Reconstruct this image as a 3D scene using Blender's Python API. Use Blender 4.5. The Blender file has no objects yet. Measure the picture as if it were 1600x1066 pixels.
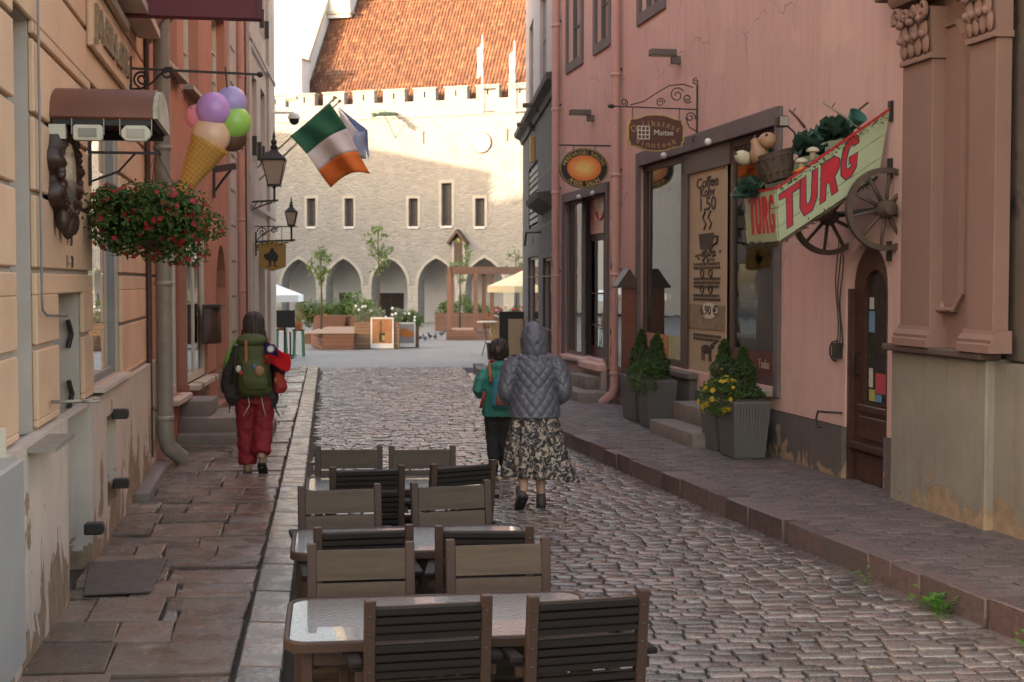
import bpy, bmesh, math, random
import numpy as np
from mathutils import Matrix, Vector
from math import sin, cos, pi, radians, atan2, sqrt, hypot
random.seed(7)
RN = random.random
def U(a, b): return a + (b - a) * RN()
SC = bpy.context.scene
COL = SC.collection

# ------------------------------------------------------------------ camera
FPX, CX, CY, HZ, CAMH = 2200.0, 800.0, 533.0, 440.0, 2.1
PITCH = math.atan((CY - HZ) / FPX)
cam = bpy.data.cameras.new('camera'); cam.sensor_width = 36; cam.lens = 36 * FPX / 1600
cam.clip_start = .05; cam.clip_end = 3000
camo = bpy.data.objects.new('camera', cam); COL.objects.link(camo)
camo.location = (0, 0, CAMH); camo.rotation_euler = (pi / 2 - PITCH, 0, 0)
SC.camera = camo
cam.dof.use_dof = True; cam.dof.focus_distance = 9.0; cam.dof.aperture_fstop = 5.6
# ------------------------------------------------------------------ light
SUN_AZ, SUN_EL = radians(248.0), radians(14.0)
wd = bpy.data.worlds.new('World'); SC.world = wd; wd.use_nodes = True
wn = wd.node_tree; wn.nodes.clear()
sky = wn.nodes.new('ShaderNodeTexSky'); sky.sky_type = 'NISHITA'; sky.sun_disc = False
sky.sun_elevation = SUN_EL; sky.sun_rotation = SUN_AZ; sky.dust_density = 3.0; sky.ozone_density = 1.0; sky.air_density = 1.0
bg = wn.nodes.new('ShaderNodeBackground'); bg.inputs[1].default_value = .15
wo = wn.nodes.new('ShaderNodeOutputWorld')
wn.links.new(sky.outputs[0], bg.inputs[0]); wn.links.new(bg.outputs[0], wo.inputs[0])
sl = bpy.data.lights.new('sun', 'SUN'); sl.energy = 2.0; sl.angle = radians(.6); sl.color = (1, .93, .82)
so = bpy.data.objects.new('sun', sl); COL.objects.link(so)
_sd = Vector((-sin(SUN_AZ) * cos(SUN_EL), -cos(SUN_AZ) * cos(SUN_EL), -sin(SUN_EL)))
so.rotation_euler = _sd.to_track_quat('-Z', 'Y').to_euler(); so.location = (-30, -20, 30)
vs = SC.view_settings
vs.view_transform = 'Standard'; vs.look = 'None'; vs.gamma = 1; vs.exposure = 2.96; vs.use_curve_mapping = False
vs.use_white_balance = True; vs.white_balance_temperature = 8700; vs.white_balance_tint = 17
SC.cycles.use_denoising = True
SC.cycles.max_bounces = 8; SC.cycles.diffuse_bounces = 4; SC.cycles.glossy_bounces = 4; SC.cycles.transparent_max_bounces = 12

# ------------------------------------------------------------------ helpers
def ray(px, py):
    a, b = (px - CX) / FPX, (CY - py) / FPX
    return Vector((a, cos(PITCH) + b * sin(PITCH), -sin(PITCH) + b * cos(PITCH)))
def gz(y):                                   # the ground falls away across the square
    return 0.0 if y < 34 else -.0135 * (y - 34)
def G(px, py, z=0.0):
    d = ray(px, py); t = (z - CAMH) / d.z
    return Vector((d.x * t, d.y * t, z))
def GS(px, py):                              # point on the sloping square
    d = ray(px, py); t = (.459 - CAMH) / (d.z + .0135 * d.y)
    return Vector((d.x * t, d.y * t, CAMH + d.z * t))
def AT(px, py, y):                           # point at distance y from the camera
    d = ray(px, py); t = y / d.y
    return Vector((d.x * t, y, CAMH + d.z * t))
class Frame:                                 # a facade: local x along it, y into it, z up
    def __init__(s, x, y, dx, dy):
        n = hypot(dx, dy); s.o = Vector((x, y, 0)); s.X = Vector((dx / n, dy / n, 0)); s.Y = Vector((-dy / n, dx / n, 0)); s.rz = atan2(dy, dx)
    def P(s, px, py, off=0.0):               # pixel -> local (x, z) on the plane y = -off
        d = ray(px, py); o = Vector((0, 0, CAMH)) - s.o
        t = (-off - o.dot(s.Y)) / d.dot(s.Y)
        p = o + d * t
        return p.dot(s.X), p.z
    def x(s, px, off=0.0): return s.P(px, 440, off)[0]
    def w(s, x, y, z): return s.o + s.X * x + s.Y * y + Vector((0, 0, z))
def tag(o, label=None, cat=None, group=None, kind=None):
    if label: o['label'] = label
    if cat: o['category'] = cat
    if group: o['group'] = group
    if kind: o['kind'] = kind
    return o
def empty(name, loc=(0, 0, 0), rz=0.0):
    o = bpy.data.objects.new(name, None); COL.objects.link(o); o.location = loc; o.rotation_euler = (0, 0, rz); o.empty_display_size = .1
    return o
def thing(name, label, cat, loc=(0, 0, 0), rz=0.0, group=None):
    return tag(empty(name, loc, rz), label, cat, group)
def copy_tree(o, parent=None):
    c = o.copy(); COL.objects.link(c); c.parent = parent
    for ch in o.children: copy_tree(ch, c)
    return c
class MB:
    def __init__(s): s.v = []; s.f = []; s.mi = []
    def add(s, vs, fs, m=0):
        b = len(s.v); s.v += [tuple(v) for v in vs]
        for f in fs: s.f.append(tuple(b + i for i in f)); s.mi.append(m)
        return s
    def bx(s, x0, x1, y0, y1, z0, z1, m=0):
        return s.add([(x0, y0, z0), (x1, y0, z0), (x1, y1, z0), (x0, y1, z0), (x0, y0, z1), (x1, y0, z1), (x1, y1, z1), (x0, y1, z1)],
                     [(0, 3, 2, 1), (4, 5, 6, 7), (0, 1, 5, 4), (1, 2, 6, 5), (2, 3, 7, 6), (3, 0, 4, 7)], m)
    def hexa(s, p, m=0):                     # eight corners: four below, four above
        return s.add(p, [(0, 3, 2, 1), (4, 5, 6, 7), (0, 1, 5, 4), (1, 2, 6, 5), (2, 3, 7, 6), (3, 0, 4, 7)], m)
    def bar(s, a, b, w, h, m=0):             # box beam between two points
        a, b = Vector(a), Vector(b); d = (b - a).normalized()
        up = Vector((0, 0, 1)) if abs(d.z) < .95 else Vector((0, 1, 0))
        r = d.cross(up).normalized() * w / 2; u = r.cross(d).normalized() * h / 2
        return s.hexa([a - r - u, a + r - u, b + r - u, b - r - u, a - r + u, a + r + u, b + r + u, b - r + u], m)
    def prism(s, poly, y0, y1, m=0):         # polygon in x,z pushed along y
        n = len(poly)
        return s.add([(x, y0, z) for x, z in poly] + [(x, y1, z) for x, z in poly],
                     [tuple(range(n)), tuple(range(2 * n - 1, n - 1, -1))] + [(i, i + n, (i + 1) % n + n, (i + 1) % n) for i in range(n)], m)
    def prismz(s, poly, z0, z1, m=0):
        n = len(poly)
        return s.add([(x, y, z0) for x, y in poly] + [(x, y, z1) for x, y in poly],
                     [tuple(range(n - 1, -1, -1)), tuple(range(n, 2 * n))] + [(i, (i + 1) % n, (i + 1) % n + n, i + n) for i in range(n)], m)
    def prismx(s, poly, x0, x1, m=0):        # polygon in y,z pushed along x
        n = len(poly)
        return s.add([(x0, y, z) for y, z in poly] + [(x1, y, z) for y, z in poly],
                     [tuple(range(n - 1, -1, -1)), tuple(range(n, 2 * n))] + [(i, (i + 1) % n, (i + 1) % n + n, i + n) for i in range(n)], m)
    def tube(s, pts, r, n=8, m=0, cap=True):
        pts = [Vector(p) for p in pts]; k = len(pts)
        rs = r if isinstance(r, (list, tuple)) else [r] * k
        b = len(s.v); prev = None
        for i, p in enumerate(pts):
            d = (pts[min(i + 1, k - 1)] - pts[max(i - 1, 0)])
            d = d.normalized() if d.length > 1e-9 else Vector((0, 0, 1))
            if prev is None:
                a = Vector((0, 0, 1)) if abs(d.z) < .9 else Vector((1, 0, 0))
                u = d.cross(a).normalized()
            else:
                u = (prev - d * prev.dot(d)); u = u.normalized() if u.length > 1e-6 else d.orthogonal().normalized()
            prev = u; w = d.cross(u)
            for j in range(n):
                t = 2 * pi * j / n; s.v.append(tuple(p + (u * cos(t) + w * sin(t)) * rs[i]))
        for i in range(k - 1):
            for j in range(n):
                s.f.append((b + i * n + j, b + i * n + (j + 1) % n, b + (i + 1) * n + (j + 1) % n, b + (i + 1) * n + j)); s.mi.append(m)
        if cap:
            s.f.append(tuple(b + j for j in range(n - 1, -1, -1))); s.mi.append(m)
            s.f.append(tuple(b + (k - 1) * n + j for j in range(n))); s.mi.append(m)
        return s
    def loft(s, rings, n=16, m=0, cap=True):
        """rings: (centre, rx, ry) or (centre, rx, ry, rotation about z) stacked ellipses lying flat"""
        b = len(s.v); k = len(rings)
        for rg in rings:
            c = rg[0]; a = rg[3] if len(rg) > 3 else 0
            for j in range(n):
                t = 2 * pi * j / n; x, y = rg[1] * cos(t), rg[2] * sin(t)
                s.v.append((c[0] + x * cos(a) - y * sin(a), c[1] + x * sin(a) + y * cos(a), c[2]))
        for i in range(k - 1):
            for j in range(n):
                s.f.append((b + i * n + j, b + i * n + (j + 1) % n, b + (i + 1) * n + (j + 1) % n, b + (i + 1) * n + j)); s.mi.append(m)
        if cap:
            s.f.append(tuple(b + j for j in range(n - 1, -1, -1))); s.mi.append(m)
            s.f.append(tuple(b + (k - 1) * n + j for j in range(n))); s.mi.append(m)
        return s
    def lathe(s, prof, n=16, c=(0, 0, 0), m=0):
        return s.loft([((c[0], c[1], c[2] + z), r, r) for r, z in prof], n, m)
    def ball(s, c, r, n=14, k=9, m=0, z0=-1, z1=1):
        r = r if isinstance(r, (tuple, list)) else (r, r, r)
        a0, a1 = math.asin(z0), math.asin(z1)
        return s.loft([((c[0], c[1], c[2] + r[2] * sin(a0 + (a1 - a0) * i / k)), max(1e-4, r[0] * cos(a0 + (a1 - a0) * i / k)), max(1e-4, r[1] * cos(a0 + (a1 - a0) * i / k))) for i in range(k + 1)], n, m)
    def xf(s, M, since=0):
        for i in range(since, len(s.v)): s.v[i] = tuple(M @ Vector(s.v[i]))
        return s
    def mesh(s, name, mats, smooth=False, bevel=0.0):
        me = bpy.data.meshes.new(name); me.from_pydata(s.v, [], s.f)
        mats = mats if isinstance(mats, (list, tuple)) else [mats]
        for q in mats: me.materials.append(q)
        if len(mats) > 1: me.polygons.foreach_set('material_index', s.mi)
        if bevel:
            bm = bmesh.new(); bm.from_mesh(me)
            bmesh.ops.remove_doubles(bm, verts=bm.verts, dist=1e-5)
            bmesh.ops.bevel(bm, geom=list(bm.edges), offset=bevel, segments=1 if bevel < .02 else 2, profile=.6, affect='EDGES', clamp_overlap=True)
            bm.to_mesh(me); bm.free()
        if smooth is True: me.polygons.foreach_set('use_smooth', [True] * len(me.polygons))
        elif smooth: me.shade_smooth() if False else me.set_sharp_from_angle(angle=radians(smooth))
        if smooth and smooth is not True: me.polygons.foreach_set('use_smooth', [True] * len(me.polygons)); me.set_sharp_from_angle(angle=radians(smooth))
        me.update(); return me
    def build(s, name, mats, parent=None, smooth=False, bevel=0.0, loc=None, kind=None):
        o = bpy.data.objects.new(name, s.mesh(name, mats, smooth, bevel)); COL.objects.link(o)
        if parent: o.parent = parent
        if loc is not None: o.location = loc
        if kind: o['kind'] = kind
        return o
def B(x0, x1, y0, y1, z0, z1): return MB().bx(x0, x1, y0, y1, z0, z1)
def inst(name, me, parent=None, loc=(0, 0, 0), rot=(0, 0, 0), sc=(1, 1, 1)):
    o = bpy.data.objects.new(name, me); COL.objects.link(o); o.parent = parent
    o.location = loc; o.rotation_euler = rot; o.scale = sc
    return o
def arc(cx, cz, r, a0, a1, n):
    return [(cx + r * cos(radians(a0 + (a1 - a0) * i / n)), cz + r * sin(radians(a0 + (a1 - a0) * i / n))) for i in range(n + 1)]
def spiral(c, r0, r1, a0, turns, n=26):      # in x,z
    return [(c[0] + (r0 + (r1 - r0) * i / n) * cos(a0 + turns * 2 * pi * i / n), 0, c[1] + (r0 + (r1 - r0) * i / n) * sin(a0 + turns * 2 * pi * i / n)) for i in range(n + 1)]
_tx = {}
def text_mb(s, size, ext=.004, bold=0.0, sx=1.0, shear=0.0):
    """lettering standing in x,z, facing -y, centred"""
    cu = bpy.data.curves.new('lettering', 'FONT'); cu.body = s; cu.size = size; cu.extrude = ext; cu.offset = bold; cu.shear = shear
    cu.align_x = 'CENTER'; cu.align_y = 'CENTER'; cu.resolution_u = 3
    o = bpy.data.objects.new('lettering', cu); COL.objects.link(o)
    dg = bpy.context.evaluated_depsgraph_get(); me = bpy.data.meshes.new_from_object(o.evaluated_get(dg))
    mb = MB(); mb.add([(v.co.x * sx, -v.co.z, v.co.y) for v in me.vertices], [tuple(p.vertices) for p in me.polygons])
    bpy.data.objects.remove(o); bpy.data.curves.remove(cu); bpy.data.meshes.remove(me)
    return mb
def text(s, size, m, parent, loc, ext=.004, bold=0.0, sx=1.0, rot=(0, 0, 0), shear=0.0):
    o = text_mb(s, size, ext, bold, sx, shear).build('lettering', m, parent); o.location = loc; o.rotation_euler = rot
    return o
def arc_text(s, size, r, a0, a1, m, parent, loc, ry=None, up=True, ext=.003, bold=0.0):
    mb = MB(); n = len(s)
    for i, ch in enumerate(s):
        if ch == ' ': continue
        a = radians(a0 + (a1 - a0) * (i + .5) / n); t = text_mb(ch, size, ext, bold)
        x, z = r * cos(a), (ry or r) * sin(a); tn = atan2((ry or r) * cos(a), -r * sin(a)) + (pi if up else 0)
        t.xf(Matrix.Translation((x, 0, z)) @ Matrix.Rotation(-tn, 4, 'Y')); mb.add(t.v, t.f)
    o = mb.build('lettering', m, parent); o.location = loc
    return o

# ------------------------------------------------------------------ materials
def rgb(h):
    return h if len(h) == 4 else (h[0], h[1], h[2], 1)
class NT:
    def __init__(s, name):
        s.m = bpy.data.materials.new(name); s.m.use_nodes = True; s.t = s.m.node_tree; s.p = s.t.nodes['Principled BSDF']
        s.out = s.t.nodes['Material Output']; s.tc = s.t.nodes.new('ShaderNodeTexCoord')
    def n(s, ty, ins=None, **kw):
        q = s.t.nodes.new(ty)
        for k, v in kw.items(): setattr(q, k, v)
        for k, v in (ins or {}).items():
            if isinstance(v, bpy.types.NodeSocket): s.t.links.new(v, q.inputs[k])
            else: q.inputs[k].default_value = v
        return q
    def set(s, k, v):
        if isinstance(v, bpy.types.NodeSocket): s.t.links.new(v, s.p.inputs[k])
        else: s.p.inputs[k].default_value = v
    def noise(s, sc, det=4, ro=.6, vec=None, dist=0):
        return s.n('ShaderNodeTexNoise', {'Vector': vec or s.tc.outputs['Object'], 'Scale': sc, 'Detail': det, 'Roughness': ro, 'Distortion': dist}).outputs['Fac']
    def ramp(s, fac, a, b):
        return s.n('ShaderNodeMapRange', {'Value': fac, 'From Min': a, 'From Max': b}).outputs[0]
    def mix(s, fac, a, b, blend='MIX'):
        q = s.n('ShaderNodeMix', data_type='RGBA', blend_type=blend)
        for k, v in ((0, fac), (6, a), (7, b)):
            if isinstance(v, bpy.types.NodeSocket): s.t.links.new(v, q.inputs[k])
            else: q.inputs[k].default_value = v if k == 0 else rgb(v)
        return q.outputs[2]
    def math(s, op, a, b=0.0):
        return s.n('ShaderNodeMath', {0: a, 1: b}, operation=op).outputs[0]
    def bump(s, h, st, dist=.02):
        s.set('Normal', s.n('ShaderNodeBump', {'Height': h, 'Strength': st, 'Distance': dist}).outputs[0])
    def rnd(s):
        g = s.n('ShaderNodeNewGeometry').outputs['Random Per Island']; o = s.n('ShaderNodeObjectInfo').outputs['Random']
        return s.math('FRACT', s.math('ADD', g, o))
    def stretch(s, x, y, z):
        return s.n('ShaderNodeMapping', {'Vector': s.tc.outputs['Object'], 'Scale': (x, y, z)}).outputs[0]
def mat(name, c, c2=None, sc=3.0, rough=.8, bump=.15, bsc=60., metal=0., c3=None, sc3=1.2, th=(.55, .7), isl=0.0, isl_c=None, rvar=0.0, streak=None, spec=.5, bdist=.01, coat=0.0):
    k = NT(name); c2 = c2 or tuple(x * .8 for x in c[:3])
    vec = k.stretch(*streak) if streak else None
    col = k.mix(k.ramp(k.noise(sc, 5, .65, vec), .3, .7), c, c2)
    if c3: col = k.mix(k.ramp(k.noise(sc3, 6, .62, dist=.4), *th), col, c3)
    if isl or isl_c:
        r = k.rnd()
        if isl_c: col = k.mix(k.ramp(r, .35, 1.0), col, isl_c)
        if isl:
            h = k.n('ShaderNodeHueSaturation', {'Color': col, 'Value': k.n('ShaderNodeMapRange', {'Value': k.math('FRACT', k.math('MULTIPLY', r, 7.31)), 'To Min': 1 - isl, 'To Max': 1 + isl}).outputs[0]})
            col = h.outputs[0]
    k.set('Base Color', col); k.set('Metallic', metal); k.set('Specular IOR Level', spec)
    if rvar: k.set('Roughness', k.n('ShaderNodeMapRange', {'Value': k.noise(sc * 1.7, 4), 'From Min': .3, 'From Max': .7, 'To Min': max(.03, rough - rvar), 'To Max': min(1, rough + rvar)}).outputs[0])
    else: k.set('Roughness', rough)
    if bump: k.bump(k.noise(bsc, 5, .6), bump, bdist)
    if coat: k.set('Coat Weight', coat)
    return k.m
def glass(name, tint=(.75, .78, .76), refl=.2, rough=.02):
    k = NT(name); t = k.t; t.nodes.remove(k.p)
    tr = k.n('ShaderNodeBsdfTransparent', {'Color': rgb(tint)}); gl = k.n('ShaderNodeBsdfGlossy', {'Color': (.95, .95, .95, 1), 'Roughness': rough})
    fr = k.n('ShaderNodeFresnel', {'IOR': 1.5}); f = k.math('ADD', k.math('MULTIPLY', fr.outputs[0], 1.25), refl)
    bp = k.n('ShaderNodeBump', {'Height': k.noise(1.3, 2), 'Strength': .12, 'Distance': .02}); t.links.new(bp.outputs[0], gl.inputs['Normal'])
    mx = k.n('ShaderNodeMixShader', {0: k.math('MINIMUM', f, 1.0)}); t.links.new(tr.outputs[0], mx.inputs[1]); t.links.new(gl.outputs[0], mx.inputs[2])
    t.links.new(mx.outputs[0], k.out.inputs[0])
    return k.m
def leaf(name, c, c2, rough=.6):
    k = NT(name); r = k.rnd()
    k.set('Base Color', k.mix(r, c, c2)); k.set('Roughness', rough); k.set('Specular IOR Level', .3)
    tl = k.n('ShaderNodeBsdfTranslucent', {'Color': rgb(tuple(min(1, x * 1.3) for x in c2))}); mx = k.n('ShaderNodeMixShader', {0: .25})
    k.t.links.new(k.p.outputs[0], mx.inputs[1]); k.t.links.new(tl.outputs[0], mx.inputs[2]); k.t.links.new(mx.outputs[0], k.out.inputs[0])
    return k.m
M = {}
M['iron'] = mat('iron', (.018, .016, .015), (.03, .022, .018), rough=.5, bump=.3, bsc=90)
M['darkwood'] = mat('darkwood', (.05, .028, .02), (.09, .045, .03), sc=6, streak=(1, 1, 8), rough=.55)
M['glass'] = glass('glass', (.8, .82, .8), .07)
M['mirrorglass'] = glass('mirrorglass', (.35, .36, .36), .35)
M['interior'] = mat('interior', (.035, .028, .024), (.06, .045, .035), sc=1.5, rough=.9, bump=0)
M['zinc'] = mat('zinc', (.34, .31, .26), (.27, .24, .2), sc=5, rough=.45, metal=.25, bump=.15, c3=(.2, .16, .11), th=(.58, .75), rvar=.12)
M['white'] = mat('white', (.75, .74, .7), (.66, .64, .6), rough=.6, bump=.05)
M['cream'] = mat('cream', (.62, .58, .46), (.52, .48, .38), rough=.6, bump=.08)
M['black'] = mat('black', (.012, .012, .013), rough=.5, bump=.05)
M['gold'] = mat('gold', (.55, .38, .12), (.45, .3, .09), rough=.5, bump=0)
M['red'] = mat('red', (.5, .03, .03), (.4, .02, .025), rough=.55, bump=.08)
# ================================================================== ground, road, pavements
M['earth'] = mat('earth', (.07, .058, .045), (.045, .036, .03), sc=6, rough=.95, bump=.5, bsc=30, bdist=.02)
M['joint'] = mat('joint', (.055, .046, .037), (.034, .032, .022), sc=5, rough=.9, bump=.6, bsc=70, bdist=.01)
M['cobble'] = mat('cobble', (.2, .165, .14), (.115, .093, .08), sc=5, rough=.23, bump=.3, bsc=45, bdist=.008, isl=.36, isl_c=(.185, .13, .11), rvar=.14, spec=.9)
M['slab'] = mat('slab', (.21, .15, .115), (.12, .082, .062), sc=2.2, rough=.26, bump=.45, bsc=28, bdist=.008, isl=.36, isl_c=(.22, .16, .13), rvar=.2, c3=(.3, .25, .19), sc3=1.7, th=(.6, .72), spec=.6)
M['granite'] = mat('granite', (.16, .093, .08), (.085, .055, .05), sc=11, rough=.6, bump=.9, bsc=26, bdist=.015, isl=.3, isl_c=(.14, .095, .085), rvar=.15)
M['brickpave'] = mat('brickpave', (.15, .112, .1), (.1, .075, .07), sc=3, rough=.6, bump=.4, bsc=50, bdist=.006, isl=.22, rvar=.15)
def plaza_mat():
    k = NT('plaza_setts'); v = k.n('ShaderNodeTexVoronoi', {'Vector': k.stretch(1.0, 1.0, 1), 'Scale': 6.0, 'Randomness': .7}, feature='DISTANCE_TO_EDGE')
    c = k.n('ShaderNodeTexVoronoi', {'Vector': k.stretch(1, 1, 1), 'Scale': 6.0, 'Randomness': .7})
    col = k.mix(k.ramp(k.noise(.25, 5), .3, .7), (.25, .225, .2), (.19, .175, .16)); col = k.mix(.18, col, c.outputs['Color'], 'MULTIPLY')
    e = k.ramp(v.outputs['Distance'], .0, .07); k.set('Base Color', k.mix(e, (.1, .095, .085), col)); k.set('Roughness', .55); k.bump(e, .5, .02); return k.m
M['plaza'] = plaza_mat()
g = MB()
ys = [-400, 33.8, 34, 120, 1200]
for a, b in zip(ys[:-1], ys[1:]):
    if b <= 34: za = zb = -.06
    else: za, zb = gz(a) - .06, gz(min(b, 120)) - .06
    g.add([(-900, a, za), (900, a, za), (900, b, zb), (-900, b, zb)], [(0, 1, 2, 3)])
tag(g.build('ground', M['earth']), kind='structure')
pz = MB(); pz.add([(-70, 34.4, gz(34.4) - .01), (40, 33.0, -.01), (40, 125, gz(125) - .01), (-70, 125, gz(125) - .01)], [(0, 1, 2, 3)])
tag(pz.build('square_paving', M['plaza']), kind='structure')
# edge lines of the roadway from the photograph
LK = [G(436, 1100), G(440, 1066), G(470, 740), G(497, 577)]
LKs = ((LK[3].x - LK[0].x) / (LK[3].y - LK[0].y))
def lk(y): return LK[0].x + LKs * (y - LK[0].y)
RK = [(2.95, 8.1), (1.8, 12.8), (.62, 18.1), (-.25, 25.0), (-.85, 32.2)]
def rk(y):
    if y <= RK[0][1]: return RK[0][0] + (y - RK[0][1]) * -.245
    for (x0, y0), (x1, y1) in zip(RK[:-1], RK[1:]):
        if y <= y1: return x0 + (x1 - x0) * (y - y0) / (y1 - y0)
    return RK[-1][0] + (y - RK[-1][1]) * -.08
def strip(name, fa, fb, y0, y1, z, m, n=30):
    mb = MB(); vs = []
    for i in range(n + 1):
        y = y0 + (y1 - y0) * i / n; vs += [(fa(y), y, z), (fb(y), y, z)]
    mb.add(vs, [(2 * i, 2 * i + 1, 2 * i + 3, 2 * i + 2) for i in range(n)])
    return tag(mb.build(name, m), kind='structure')
road = strip('road', lambda y: lk(y) - .02, lambda y: rk(y) + .05, 1.5, 34.2, .006, M['joint'])
def stone_mesh(seed, hx, hy, h=.05, edge=.3, n=12, power=7):
    """a worn paving stone: footprint with rounded corners, domed top; unit size is scaled by the object"""
    r = random.Random(seed); mb = MB(); rings = []
    wob = [1 + r.uniform(-.04, .025) for _ in range(n)]; tx, ty = r.uniform(-.05, .05), r.uniform(-.05, .05)
    for sc, z in ((1.0, -.04), (1.0, h * .6), (.97, h * .9), (.88, h)):
        ring = []
        for j in range(n):
            c, s_ = ((1, -.78), (1, 0), (1, .78), (.88, 1), (0, 1), (-.88, 1), (-1, .78), (-1, 0), (-1, -.78), (-.88, -1), (0, -1), (.88, -1))[j]; q = 1
            ring.append((hx * c * q * sc * wob[j], hy * s_ * q * sc * wob[(j + 5) % n], z + (0 if z < 0 else (tx * c + ty * s_) * h * .9)))
        rings.append(ring)
    vs = [p for q in rings for p in q]; fs = []
    for i in range(3):
        for j in range(n): fs.append((i * n + j, i * n + (j + 1) % n, (i + 1) * n + (j + 1) % n, (i + 1) * n + j))
    fs.append(tuple(3 * n + j for j in range(n)))
    return mb.add(vs, fs)
CV = [stone_mesh(i, .5, .5, .026) for i in range(14)]
CVm = [c.mesh('cobble', M['cobble'], smooth=True) for c in CV]
def in_frame(x, y, z=0, mx=30):
    if y < .5: return False
    d = y; px = 800 + 2200 * x / d; py = 440 + 2200 * (CAMH - z) / d
    return -mx < px < 1600 + mx and py < 1066 + mx
stones = []
y = 3.2; row = 0
random.seed(11)
while y < 33.9:
    dep = U(.095, .13); xr = rk(y) - .2; x = lk(y) + .02 + U(0, .12)
    while x < xr - .06:
        w = min(U(.11, .235), xr - x)
        if w > .08:
            yc = y + .14 * -(x + w / 2 - lk(y)) * -.55 + U(-.008, .008)       # courses lie square to the street
            stones.append((x + w / 2, yc, w - U(.006, .016), dep - U(.004, .012), U(-.008, .006)))
        x += w
    y += dep; row += 1
stones.sort(key=lambda s: (0 if in_frame(s[0], s[1]) else 1, s[1]))
rest = MB()
for i, (x, yy, w, d, z) in enumerate(stones):
    k = random.randrange(14); rz = .077 + U(-.03, .03)
    if i < 300: inst('cobblestone', CVm[k], road, (x, yy, z), (U(-.02, .02), U(-.02, .02), rz + (pi if RN() < .5 else 0)), (w, d, 1))
    else:
        c, s_ = cos(rz), sin(rz)
        rest.add([(x + a * w * c - b * d * s_, yy + a * w * s_ + b * d * c, q + z) for a, b, q in CV[k].v], CV[k].f)
rest.build('cobblestones', M['cobble'], road, smooth=True, kind='stuff')
# gutter stones along the right kerb
y = 4.0
while y < 32:
    L = U(.28, .5); x0, x1 = rk(y), rk(y + L); a = atan2(L, x1 - x0)
    inst('gutter_stone', CVm[random.randrange(14)], road, ((x0 + x1) / 2 - .1, y + L / 2, -.012), (0, 0, a), (L * .97, .2, 1)); y += L
# ---- right pavement with granite kerb
PAVZ = .185
pavR = strip('right_pavement', lambda y: rk(y) + .02, lambda y: 5.68 - .18 * y + .6, 1.5, 32.4, PAVZ - .025, M['joint'])
y = 3.0; random.seed(5)
while y < 32.3:
    L = U(.3, .8); x0, x1 = rk(y), rk(y + L); a = atan2(L, x1 - x0); j = U(-.014, .01)
    s = MB().bx(0, L - .004, -.24, 0, -.2, 0); o = s.mesh('kerb_stone', M['granite'], bevel=.009, smooth=40)
    k = inst('kerb_stone', o, pavR, (x0 + U(-.018, .012), y, PAVZ + .006 + j), (0, U(-.01, .01), a)); y += L
def brick_mb(i):
    r = random.Random(i); j = [r.uniform(-.02, .02) for _ in range(8)]; t = [r.uniform(-.003, .003) for _ in range(4)]
    return MB().add([(-.5 + j[0], -.5 + j[1], -.03), (.5 + j[2], -.5 + j[3], -.03), (.5 + j[4], .5 + j[5], -.03), (-.5 + j[6], .5 + j[7], -.03), (-.5 + j[0], -.5 + j[1], .006), (.5 + j[2], -.5 + j[3], .006), (.5 + j[4], .5 + j[5], .006), (-.5 + j[6], .5 + j[7], .006), (-.47, -.44, .011 + t[0]), (.47, -.44, .011 + t[1]), (.47, .44, .011 + t[2]), (-.47, .44, .011 + t[3])], [(0, 1, 5, 4), (1, 2, 6, 5), (2, 3, 7, 6), (3, 0, 4, 7), (4, 5, 9, 8), (5, 6, 10, 9), (6, 7, 11, 10), (7, 4, 8, 11), (8, 9, 10, 11)])
BRb = [brick_mb(40 + i) for i in range(5)]; BR = [b.mesh('paving_brick', M['brickpave']) for b in BRb]
br = []; y = 5.0; i = 0
ang = atan2(-.2, 1)
while y < 31.5:
    x = rk(y) + .2 + (i % 2) * .1
    while x < 5.68 - .18 * y + .1:
        br.append((x, y + .16 * (x - rk(y)) * .9, U(-.004, .004))); x += .208
    y += .108; i += 1
br.sort(key=lambda s: (0 if in_frame(s[0], s[1]) else 1, s[1]))
rest = MB()
for i, (x, yy, z) in enumerate(br):
    k = i % 5; rz = .14 + U(-.02, .02)
    if i < 300: inst('paving_brick', BR[k], pavR, (x, yy, PAVZ - .004 + z), (0, 0, rz), (.196, .1, 1))
    else:
        c, s_ = cos(rz), sin(rz); rest.add([(x + a * .196 * c - b * .1 * s_, yy + a * .196 * s_ + b * .1 * c, q + z + PAVZ - .004) for a, b, q in BRb[k].v], BRb[k].f)
rest.build('paving_bricks', M['brickpave'], pavR, kind='stuff')
# ---- left pavement of big worn slabs
WA = (G(50, 1015), G(234, 737)); WAs = (WA[1].x - WA[0].x) / (WA[1].y - WA[0].y)
def lw(y): return WA[0].x + WAs * (y - WA[0].y) if y < WA[1].y else WA[1].x - .097 * (y - WA[1].y)
pavL = strip('left_pavement', lambda y: lw(y) - .3, lambda y: lk(y) - .02, 1.5, 34.3, -.012, M['earth'])
random.seed(21); y = 3.0
def slab(x0, x1, y0, y1, z, t0, t1):
    g_ = .012; q = []
    for (fx, yy, tt) in ((x0, y0, 0), (x1, y0, 1), (x1, y1, 1), (x0, y1, 0)):
        ye = yy + (t0 if yy == y0 else t1) * (1 if tt else -1)
        q.append(((lw(yy) + fx * (lk(yy) - .26 - lw(yy))) + (g_ if tt == 0 else -g_) + U(-.015, .015), ye + (g_ if yy == y0 else -g_) + U(-.012, .012)))
    dz = [U(-.008, .008) for _ in range(4)]
    top = [(a, b, z + e) for (a, b), e in zip(q, dz)]; bot = [(a, b, -.04) for a, b in q]
    return MB().hexa(bot + top)
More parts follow.
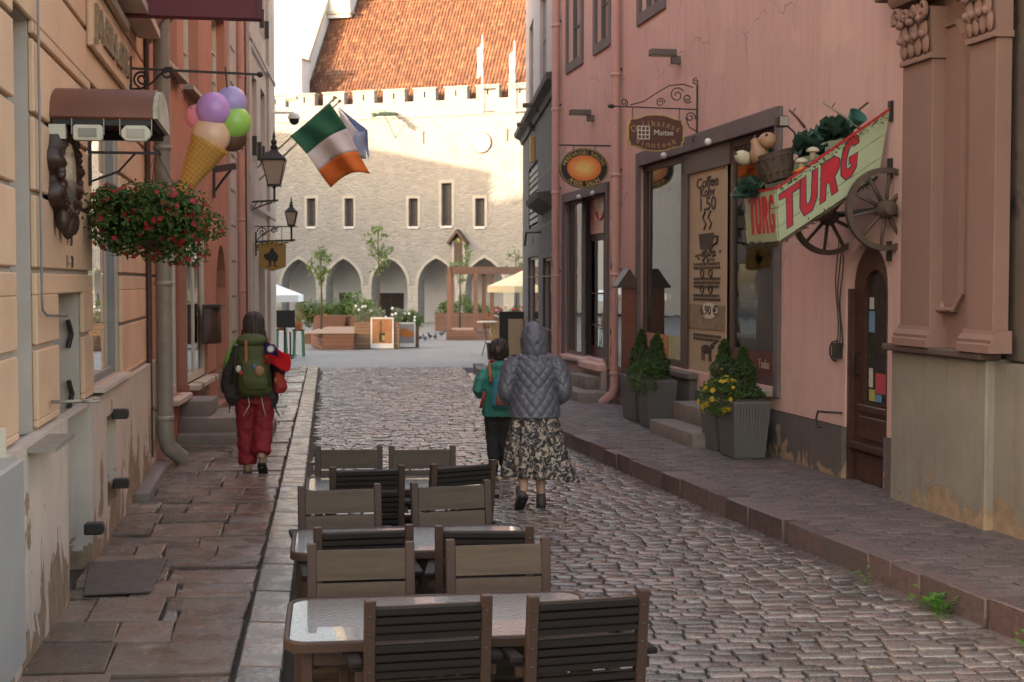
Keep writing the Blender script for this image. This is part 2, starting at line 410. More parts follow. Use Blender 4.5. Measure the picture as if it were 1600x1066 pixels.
while y < 34:
    h = U(.38, .72) if y > 5 else .6; a, b = y, y + h; n = random.choice([2, 2, 3, 3, 4])
    cuts = sorted([0, 1] + [min(.9, max(.1, (i + 1) / n + U(-.1, .1))) for i in range(n - 1)])
    tl = U(-.03, .03)
    for c0, c1 in zip(cuts[:-1], cuts[1:]):
        if RN() < .3 and h > .45:
            m_ = a + h * U(.4, .6); slab(c0, c1, a, m_, U(.016, .034), .02, 0).build('paving_slab', M['slab'], pavL, bevel=.007); slab(c0, c1, m_, b, U(.016, .034), 0, .02).build('paving_slab', M['slab'], pavL, bevel=.007)
        else: slab(c0, c1, a, b, U(.014, .036), .02, .02).build('paving_slab', M['slab'], pavL, bevel=.007)
    y = b
y = 3.0
while y < 34.2:
    L = U(.55, 1.1); s = MB(); x0, x1 = lk(y), lk(y + L)
    s.hexa([(x0 - .24, y + .01, -.05), (x0, y + .01, -.05), (x1, y + L - .01, -.05), (x1 - .24, y + L - .01, -.05), (x0 - .24, y + .01, .04), (x0, y + .01, .034), (x1, y + L - .01, .034), (x1 - .24, y + L - .01, .04)])
    s.build('kerb_stone', M['slab'], pavL, bevel=.01); y += L
# ================================================================== building helpers
def wall_holes(x0, x1, z0, z1, holes, y=0.0, depth=.3, mb=None):
    mb = mb or MB()
    xs = sorted({x0, x1, *[h[0] for h in holes], *[h[1] for h in holes]}); zs = sorted({z0, z1, *[h[2] for h in holes], *[h[3] for h in holes]})
    xs = [x for x in xs if x0 <= x <= x1]; zs = [z for z in zs if z0 <= z <= z1]
    for a, b in zip(xs[:-1], xs[1:]):
        for c, d in zip(zs[:-1], zs[1:]):
            mx, mz = (a + b) / 2, (c + d) / 2
            if any(h[0] < mx < h[1] and h[2] < mz < h[3] for h in holes): continue
            mb.add([(a, y, c), (b, y, c), (b, y, d), (a, y, d)], [(0, 1, 2, 3)])
    for a, b, c, d in holes:
        e = y + depth
        mb.add([(a, y, c), (b, y, c), (b, y, d), (a, y, d), (a, e, c), (b, e, c), (b, e, d), (a, e, d)], [(1, 5, 6, 2), (3, 7, 4, 0)] + ([(0, 4, 5, 1)] if c - z0 > 3e-4 else []) + ([(2, 6, 7, 3)] if z1 - d > 3e-4 else []))
    return mb
def window(parent, x0, x1, z0, z1, y, fm, gm, fw=.05, nx=1, nz=1, fd=.06, bars=.03, name='window'):
    f = MB(); f.bx(x0, x0 + fw, y - fd, y, z0, z1).bx(x1 - fw, x1, y - fd, y, z0, z1).bx(x0 + fw, x1 - fw, y - fd, y, z0, z0 + fw).bx(x0 + fw, x1 - fw, y - fd, y, z1 - fw, z1)
    a0, a1, b0, b1 = x0 + fw, x1 - fw, z0 + fw, z1 - fw
    for i in range(1, nx): c = a0 + (a1 - a0) * i / nx; f.bx(c - bars / 2, c + bars / 2, y - fd + .008, y, b0, b1)
    for j in range(1, nz):
        c = b0 + (b1 - b0) * j / nz
        for i in range(nx): f.bx(a0 + (a1 - a0) * i / nx + (bars / 2 if i else 0), a0 + (a1 - a0) * (i + 1) / nx - (bars / 2 if i < nx - 1 else 0), y - fd + .012, y, c - bars / 2, c + bars / 2)
    w = f.build(name, fm, parent)
    for i in range(nx):
        for j in range(nz):
            B(a0 + (a1 - a0) * i / nx, a0 + (a1 - a0) * (i + 1) / nx, y - .03, y - .024, b0 + (b1 - b0) * j / nz, b0 + (b1 - b0) * (j + 1) / nz).build('pane', gm, w)
    return w
def peel(name, c, c2, under, zlo, zhi, rough=.85, th=.5):
    """limewash with flaked patches, more of them near the ground"""
    k = NT(name); z = k.n('ShaderNodeSeparateXYZ', {0: k.tc.outputs['Object']}).outputs[2]
    col = k.mix(k.ramp(k.noise(1.4, 6, .65), .3, .7), c, c2)
    col = k.mix(k.math('MULTIPLY', k.ramp(k.noise(3.0, 5, .7, k.stretch(2.5, 2.5, .35)), .5, .75), .45), col, tuple(x * .62 for x in c2))
    n = k.noise(2.3, 8, .6, k.stretch(1, 1, .75), dist=.6); f = k.math('SUBTRACT', n, k.n('ShaderNodeMapRange', {'Value': z, 'From Min': zlo, 'From Max': zhi, 'To Min': th - .06, 'To Max': th + .24}).outputs[0])
    m = k.ramp(f, 0, .02); col = k.mix(m, col, k.mix(k.ramp(k.noise(9, 4), .3, .7), under, tuple(x * .6 for x in under)))
    k.set('Base Color', col); k.set('Roughness', rough); k.set('Specular IOR Level', .3)
    k.bump(k.math('ADD', k.math('MULTIPLY', m, -.8), k.math('MULTIPLY', k.noise(50, 4), .3)), .5, .012); return k.m
M['orange'] = mat('orange_plaster', (.7, .465, .31), (.62, .4, .26), sc=1.1, rough=.9, bump=.2, bsc=70, isl=.05, c3=(.55, .33, .21), sc3=.9, th=(.5, .75), spec=.3)
M['groove'] = mat('groove', (.5, .42, .36), (.42, .34, .28), rough=.9)
M['plinthA'] = peel('plinth_limewash', (.6, .5, .42), (.5, .41, .34), (.36, .25, .16), 0, 1.3, th=.47)
M['salmon'] = mat('salmon_plaster', (.5, .23, .155), (.43, .19, .13), sc=.9, rough=.92, bump=.25, bsc=50, c3=(.4, .19, .14), sc3=1.1, th=(.5, .72), spec=.25)
M['plinthB'] = peel('salmon_plinth', (.46, .18, .12), (.4, .15, .1), (.38, .27, .2), 0, 1.4, th=.55)
M['beige'] = mat('beige_plaster', (.5, .42, .36), (.43, .36, .31), sc=.8, rough=.9, bump=.2, bsc=40, c3=(.36, .3, .26), sc3=.7, th=(.55, .75), spec=.3)
M['grayframe'] = mat('grayframe', (.26, .24, .22), (.2, .185, .17), rough=.6, bump=.1)
M['copper'] = mat('copper_sheet', (.2, .07, .038), (.14, .048, .028), sc=3, rough=.45, metal=.2, bump=.2, bsc=8, rvar=.12)
M['stone'] = mat('step_stone', (.24, .2, .17), (.16, .13, .11), sc=4, rough=.75, bump=.5, bsc=30, bdist=.01, c3=(.3, .22, .16), th=(.6, .75))
M['graybox'] = mat('painted_steel', (.33, .325, .31), (.29, .285, .27), rough=.5, bump=.03)
# ================================================================== left: orange rusticated building
A = Frame(WA[0].x, WA[0].y, WAs, 1.0)
ax = A.x
XA0, XA1 = -2.6, ax(236)
bA = thing('orange_building', 'orange rusticated corner house with pale flaking plinth and grey window frames', 'building', A.o, A.rz)
HA = 12.5; PL = 1.21
w1 = (ax(25), ax(56), 1.2, 3.62)                   # narrow tall window
n1 = (ax(90), ax(129), .12, 2.02)                   # shuttered niche
s1 = (ax(144), ax(189), 1.28, 3.62)                # shop window
upw = [(-2.2, -1.2, 5.6, 8), (ax(60), ax(110), 5.6, 8), (ax(146), ax(190), 5.6, 8)]
cel = [(ax(160, .03), ax(174, .03), .28, 1.02)]
wall_holes(XA0, XA1, PL, HA, [w1, s1, (n1[0], n1[1], PL, n1[3])] + upw, y=.03, depth=.34).build('wall', M['groove'], bA)
wall_holes(XA0, XA1, -.1, PL, [(n1[0], n1[1], -.02, PL - 1e-4)] + cel, y=-.05, depth=.4).build('plinth', M['plinthA'], bA)
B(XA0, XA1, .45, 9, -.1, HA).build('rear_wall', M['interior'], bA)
B(XA0, XA1, -.052, .03, PL, PL + .008).build('plinth_cap', M['plinthA'], bA)
grooves = [PL + .012] + [1.71 + .455 * i for i in range(8)]
segs = lambda z: sorted([h for h in [w1, s1, n1] + upw if h[2] < z < h[3]])
for za, zb in zip(grooves[:-1], grooves[1:]):
    zs = [za + .016, zb - .016]
    cutz = sorted({zs[0], zs[1], *[q for h in [w1, s1, n1] + upw for q in (h[2], h[3]) if zs[0] < q < zs[1]]})
    for z0, z1 in zip(cutz[:-1], cutz[1:]):
        if z1 - z0 < .03: continue
        x = XA0
        for h in segs((z0 + z1) / 2) + [(XA1, XA1, 0, 0)]:
            if h[0] - x > .05: B(x, h[0], -.005, .03, z0, z1).build('wall_block', M['orange'], bA, bevel=.008)
            x = h[1]
wall_holes(XA0, XA1, grooves[-1] + .016, HA, upw, y=-.004, depth=.03).build('upper_wall', M['orange'], bA)
window(bA, *w1, .2, M['grayframe'], M['mirrorglass'], .09, 1, 2)
window(bA, *s1, .12, M['grayframe'], M['mirrorglass'], .06)
for h in upw: window(bA, *h, .22, M['grayframe'], M['mirrorglass'], .07, 2, 3)
B(w1[0] - .04, w1[1] + .06, -.2, .12, w1[2] - .03, w1[2] - .004).build('window_sill', M['zinc'], bA)
B(s1[0] - .02, s1[1] + .02, -.09, .1, s1[2] - .035, s1[2] - .004).build('window_sill', M['plinthA'], bA)
# white conduit beside the narrow window
x = ax(57); MB().tube([(x, -.03, 3.9), (x, -.03, 2.0), (x + .02, -.03, 1.93), (x + .1, -.04, 1.9), (ax(88), -.06, 1.88)], .008, 8).build('conduit', M['grayframe'], bA, smooth=True)
# shuttered niche: painted plank shutter and heavy black hinges
sh = B(n1[0], n1[1], .3, .34, .1, n1[3]).build('shutter', mat('shutter_paint', (.3, .31, .33), (.22, .23, .25), rough=.6), bA)
for i in range(6): B(n1[0] + .02 + i * .19, n1[0] + .19 + i * .19, .285, .302, .12, n1[3] - .02).build('plank', bpy.data.materials['shutter_paint'], sh, bevel=.005)
for z in (1.72, 1.28): MB().bx(n1[0] + .1, n1[1] - .02, .2, .282, z - .05, z + .05).tube([(n1[1] - .05, .1, z - .1), (n1[1] - .02, .08, z), (n1[1] - .05, .1, z + .1)], .018, 6).build('hinge', M['iron'], bA)
MB().bx(n1[0] + .1, n1[0] + .16, .12, .28, .75, 1.28).build('lock_bar', M['iron'], bA, bevel=.01)
e = MB().tube([(ax(72), -.02, 1.36), (ax(72) + .02, -.22, 1.36)], .012, 6); e.tube([(ax(72) + .02 + .05 * cos(t * pi / 6), -.26 + .045 * sin(t * pi / 6), 1.36) for t in range(13)], .011, 6).build('eye_hook', M['zinc'], bA, smooth=True)
for px, z in ((165, 1.0), (165, .42), (118, .35)): B(ax(px) - .05, ax(px) + .07, -.17, -.04, z - .04, z + .04).build('hinge_pin', M['iron'], bA, bevel=.01)
for c in cel: B(c[0], c[1], .3, .34, c[2], c[3]).build('cellar_shutter', M['plinthA'], bA)
# upper cornice board, relief sign and balcony balusters
B(ax(137), ax(196), -.07, -.006, 4.42, 4.5).build('string_course', M['plinthA'], bA, bevel=.01)
sgn = B(ax(138), ax(197), -.05, -.006, 3.86, 4.28).build('sign_board', M['orange'], bA, bevel=.012)
text('JUVEELISALONG', .33, M['plinthA'], sgn, ((ax(138) + ax(197)) / 2, -.055, 4.07), .02, .006, sx=1.02)
B(ax(120), ax(215), -.02, -.006, 4.6, 5.9).build('balcony_panel', mat('yellow_glow_wall', (.62, .45, .16), (.55, .4, .16), sc=1, rough=.9), bA)  # yellowish glow behind the balusters put into the colour of the wall
for i in range(11):
    x = ax(120) + .12 + i * (ax(215) - ax(120) - .2) / 10
    MB().lathe([(.05, 0), (.05, .06), (.03, .09), (.07, .35), (.075, .45), (.04, .75), (.035, .95), (.055, 1.0), (.055, 1.1)], 10, (x, -.14, 4.66)).build('baluster', M['white'], bA, smooth=True)
B(ax(118), ax(217), -.24, -.02, 4.58, 4.66).build('balcony_ledge', M['plinthA'], bA); B(ax(118), ax(217), -.24, -.02, 5.76, 5.86).build('balcony_rail', M['white'], bA)
MB().prismx([(0, 0), (-.1, .1), (-.28, .3), (-.3, .4), (0, .4)], ax(205), XA1).build('corbel', M['plinthA'], bA).location = (0, -.006, 4.75)
# low stone step at the foot of the wall
B(ax(196), ax(233), -.2, -.052, -.02, .1).build('kerb_step', M['stone'], bA, bevel=.02, smooth=40)
# --- things fixed to the orange house
t = thing('meter_cabinet', 'grey painted steel meter cabinet fixed low on the orange wall', 'cabinet', A.w(A.x(31, .19), -.05, 0), A.rz)
B(-1.0, 0, -.14, 0, .3, 1.26).build('body', M['graybox'], t, bevel=.012)
B(-.96, -.04, -.152, -.1405, .3, 1.26).build('door', M['graybox'], t, bevel=.006); B(.005, .04, -.06, 0, .26, 1.4).build('mounting_strip', M['cream'], t)
def downpipe(name, label, F, X, z0, z1, r, m, off=.14, shoe=True, jz=2.0, dirn=0.3):
    t = thing(name, label, 'downpipe', F.w(X, 0, 0), F.rz); y = -off
    if shoe: pts = [(0, y, z1), (0, y, z0 + .32), (dirn * .06, y - .03, z0 + .2), (dirn * .35, y - .16, z0 + .05)]
    else: pts = [(0, y, z1), (0, y, z0)]
    MB().tube(pts, r, 14).build('pipe', m, t, smooth=60)
    z = z0 + .5
    while z < z1: MB().lathe([(r + .002, 0), (r + .012, .01), (r + .012, .045), (r + .002, .055)], 14, (0, y, z)).build('joint_ring', m, t, smooth=60); B(-.02, .02, y + r, .03, z + .1, z + .13).build('wall_bracket', M['iron'], t); z += jz
    return t
downpipe('zinc_downpipe', 'fat grey zinc downpipe with an angled shoe beside stone steps', A, ax(250, .12), 0.05, 11.5, .092, M['zinc'], off=.16, jz=1.5, dirn=.55)
downpipe('thin_downpipe', 'thin dark brown downpipe next to the fat zinc one', A, ax(234, .05), .2, 11.5, .03, M['darkwood'], off=.04, shoe=False)
# maroon box sign
t = thing('box_sign', 'dark maroon rectangular projecting sign above the ice cream cone', 'sign', A.w(ax(196), 0, 0), A.rz)
M['maroon'] = mat('maroon', (.14, .016, .026), (.12, .014, .022), rough=.6, bump=.02)
oo = 1.28; B(-.07, .07, -oo, -.004, 4.56, 5.6).build('panel', M['maroon'], t, bevel=.008)
MB().bx(-.075, -.0705, -oo + .05, -oo + .06, 4.57, 5.59).build('seam', M['black'], t); B(-.02, .02, -.05, .02, 5.0, 5.3).build('bracket', M['iron'], t)
# ice cream bracket + hanging cone
zb = 4.17; xb = ax(206)
t = thing('scroll_bracket', 'black wrought iron scroll bracket holding the hanging ice cream cone', 'bracket', A.w(xb, 0, zb), A.rz)
s = MB(); s.bar((0, -.01, -.22), (0, -.01, .12), .03, .03); s.bar((0, 0, 0), (0, -1.24, -.03), .022, .022)
q = MB()
for sp in (spiral((.12, -.1), .02, .085, 0, 1.7), spiral((.36, -.04), .015, .06, pi, -1.4), [(.02, 0, -.2), (.12, 0, -.19), (.22, 0, -.13), (.28, 0, -.06), (.36, 0, .0)]): q.tube(sp, .012, 6)
q.xf(Matrix.Rotation(-pi / 2, 4, 'Z')); s.add(q.v, q.f); s.build('bracket_arm', M['iron'], t, smooth=40)
MB().ball((0, -1.25, -.03), .03, 8, 6).build('finial', M['iron'], t, smooth=True)
def scoop_mat(nm, c, em):
    return mat(nm, c, tuple(min(1, x * 1.12) for x in c), sc=2.5, rough=.35, bump=.06, bsc=30, c3=tuple(x * .75 for x in c), sc3=7, th=(.66, .74), coat=.2)
# cone drawn in the sign's own plane (x outward from the wall, z up)
t = thing('ice_cream_sign', 'giant plastic ice cream cone sign with six coloured scoops', 'sign', A.w(xb, 0, 0), A.rz)
sg = empty('sign_root')
bpy.data.objects.remove(sg)
def icp(px, py):                                # pixel -> (out, z) in the plane of the bracket
    d = ray(px, py); o = Vector((0, 0, CAMH)) - A.w(xb, 0, 0); k = -o.dot(A.X) / d.dot(A.X); p = o + d * k
    return p.dot(-A.Y), p.z
Ks = 13.9 / 2200
rotm = Matrix.Rotation(-pi / 2, 4, 'Z')
sc_ = [('apricot_scoop', 330, 212, 30, (.78, .5, .33), 0.0), ('lilac_scoop', 334, 172, 27, (.55, .3, .66), .03), ('pink_scoop', 309, 182, 20, (.85, .27, .33), -.05), ('lavender_scoop', 361, 158, 24, (.45, .37, .68), -.05), ('green_scoop', 366, 190, 26, (.3, .62, .12), -.04), ('chocolate_scoop', 362, 212, 24, (.13, .06, .035), -.1)]
for nm, px, py, r, c, dy in sc_:
    o_, z_ = icp(px, py); R = r * Ks; b = MB().ball((o_, -dy, z_), (R, R * .75, R), 20, 14).xf(rotm)
    b.build(nm, scoop_mat(nm, c, 0), t, smooth=True)
a_, b_ = Vector((*icp(329, 222), 0)), Vector((*icp(286, 300), 0))
def waffle():
    k = NT('waffle'); u = k.n('ShaderNodeMapping', {'Vector': k.tc.outputs['Object'], 'Rotation': (pi / 4 + .1, 0, 0), 'Scale': (24, 24, 24)}).outputs[0]
    sp = k.n('ShaderNodeSeparateXYZ', {0: u}); f = k.math('MAXIMUM', k.ramp(k.math('ABSOLUTE', k.math('SUBTRACT', k.math('FRACT', sp.outputs[1]), .5)), .4, .48), k.ramp(k.math('ABSOLUTE', k.math('SUBTRACT', k.math('FRACT', sp.outputs[2]), .5)), .4, .48))
    k.set('Base Color', k.mix(f, (.62, .3, .06), (.78, .52, .18))); k.set('Roughness', .4); k.bump(f, .5, .02); return k.m
c = MB(); d = (b_ - a_); L = d.length; ang = atan2(-d.x, -d.y)
c.lathe([(.19, 0), (.2, .03), (.185, .05), (.06, L), (.055, L + .005)], 20).xf(Matrix.Translation((a_.x, 0, a_.y)) @ Matrix.Rotation(ang + pi, 4, 'Y') @ Matrix.Diagonal((1, .7, 1, 1))).xf(rotm)
c.build('waffle_cone', waffle(), t, smooth=50)
ch = MB()
for (pa, pb) in (((352, 105), (355, 138)), ((266, 110), (300, 172))):
    o1, o2 = icp(*pa), icp(*pb); n = 12
    for i in range(n):
        m_ = [(o1[k] + (o2[k] - o1[k]) * (i + .5) / n) for k in (0, 1)]
        ch.tube([(0 + (.008 * cos(j * pi / 3) if i % 2 else 0), -m_[0] - (0 if i % 2 else .008 * cos(j * pi / 3)), m_[1] + .016 * sin(j * pi / 3)) for j in range(7)], .003, 4)
ch.build('chain', M['iron'], t)
# copper canopy with two floodlights
xc0, xc1 = ax(79), ax(116); zc = 3.13
t = thing('copper_canopy', 'small barrel canopy of brown copper sheet projecting from the orange wall', 'canopy', A.w(xc0, 0, zc), A.rz)
W = xc1 - xc0; top = [(W / 2 - W / 2 * cos(pi * i / 12), .23 * sin(pi * i / 12) ** .8) for i in range(13)]
MB().prism([(x, z) for x, z in reversed(top)] + [(x * .97 + W * .015, z - .015) for x, z in top], -.63, -.002).build('roof', M['copper'], t, smooth=40)
MB().prism([(x * .98 + W * .01, z * .97 - .006) for x, z in reversed(top)], -.66, -.631).build('end_board', mat('weathered_board', (.55, .5, .4), (.4, .36, .27), sc=5, rough=.8, c3=(.24, .2, .14)), t)
MB().prism([(x * .94 + W * .03, z * .9 - .01) for x, z in reversed(top)], -.62, -.59).build('rear_board', M['black'], t)
B(.02, .05, -.62, -.02, -.05, .01).build('front_rail', M['black'], t); B(W - .05, W - .02, -.62, -.02, -.05, .01).build('rear_rail', M['black'], t)
B(.0, .1, -.1, 0, -.14, -.05).build('wall_bracket', M['cream'], t)
for i, (px, nm) in enumerate(((137, 'plain'), (212, 'octagonal'))):
    o_ = A.P(px, 200)[0]; dd = ray(px, 200); oo_ = Vector((0, 0, CAMH)) - A.w(xc0, 0, 0); k = (.01 - oo_.dot(A.X)) / dd.dot(A.X); p = oo_ + dd * k; out = p.dot(-A.Y)
    f = thing('floodlight', ('flat white floodlight with rounded corners under the copper canopy' if i == 0 else 'octagonal cream floodlight under the copper canopy'), 'floodlight', A.w(xc0 + .02, -out, zc - .1), A.rz)
    cc = .03 if i else .012
    pol = [(-.09 + cc, -.05), (.09 - cc, -.05), (.09, -.05 + cc), (.09, .05 - cc), (.09 - cc, .05), (-.09 + cc, .05), (-.09, .05 - cc), (-.09, -.05 + cc)]
    q = MB().prism(pol, -.02, .03).xf(Matrix.Rotation(-pi / 2, 4, 'Z')); q.build('housing', M['cream'], f, bevel=.006, smooth=40)
    B(-.026, -.0205, -.055, .055, -.028, .028).build('lens', mat('lamp_lens%d' % i, (.3, .28, .24), rough=.15, bump=0), f)
    B(-.01, .0, -.1, -.094, -.01, .1).build('stirrup', M['zinc'], f); B(-.01, .0, .094, .1, -.01, .1).build('stirrup', M['zinc'], f)
# carved oval frame
xo = (ax(90, .06) + ax(132, .06)) / 2; t = thing('carved_oval_sign', 'dark carved wooden frame around an oval picture below the copper canopy', 'sign', A.w(ax(110, .07), 0, 2.8), A.rz)
random.seed(3); fr = MB(); rx, rz_ = .36, .23
ring = []
for i in range(64):
    a = 2 * pi * i / 64; ww = .09 + .035 * sin(a * 9) + .03 * sin(a * 5 + 1)
    ring.append([(rx * .72 * cos(a), 0, rz_ * .72 * sin(a)), (rx * .74 * cos(a), -.06, rz_ * .76 * sin(a)), ((rx + ww * .5) * cos(a), -.1 - .02 * sin(a * 13), (rz_ + ww * .5) * sin(a)), ((rx + ww) * cos(a), -.06, (rz_ + ww) * sin(a)), ((rx + ww) * cos(a), 0, (rz_ + ww) * sin(a))])
fr.add([p for r in ring for p in r], [(i * 5 + j, ((i + 1) % 64) * 5 + j, ((i + 1) % 64) * 5 + j + 1, i * 5 + j + 1) for i in range(64) for j in range(4)])
for i in range(60):
    a = U(0, 2 * pi); fr.ball(((rx + .05) * cos(a), -.08, (rz_ + .05) * sin(a)), (U(.014, .034), .03, U(.014, .034)), 8, 5)
for x in (-.22, 0, .22): fr.ball((x, -.06, -.34 + abs(x) * .15), (.06, .045, .09), 10, 6)
fr.build('frame', mat('carved_oak', (.035, .016, .011), (.06, .026, .016), sc=8, rough=.45, bump=.5, bsc=25, bdist=.01), t, smooth=True)
MB().lathe([(.001, 0), (.27, 0), (.27, .02), (.001, .03)], 28).xf(Matrix.Diagonal((1, .72, 1, 1))).xf(Matrix.Translation((0, -.06, 0)) @ Matrix.Rotation(pi / 2, 4, 'X')).build('picture', mat('oval_picture', (.3, .27, .22), (.1, .09, .07), sc=9, rough=.25, bump=0), t, smooth=40)
for s_, z in (('N 12 - 18', 2.07), ('L 11 - 17', 1.9)): pass
tt = thing('opening_hours', 'two small dark painted lines of figures on the orange wall', 'lettering', A.w(ax(108), -.006, 0), A.rz)
text('9 - 20', .12, M['black'], tt, (0, 0, 2.38), .002); text('11 - 20', .12, M['black'], tt, (0, 0, 2.23), .002)
# hanging flower basket
pb = A.w(0, 0, 0); C0 = AT(245, 335, 10.7)
t = thing('flower_basket', 'hanging basket overflowing with green leaves and small red flowers', 'flower basket', C0)
random.seed(9)
def leafball(n, fn, lo, hi, mb=None, elong=1.6):
    mb = mb or MB()
    for _ in range(n):
        p, nr = fn(); s_ = U(lo, hi); a = U(0, 2 * pi)
        nr = (Vector(nr) + Vector((U(-.8, .8), U(-.8, .8), U(-.5, .8)))).normalized(); u = nr.orthogonal().normalized(); v = nr.cross(u)
        d1 = u * cos(a) + v * sin(a); d2 = nr.cross(d1); p = Vector(p)
        mb.add([p, p + d1 * s_ * .5 * elong + d2 * s_ * .4 + nr * s_ * .12, p + d1 * s_ * elong, p + d1 * s_ * .5 * elong - d2 * s_ * .4 + nr * s_ * .12], [(0, 1, 2, 3)])
    return mb
lump = [(U(-.35, .35), U(-.35, .35), U(-.2, .15), U(.12, .22)) for _ in range(26)] + [(U(-.2, .25), U(-.2, .2), U(-.32, -.1), .13) for _ in range(8)] + [(-.36, -.05, -.06, .13), (.38, .05, -.1, .12), (-.28, 0, -.18, .12), (.12, 0, .12, .17), (-.12, 0, .13, .17), (0, .1, .14, .17), (.25, 0, .05, .16), (-.25, 0, .06, .16)]
def bp():
    x, y, z, r = random.choice(lump); v = Vector((random.gauss(0, 1), random.gauss(0, 1), random.gauss(0, 1))).normalized()
    return (x + v.x * r, y + v.y * r, (z + v.z * r) * .86), v
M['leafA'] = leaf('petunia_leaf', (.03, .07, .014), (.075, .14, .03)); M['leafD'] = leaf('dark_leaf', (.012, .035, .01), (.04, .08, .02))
leafball(9500, bp, .016, .032).build('foliage', M['leafA'], t, kind='stuff')
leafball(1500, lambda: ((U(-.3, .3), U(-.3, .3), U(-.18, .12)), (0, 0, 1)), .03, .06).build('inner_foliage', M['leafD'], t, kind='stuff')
fl = MB()
for i in range(5): a = 2 * pi * i / 5; fl.add([(0, 0, .004), (.55 * cos(a - .6), .55 * sin(a - .6), .14), (1.0 * cos(a), 1.0 * sin(a), .05), (.55 * cos(a + .6), .55 * sin(a + .6), .14)], [(0, 1, 2, 3)])
flm = fl.mesh('flower', mat('petunia_red', (.4, .008, .015), (.28, .006, .012), rough=.6, bump=0, isl=.2))
n = 0
while n < 190:
    p, v = bp(); p = Vector(p)
    if p.y > .25 or (Vector((p.x, p.y, p.z)).length < .3): continue
    v = (v + Vector((0, -.6, .25))).normalized(); p = p + v * .02
    o = inst('flower', flm, t, p, v.to_track_quat('Z', 'Y').to_euler(), (U(.019, .03),) * 3); n += 1
MB().lathe([(.05, -.26), (.17, -.2), (.24, -.05), (.26, .06)], 16).build('basket', M['darkwood'], t, smooth=True)
for a in (0, 2.1, 4.2): MB().tube([(.22 * cos(a), .22 * sin(a), .05), (0, 0, .47)], .003, 4).build('hanger_wire', M['iron'], t)
wl = A.P(215, 240, 0)
hk = thing('basket_bracket', 'black iron arm carrying the hanging flower basket', 'bracket', C0)
dist = (C0 - A.o).dot(-A.Y); zt = .46
q = MB().bar((0, .0, zt), (0, dist, zt), .02, .02).tube([(0, -.03, zt - .02), (0, -.02, zt + .02), (0, 0, zt + .03)], .01, 6).bar((0, dist - .02, zt - .25), (0, dist - .02, zt + .12), .03, .02).tube([(0, dist - .02, zt - .22), (0, dist * .55, zt - .14), (0, dist * .3, zt)], .009, 6)
q.xf(Matrix.Rotation(A.rz - pi * 0 , 4, 'Z')) if False else q.xf(Matrix.Rotation(A.rz, 4, 'Z'))
q.build('bracket_arm', M['iron'], hk, smooth=40)
# dark iron cellar plate lying on the slabs
c4 = [G(130, 930, .045), G(235, 925, .045), G(262, 872, .045), G(140, 880, .045)]
pl = MB().hexa([(p.x, p.y, .036) for p in c4] + [(p.x, p.y, .052) for p in c4]).build('cellar_plate', mat('rusted_plate', (.07, .05, .045), (.1, .065, .05), sc=6, rough=.45, bump=.4, bsc=20, rvar=.15), None, bevel=.004)
tag(pl, 'dark rusty metal plate lying on the slabs by the plinth', 'metal plate')

# ================================================================== left: salmon building
b0 = A.w(XA1, .02, 0); Bf = Frame(b0.x, b0.y, -.097, 1.0); bx_ = Bf.x
XB1 = bx_(385)
bB = thing('salmon_building', 'salmon red plastered house with cream shop windows and stone doorsteps', 'building', Bf.o, Bf.rz)
h_up = [(bx_(252), bx_(280), 4.72, 6.6), (bx_(290), bx_(313), 4.72, 6.6), (bx_(334), bx_(354), 4.9, 6.5)]
h_lo = [(bx_(258), bx_(279), .66, 3.1), (bx_(292), bx_(323), .7, 3.1), (bx_(279), bx_(291), .35, 3.1)]
ar = (bx_(337), bx_(353), .1, 2.7)
h_hi = [(a, b, 7.8, 9.5) for a, b, _, _ in h_up]
wall_holes(0, XB1, 1.0 * 0 + .7, HA, [(h[0], h[1], max(h[2], .7001), h[3]) for h in h_lo] + h_up + h_hi + [(ar[0], ar[1], .7001, ar[3])], y=0, depth=.3).build('wall', M['salmon'], bB)
wall_holes(0, XB1, -.1, .7, [(h_lo[0][0], h_lo[0][1], .66, .6999), (h_lo[2][0], h_lo[2][1], .35, .6999), (ar[0], ar[1], .1, .6999)], y=-.03, depth=.35).build('plinth', M['plinthB'], bB)
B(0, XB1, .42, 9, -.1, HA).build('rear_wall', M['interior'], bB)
for h in h_up + h_hi:
    window(bB, *h, .2, M['cream'], M['mirrorglass'], .07, 2, 3); B(h[0] - .08, h[1] + .08, -.14, .12, h[2] - .06, h[2] - .004).build('window_sill', M['zinc'], bB)
window(bB, *h_lo[0], .1, M['cream'], M['glass'], .1, 1, 1); window(bB, *h_lo[1], .1, M['cream'], M['glass'], .1, 2, 1)
for h in h_lo[:2]: B(h[0] - .05, h[1] + .05, -.16, .02, h[2] - .08, h[2] - .004).build('window_sill', M['plinthA'], bB, bevel=.01)
d = B(h_lo[2][0] + .02, h_lo[2][1] - .02, .12, .18, .36, 3.05).build('door', mat('red_oak', (.16, .06, .035), (.11, .04, .025), sc=5, streak=(1, 1, 6), rough=.5), bB); B(h_lo[2][0] + .1, h_lo[2][1] - .1, .105, .119, .5, 2.9).build('door_panel', bpy.data.materials['red_oak'], d, bevel=.005)
MB().prism(list(reversed([(ar[0], ar[3])] + [(ar[0] + (ar[1] - ar[0]) * t, ar[3] - (1 - sin(pi * t) ** .6) * .7) for t in [i / 14 for i in range(15)]] + [(ar[1], ar[3])])), -.004, .28).build('pointed_arch', M['salmon'], bB)
B(ar[0], ar[1], .3, .38, .1, ar[3]).build('niche_back', mat('old_masonry', (.22, .19, .16), (.14, .12, .1), sc=3, rough=.9, bump=.6, bsc=10, bdist=.03), bB)
for z in [.3 + .3 * i for i in range(8)]: B(ar[0] + .05, ar[1] - .05, .286, .31, z, z + .26).build('stone_block', bpy.data.materials['old_masonry'], bB, bevel=.02)
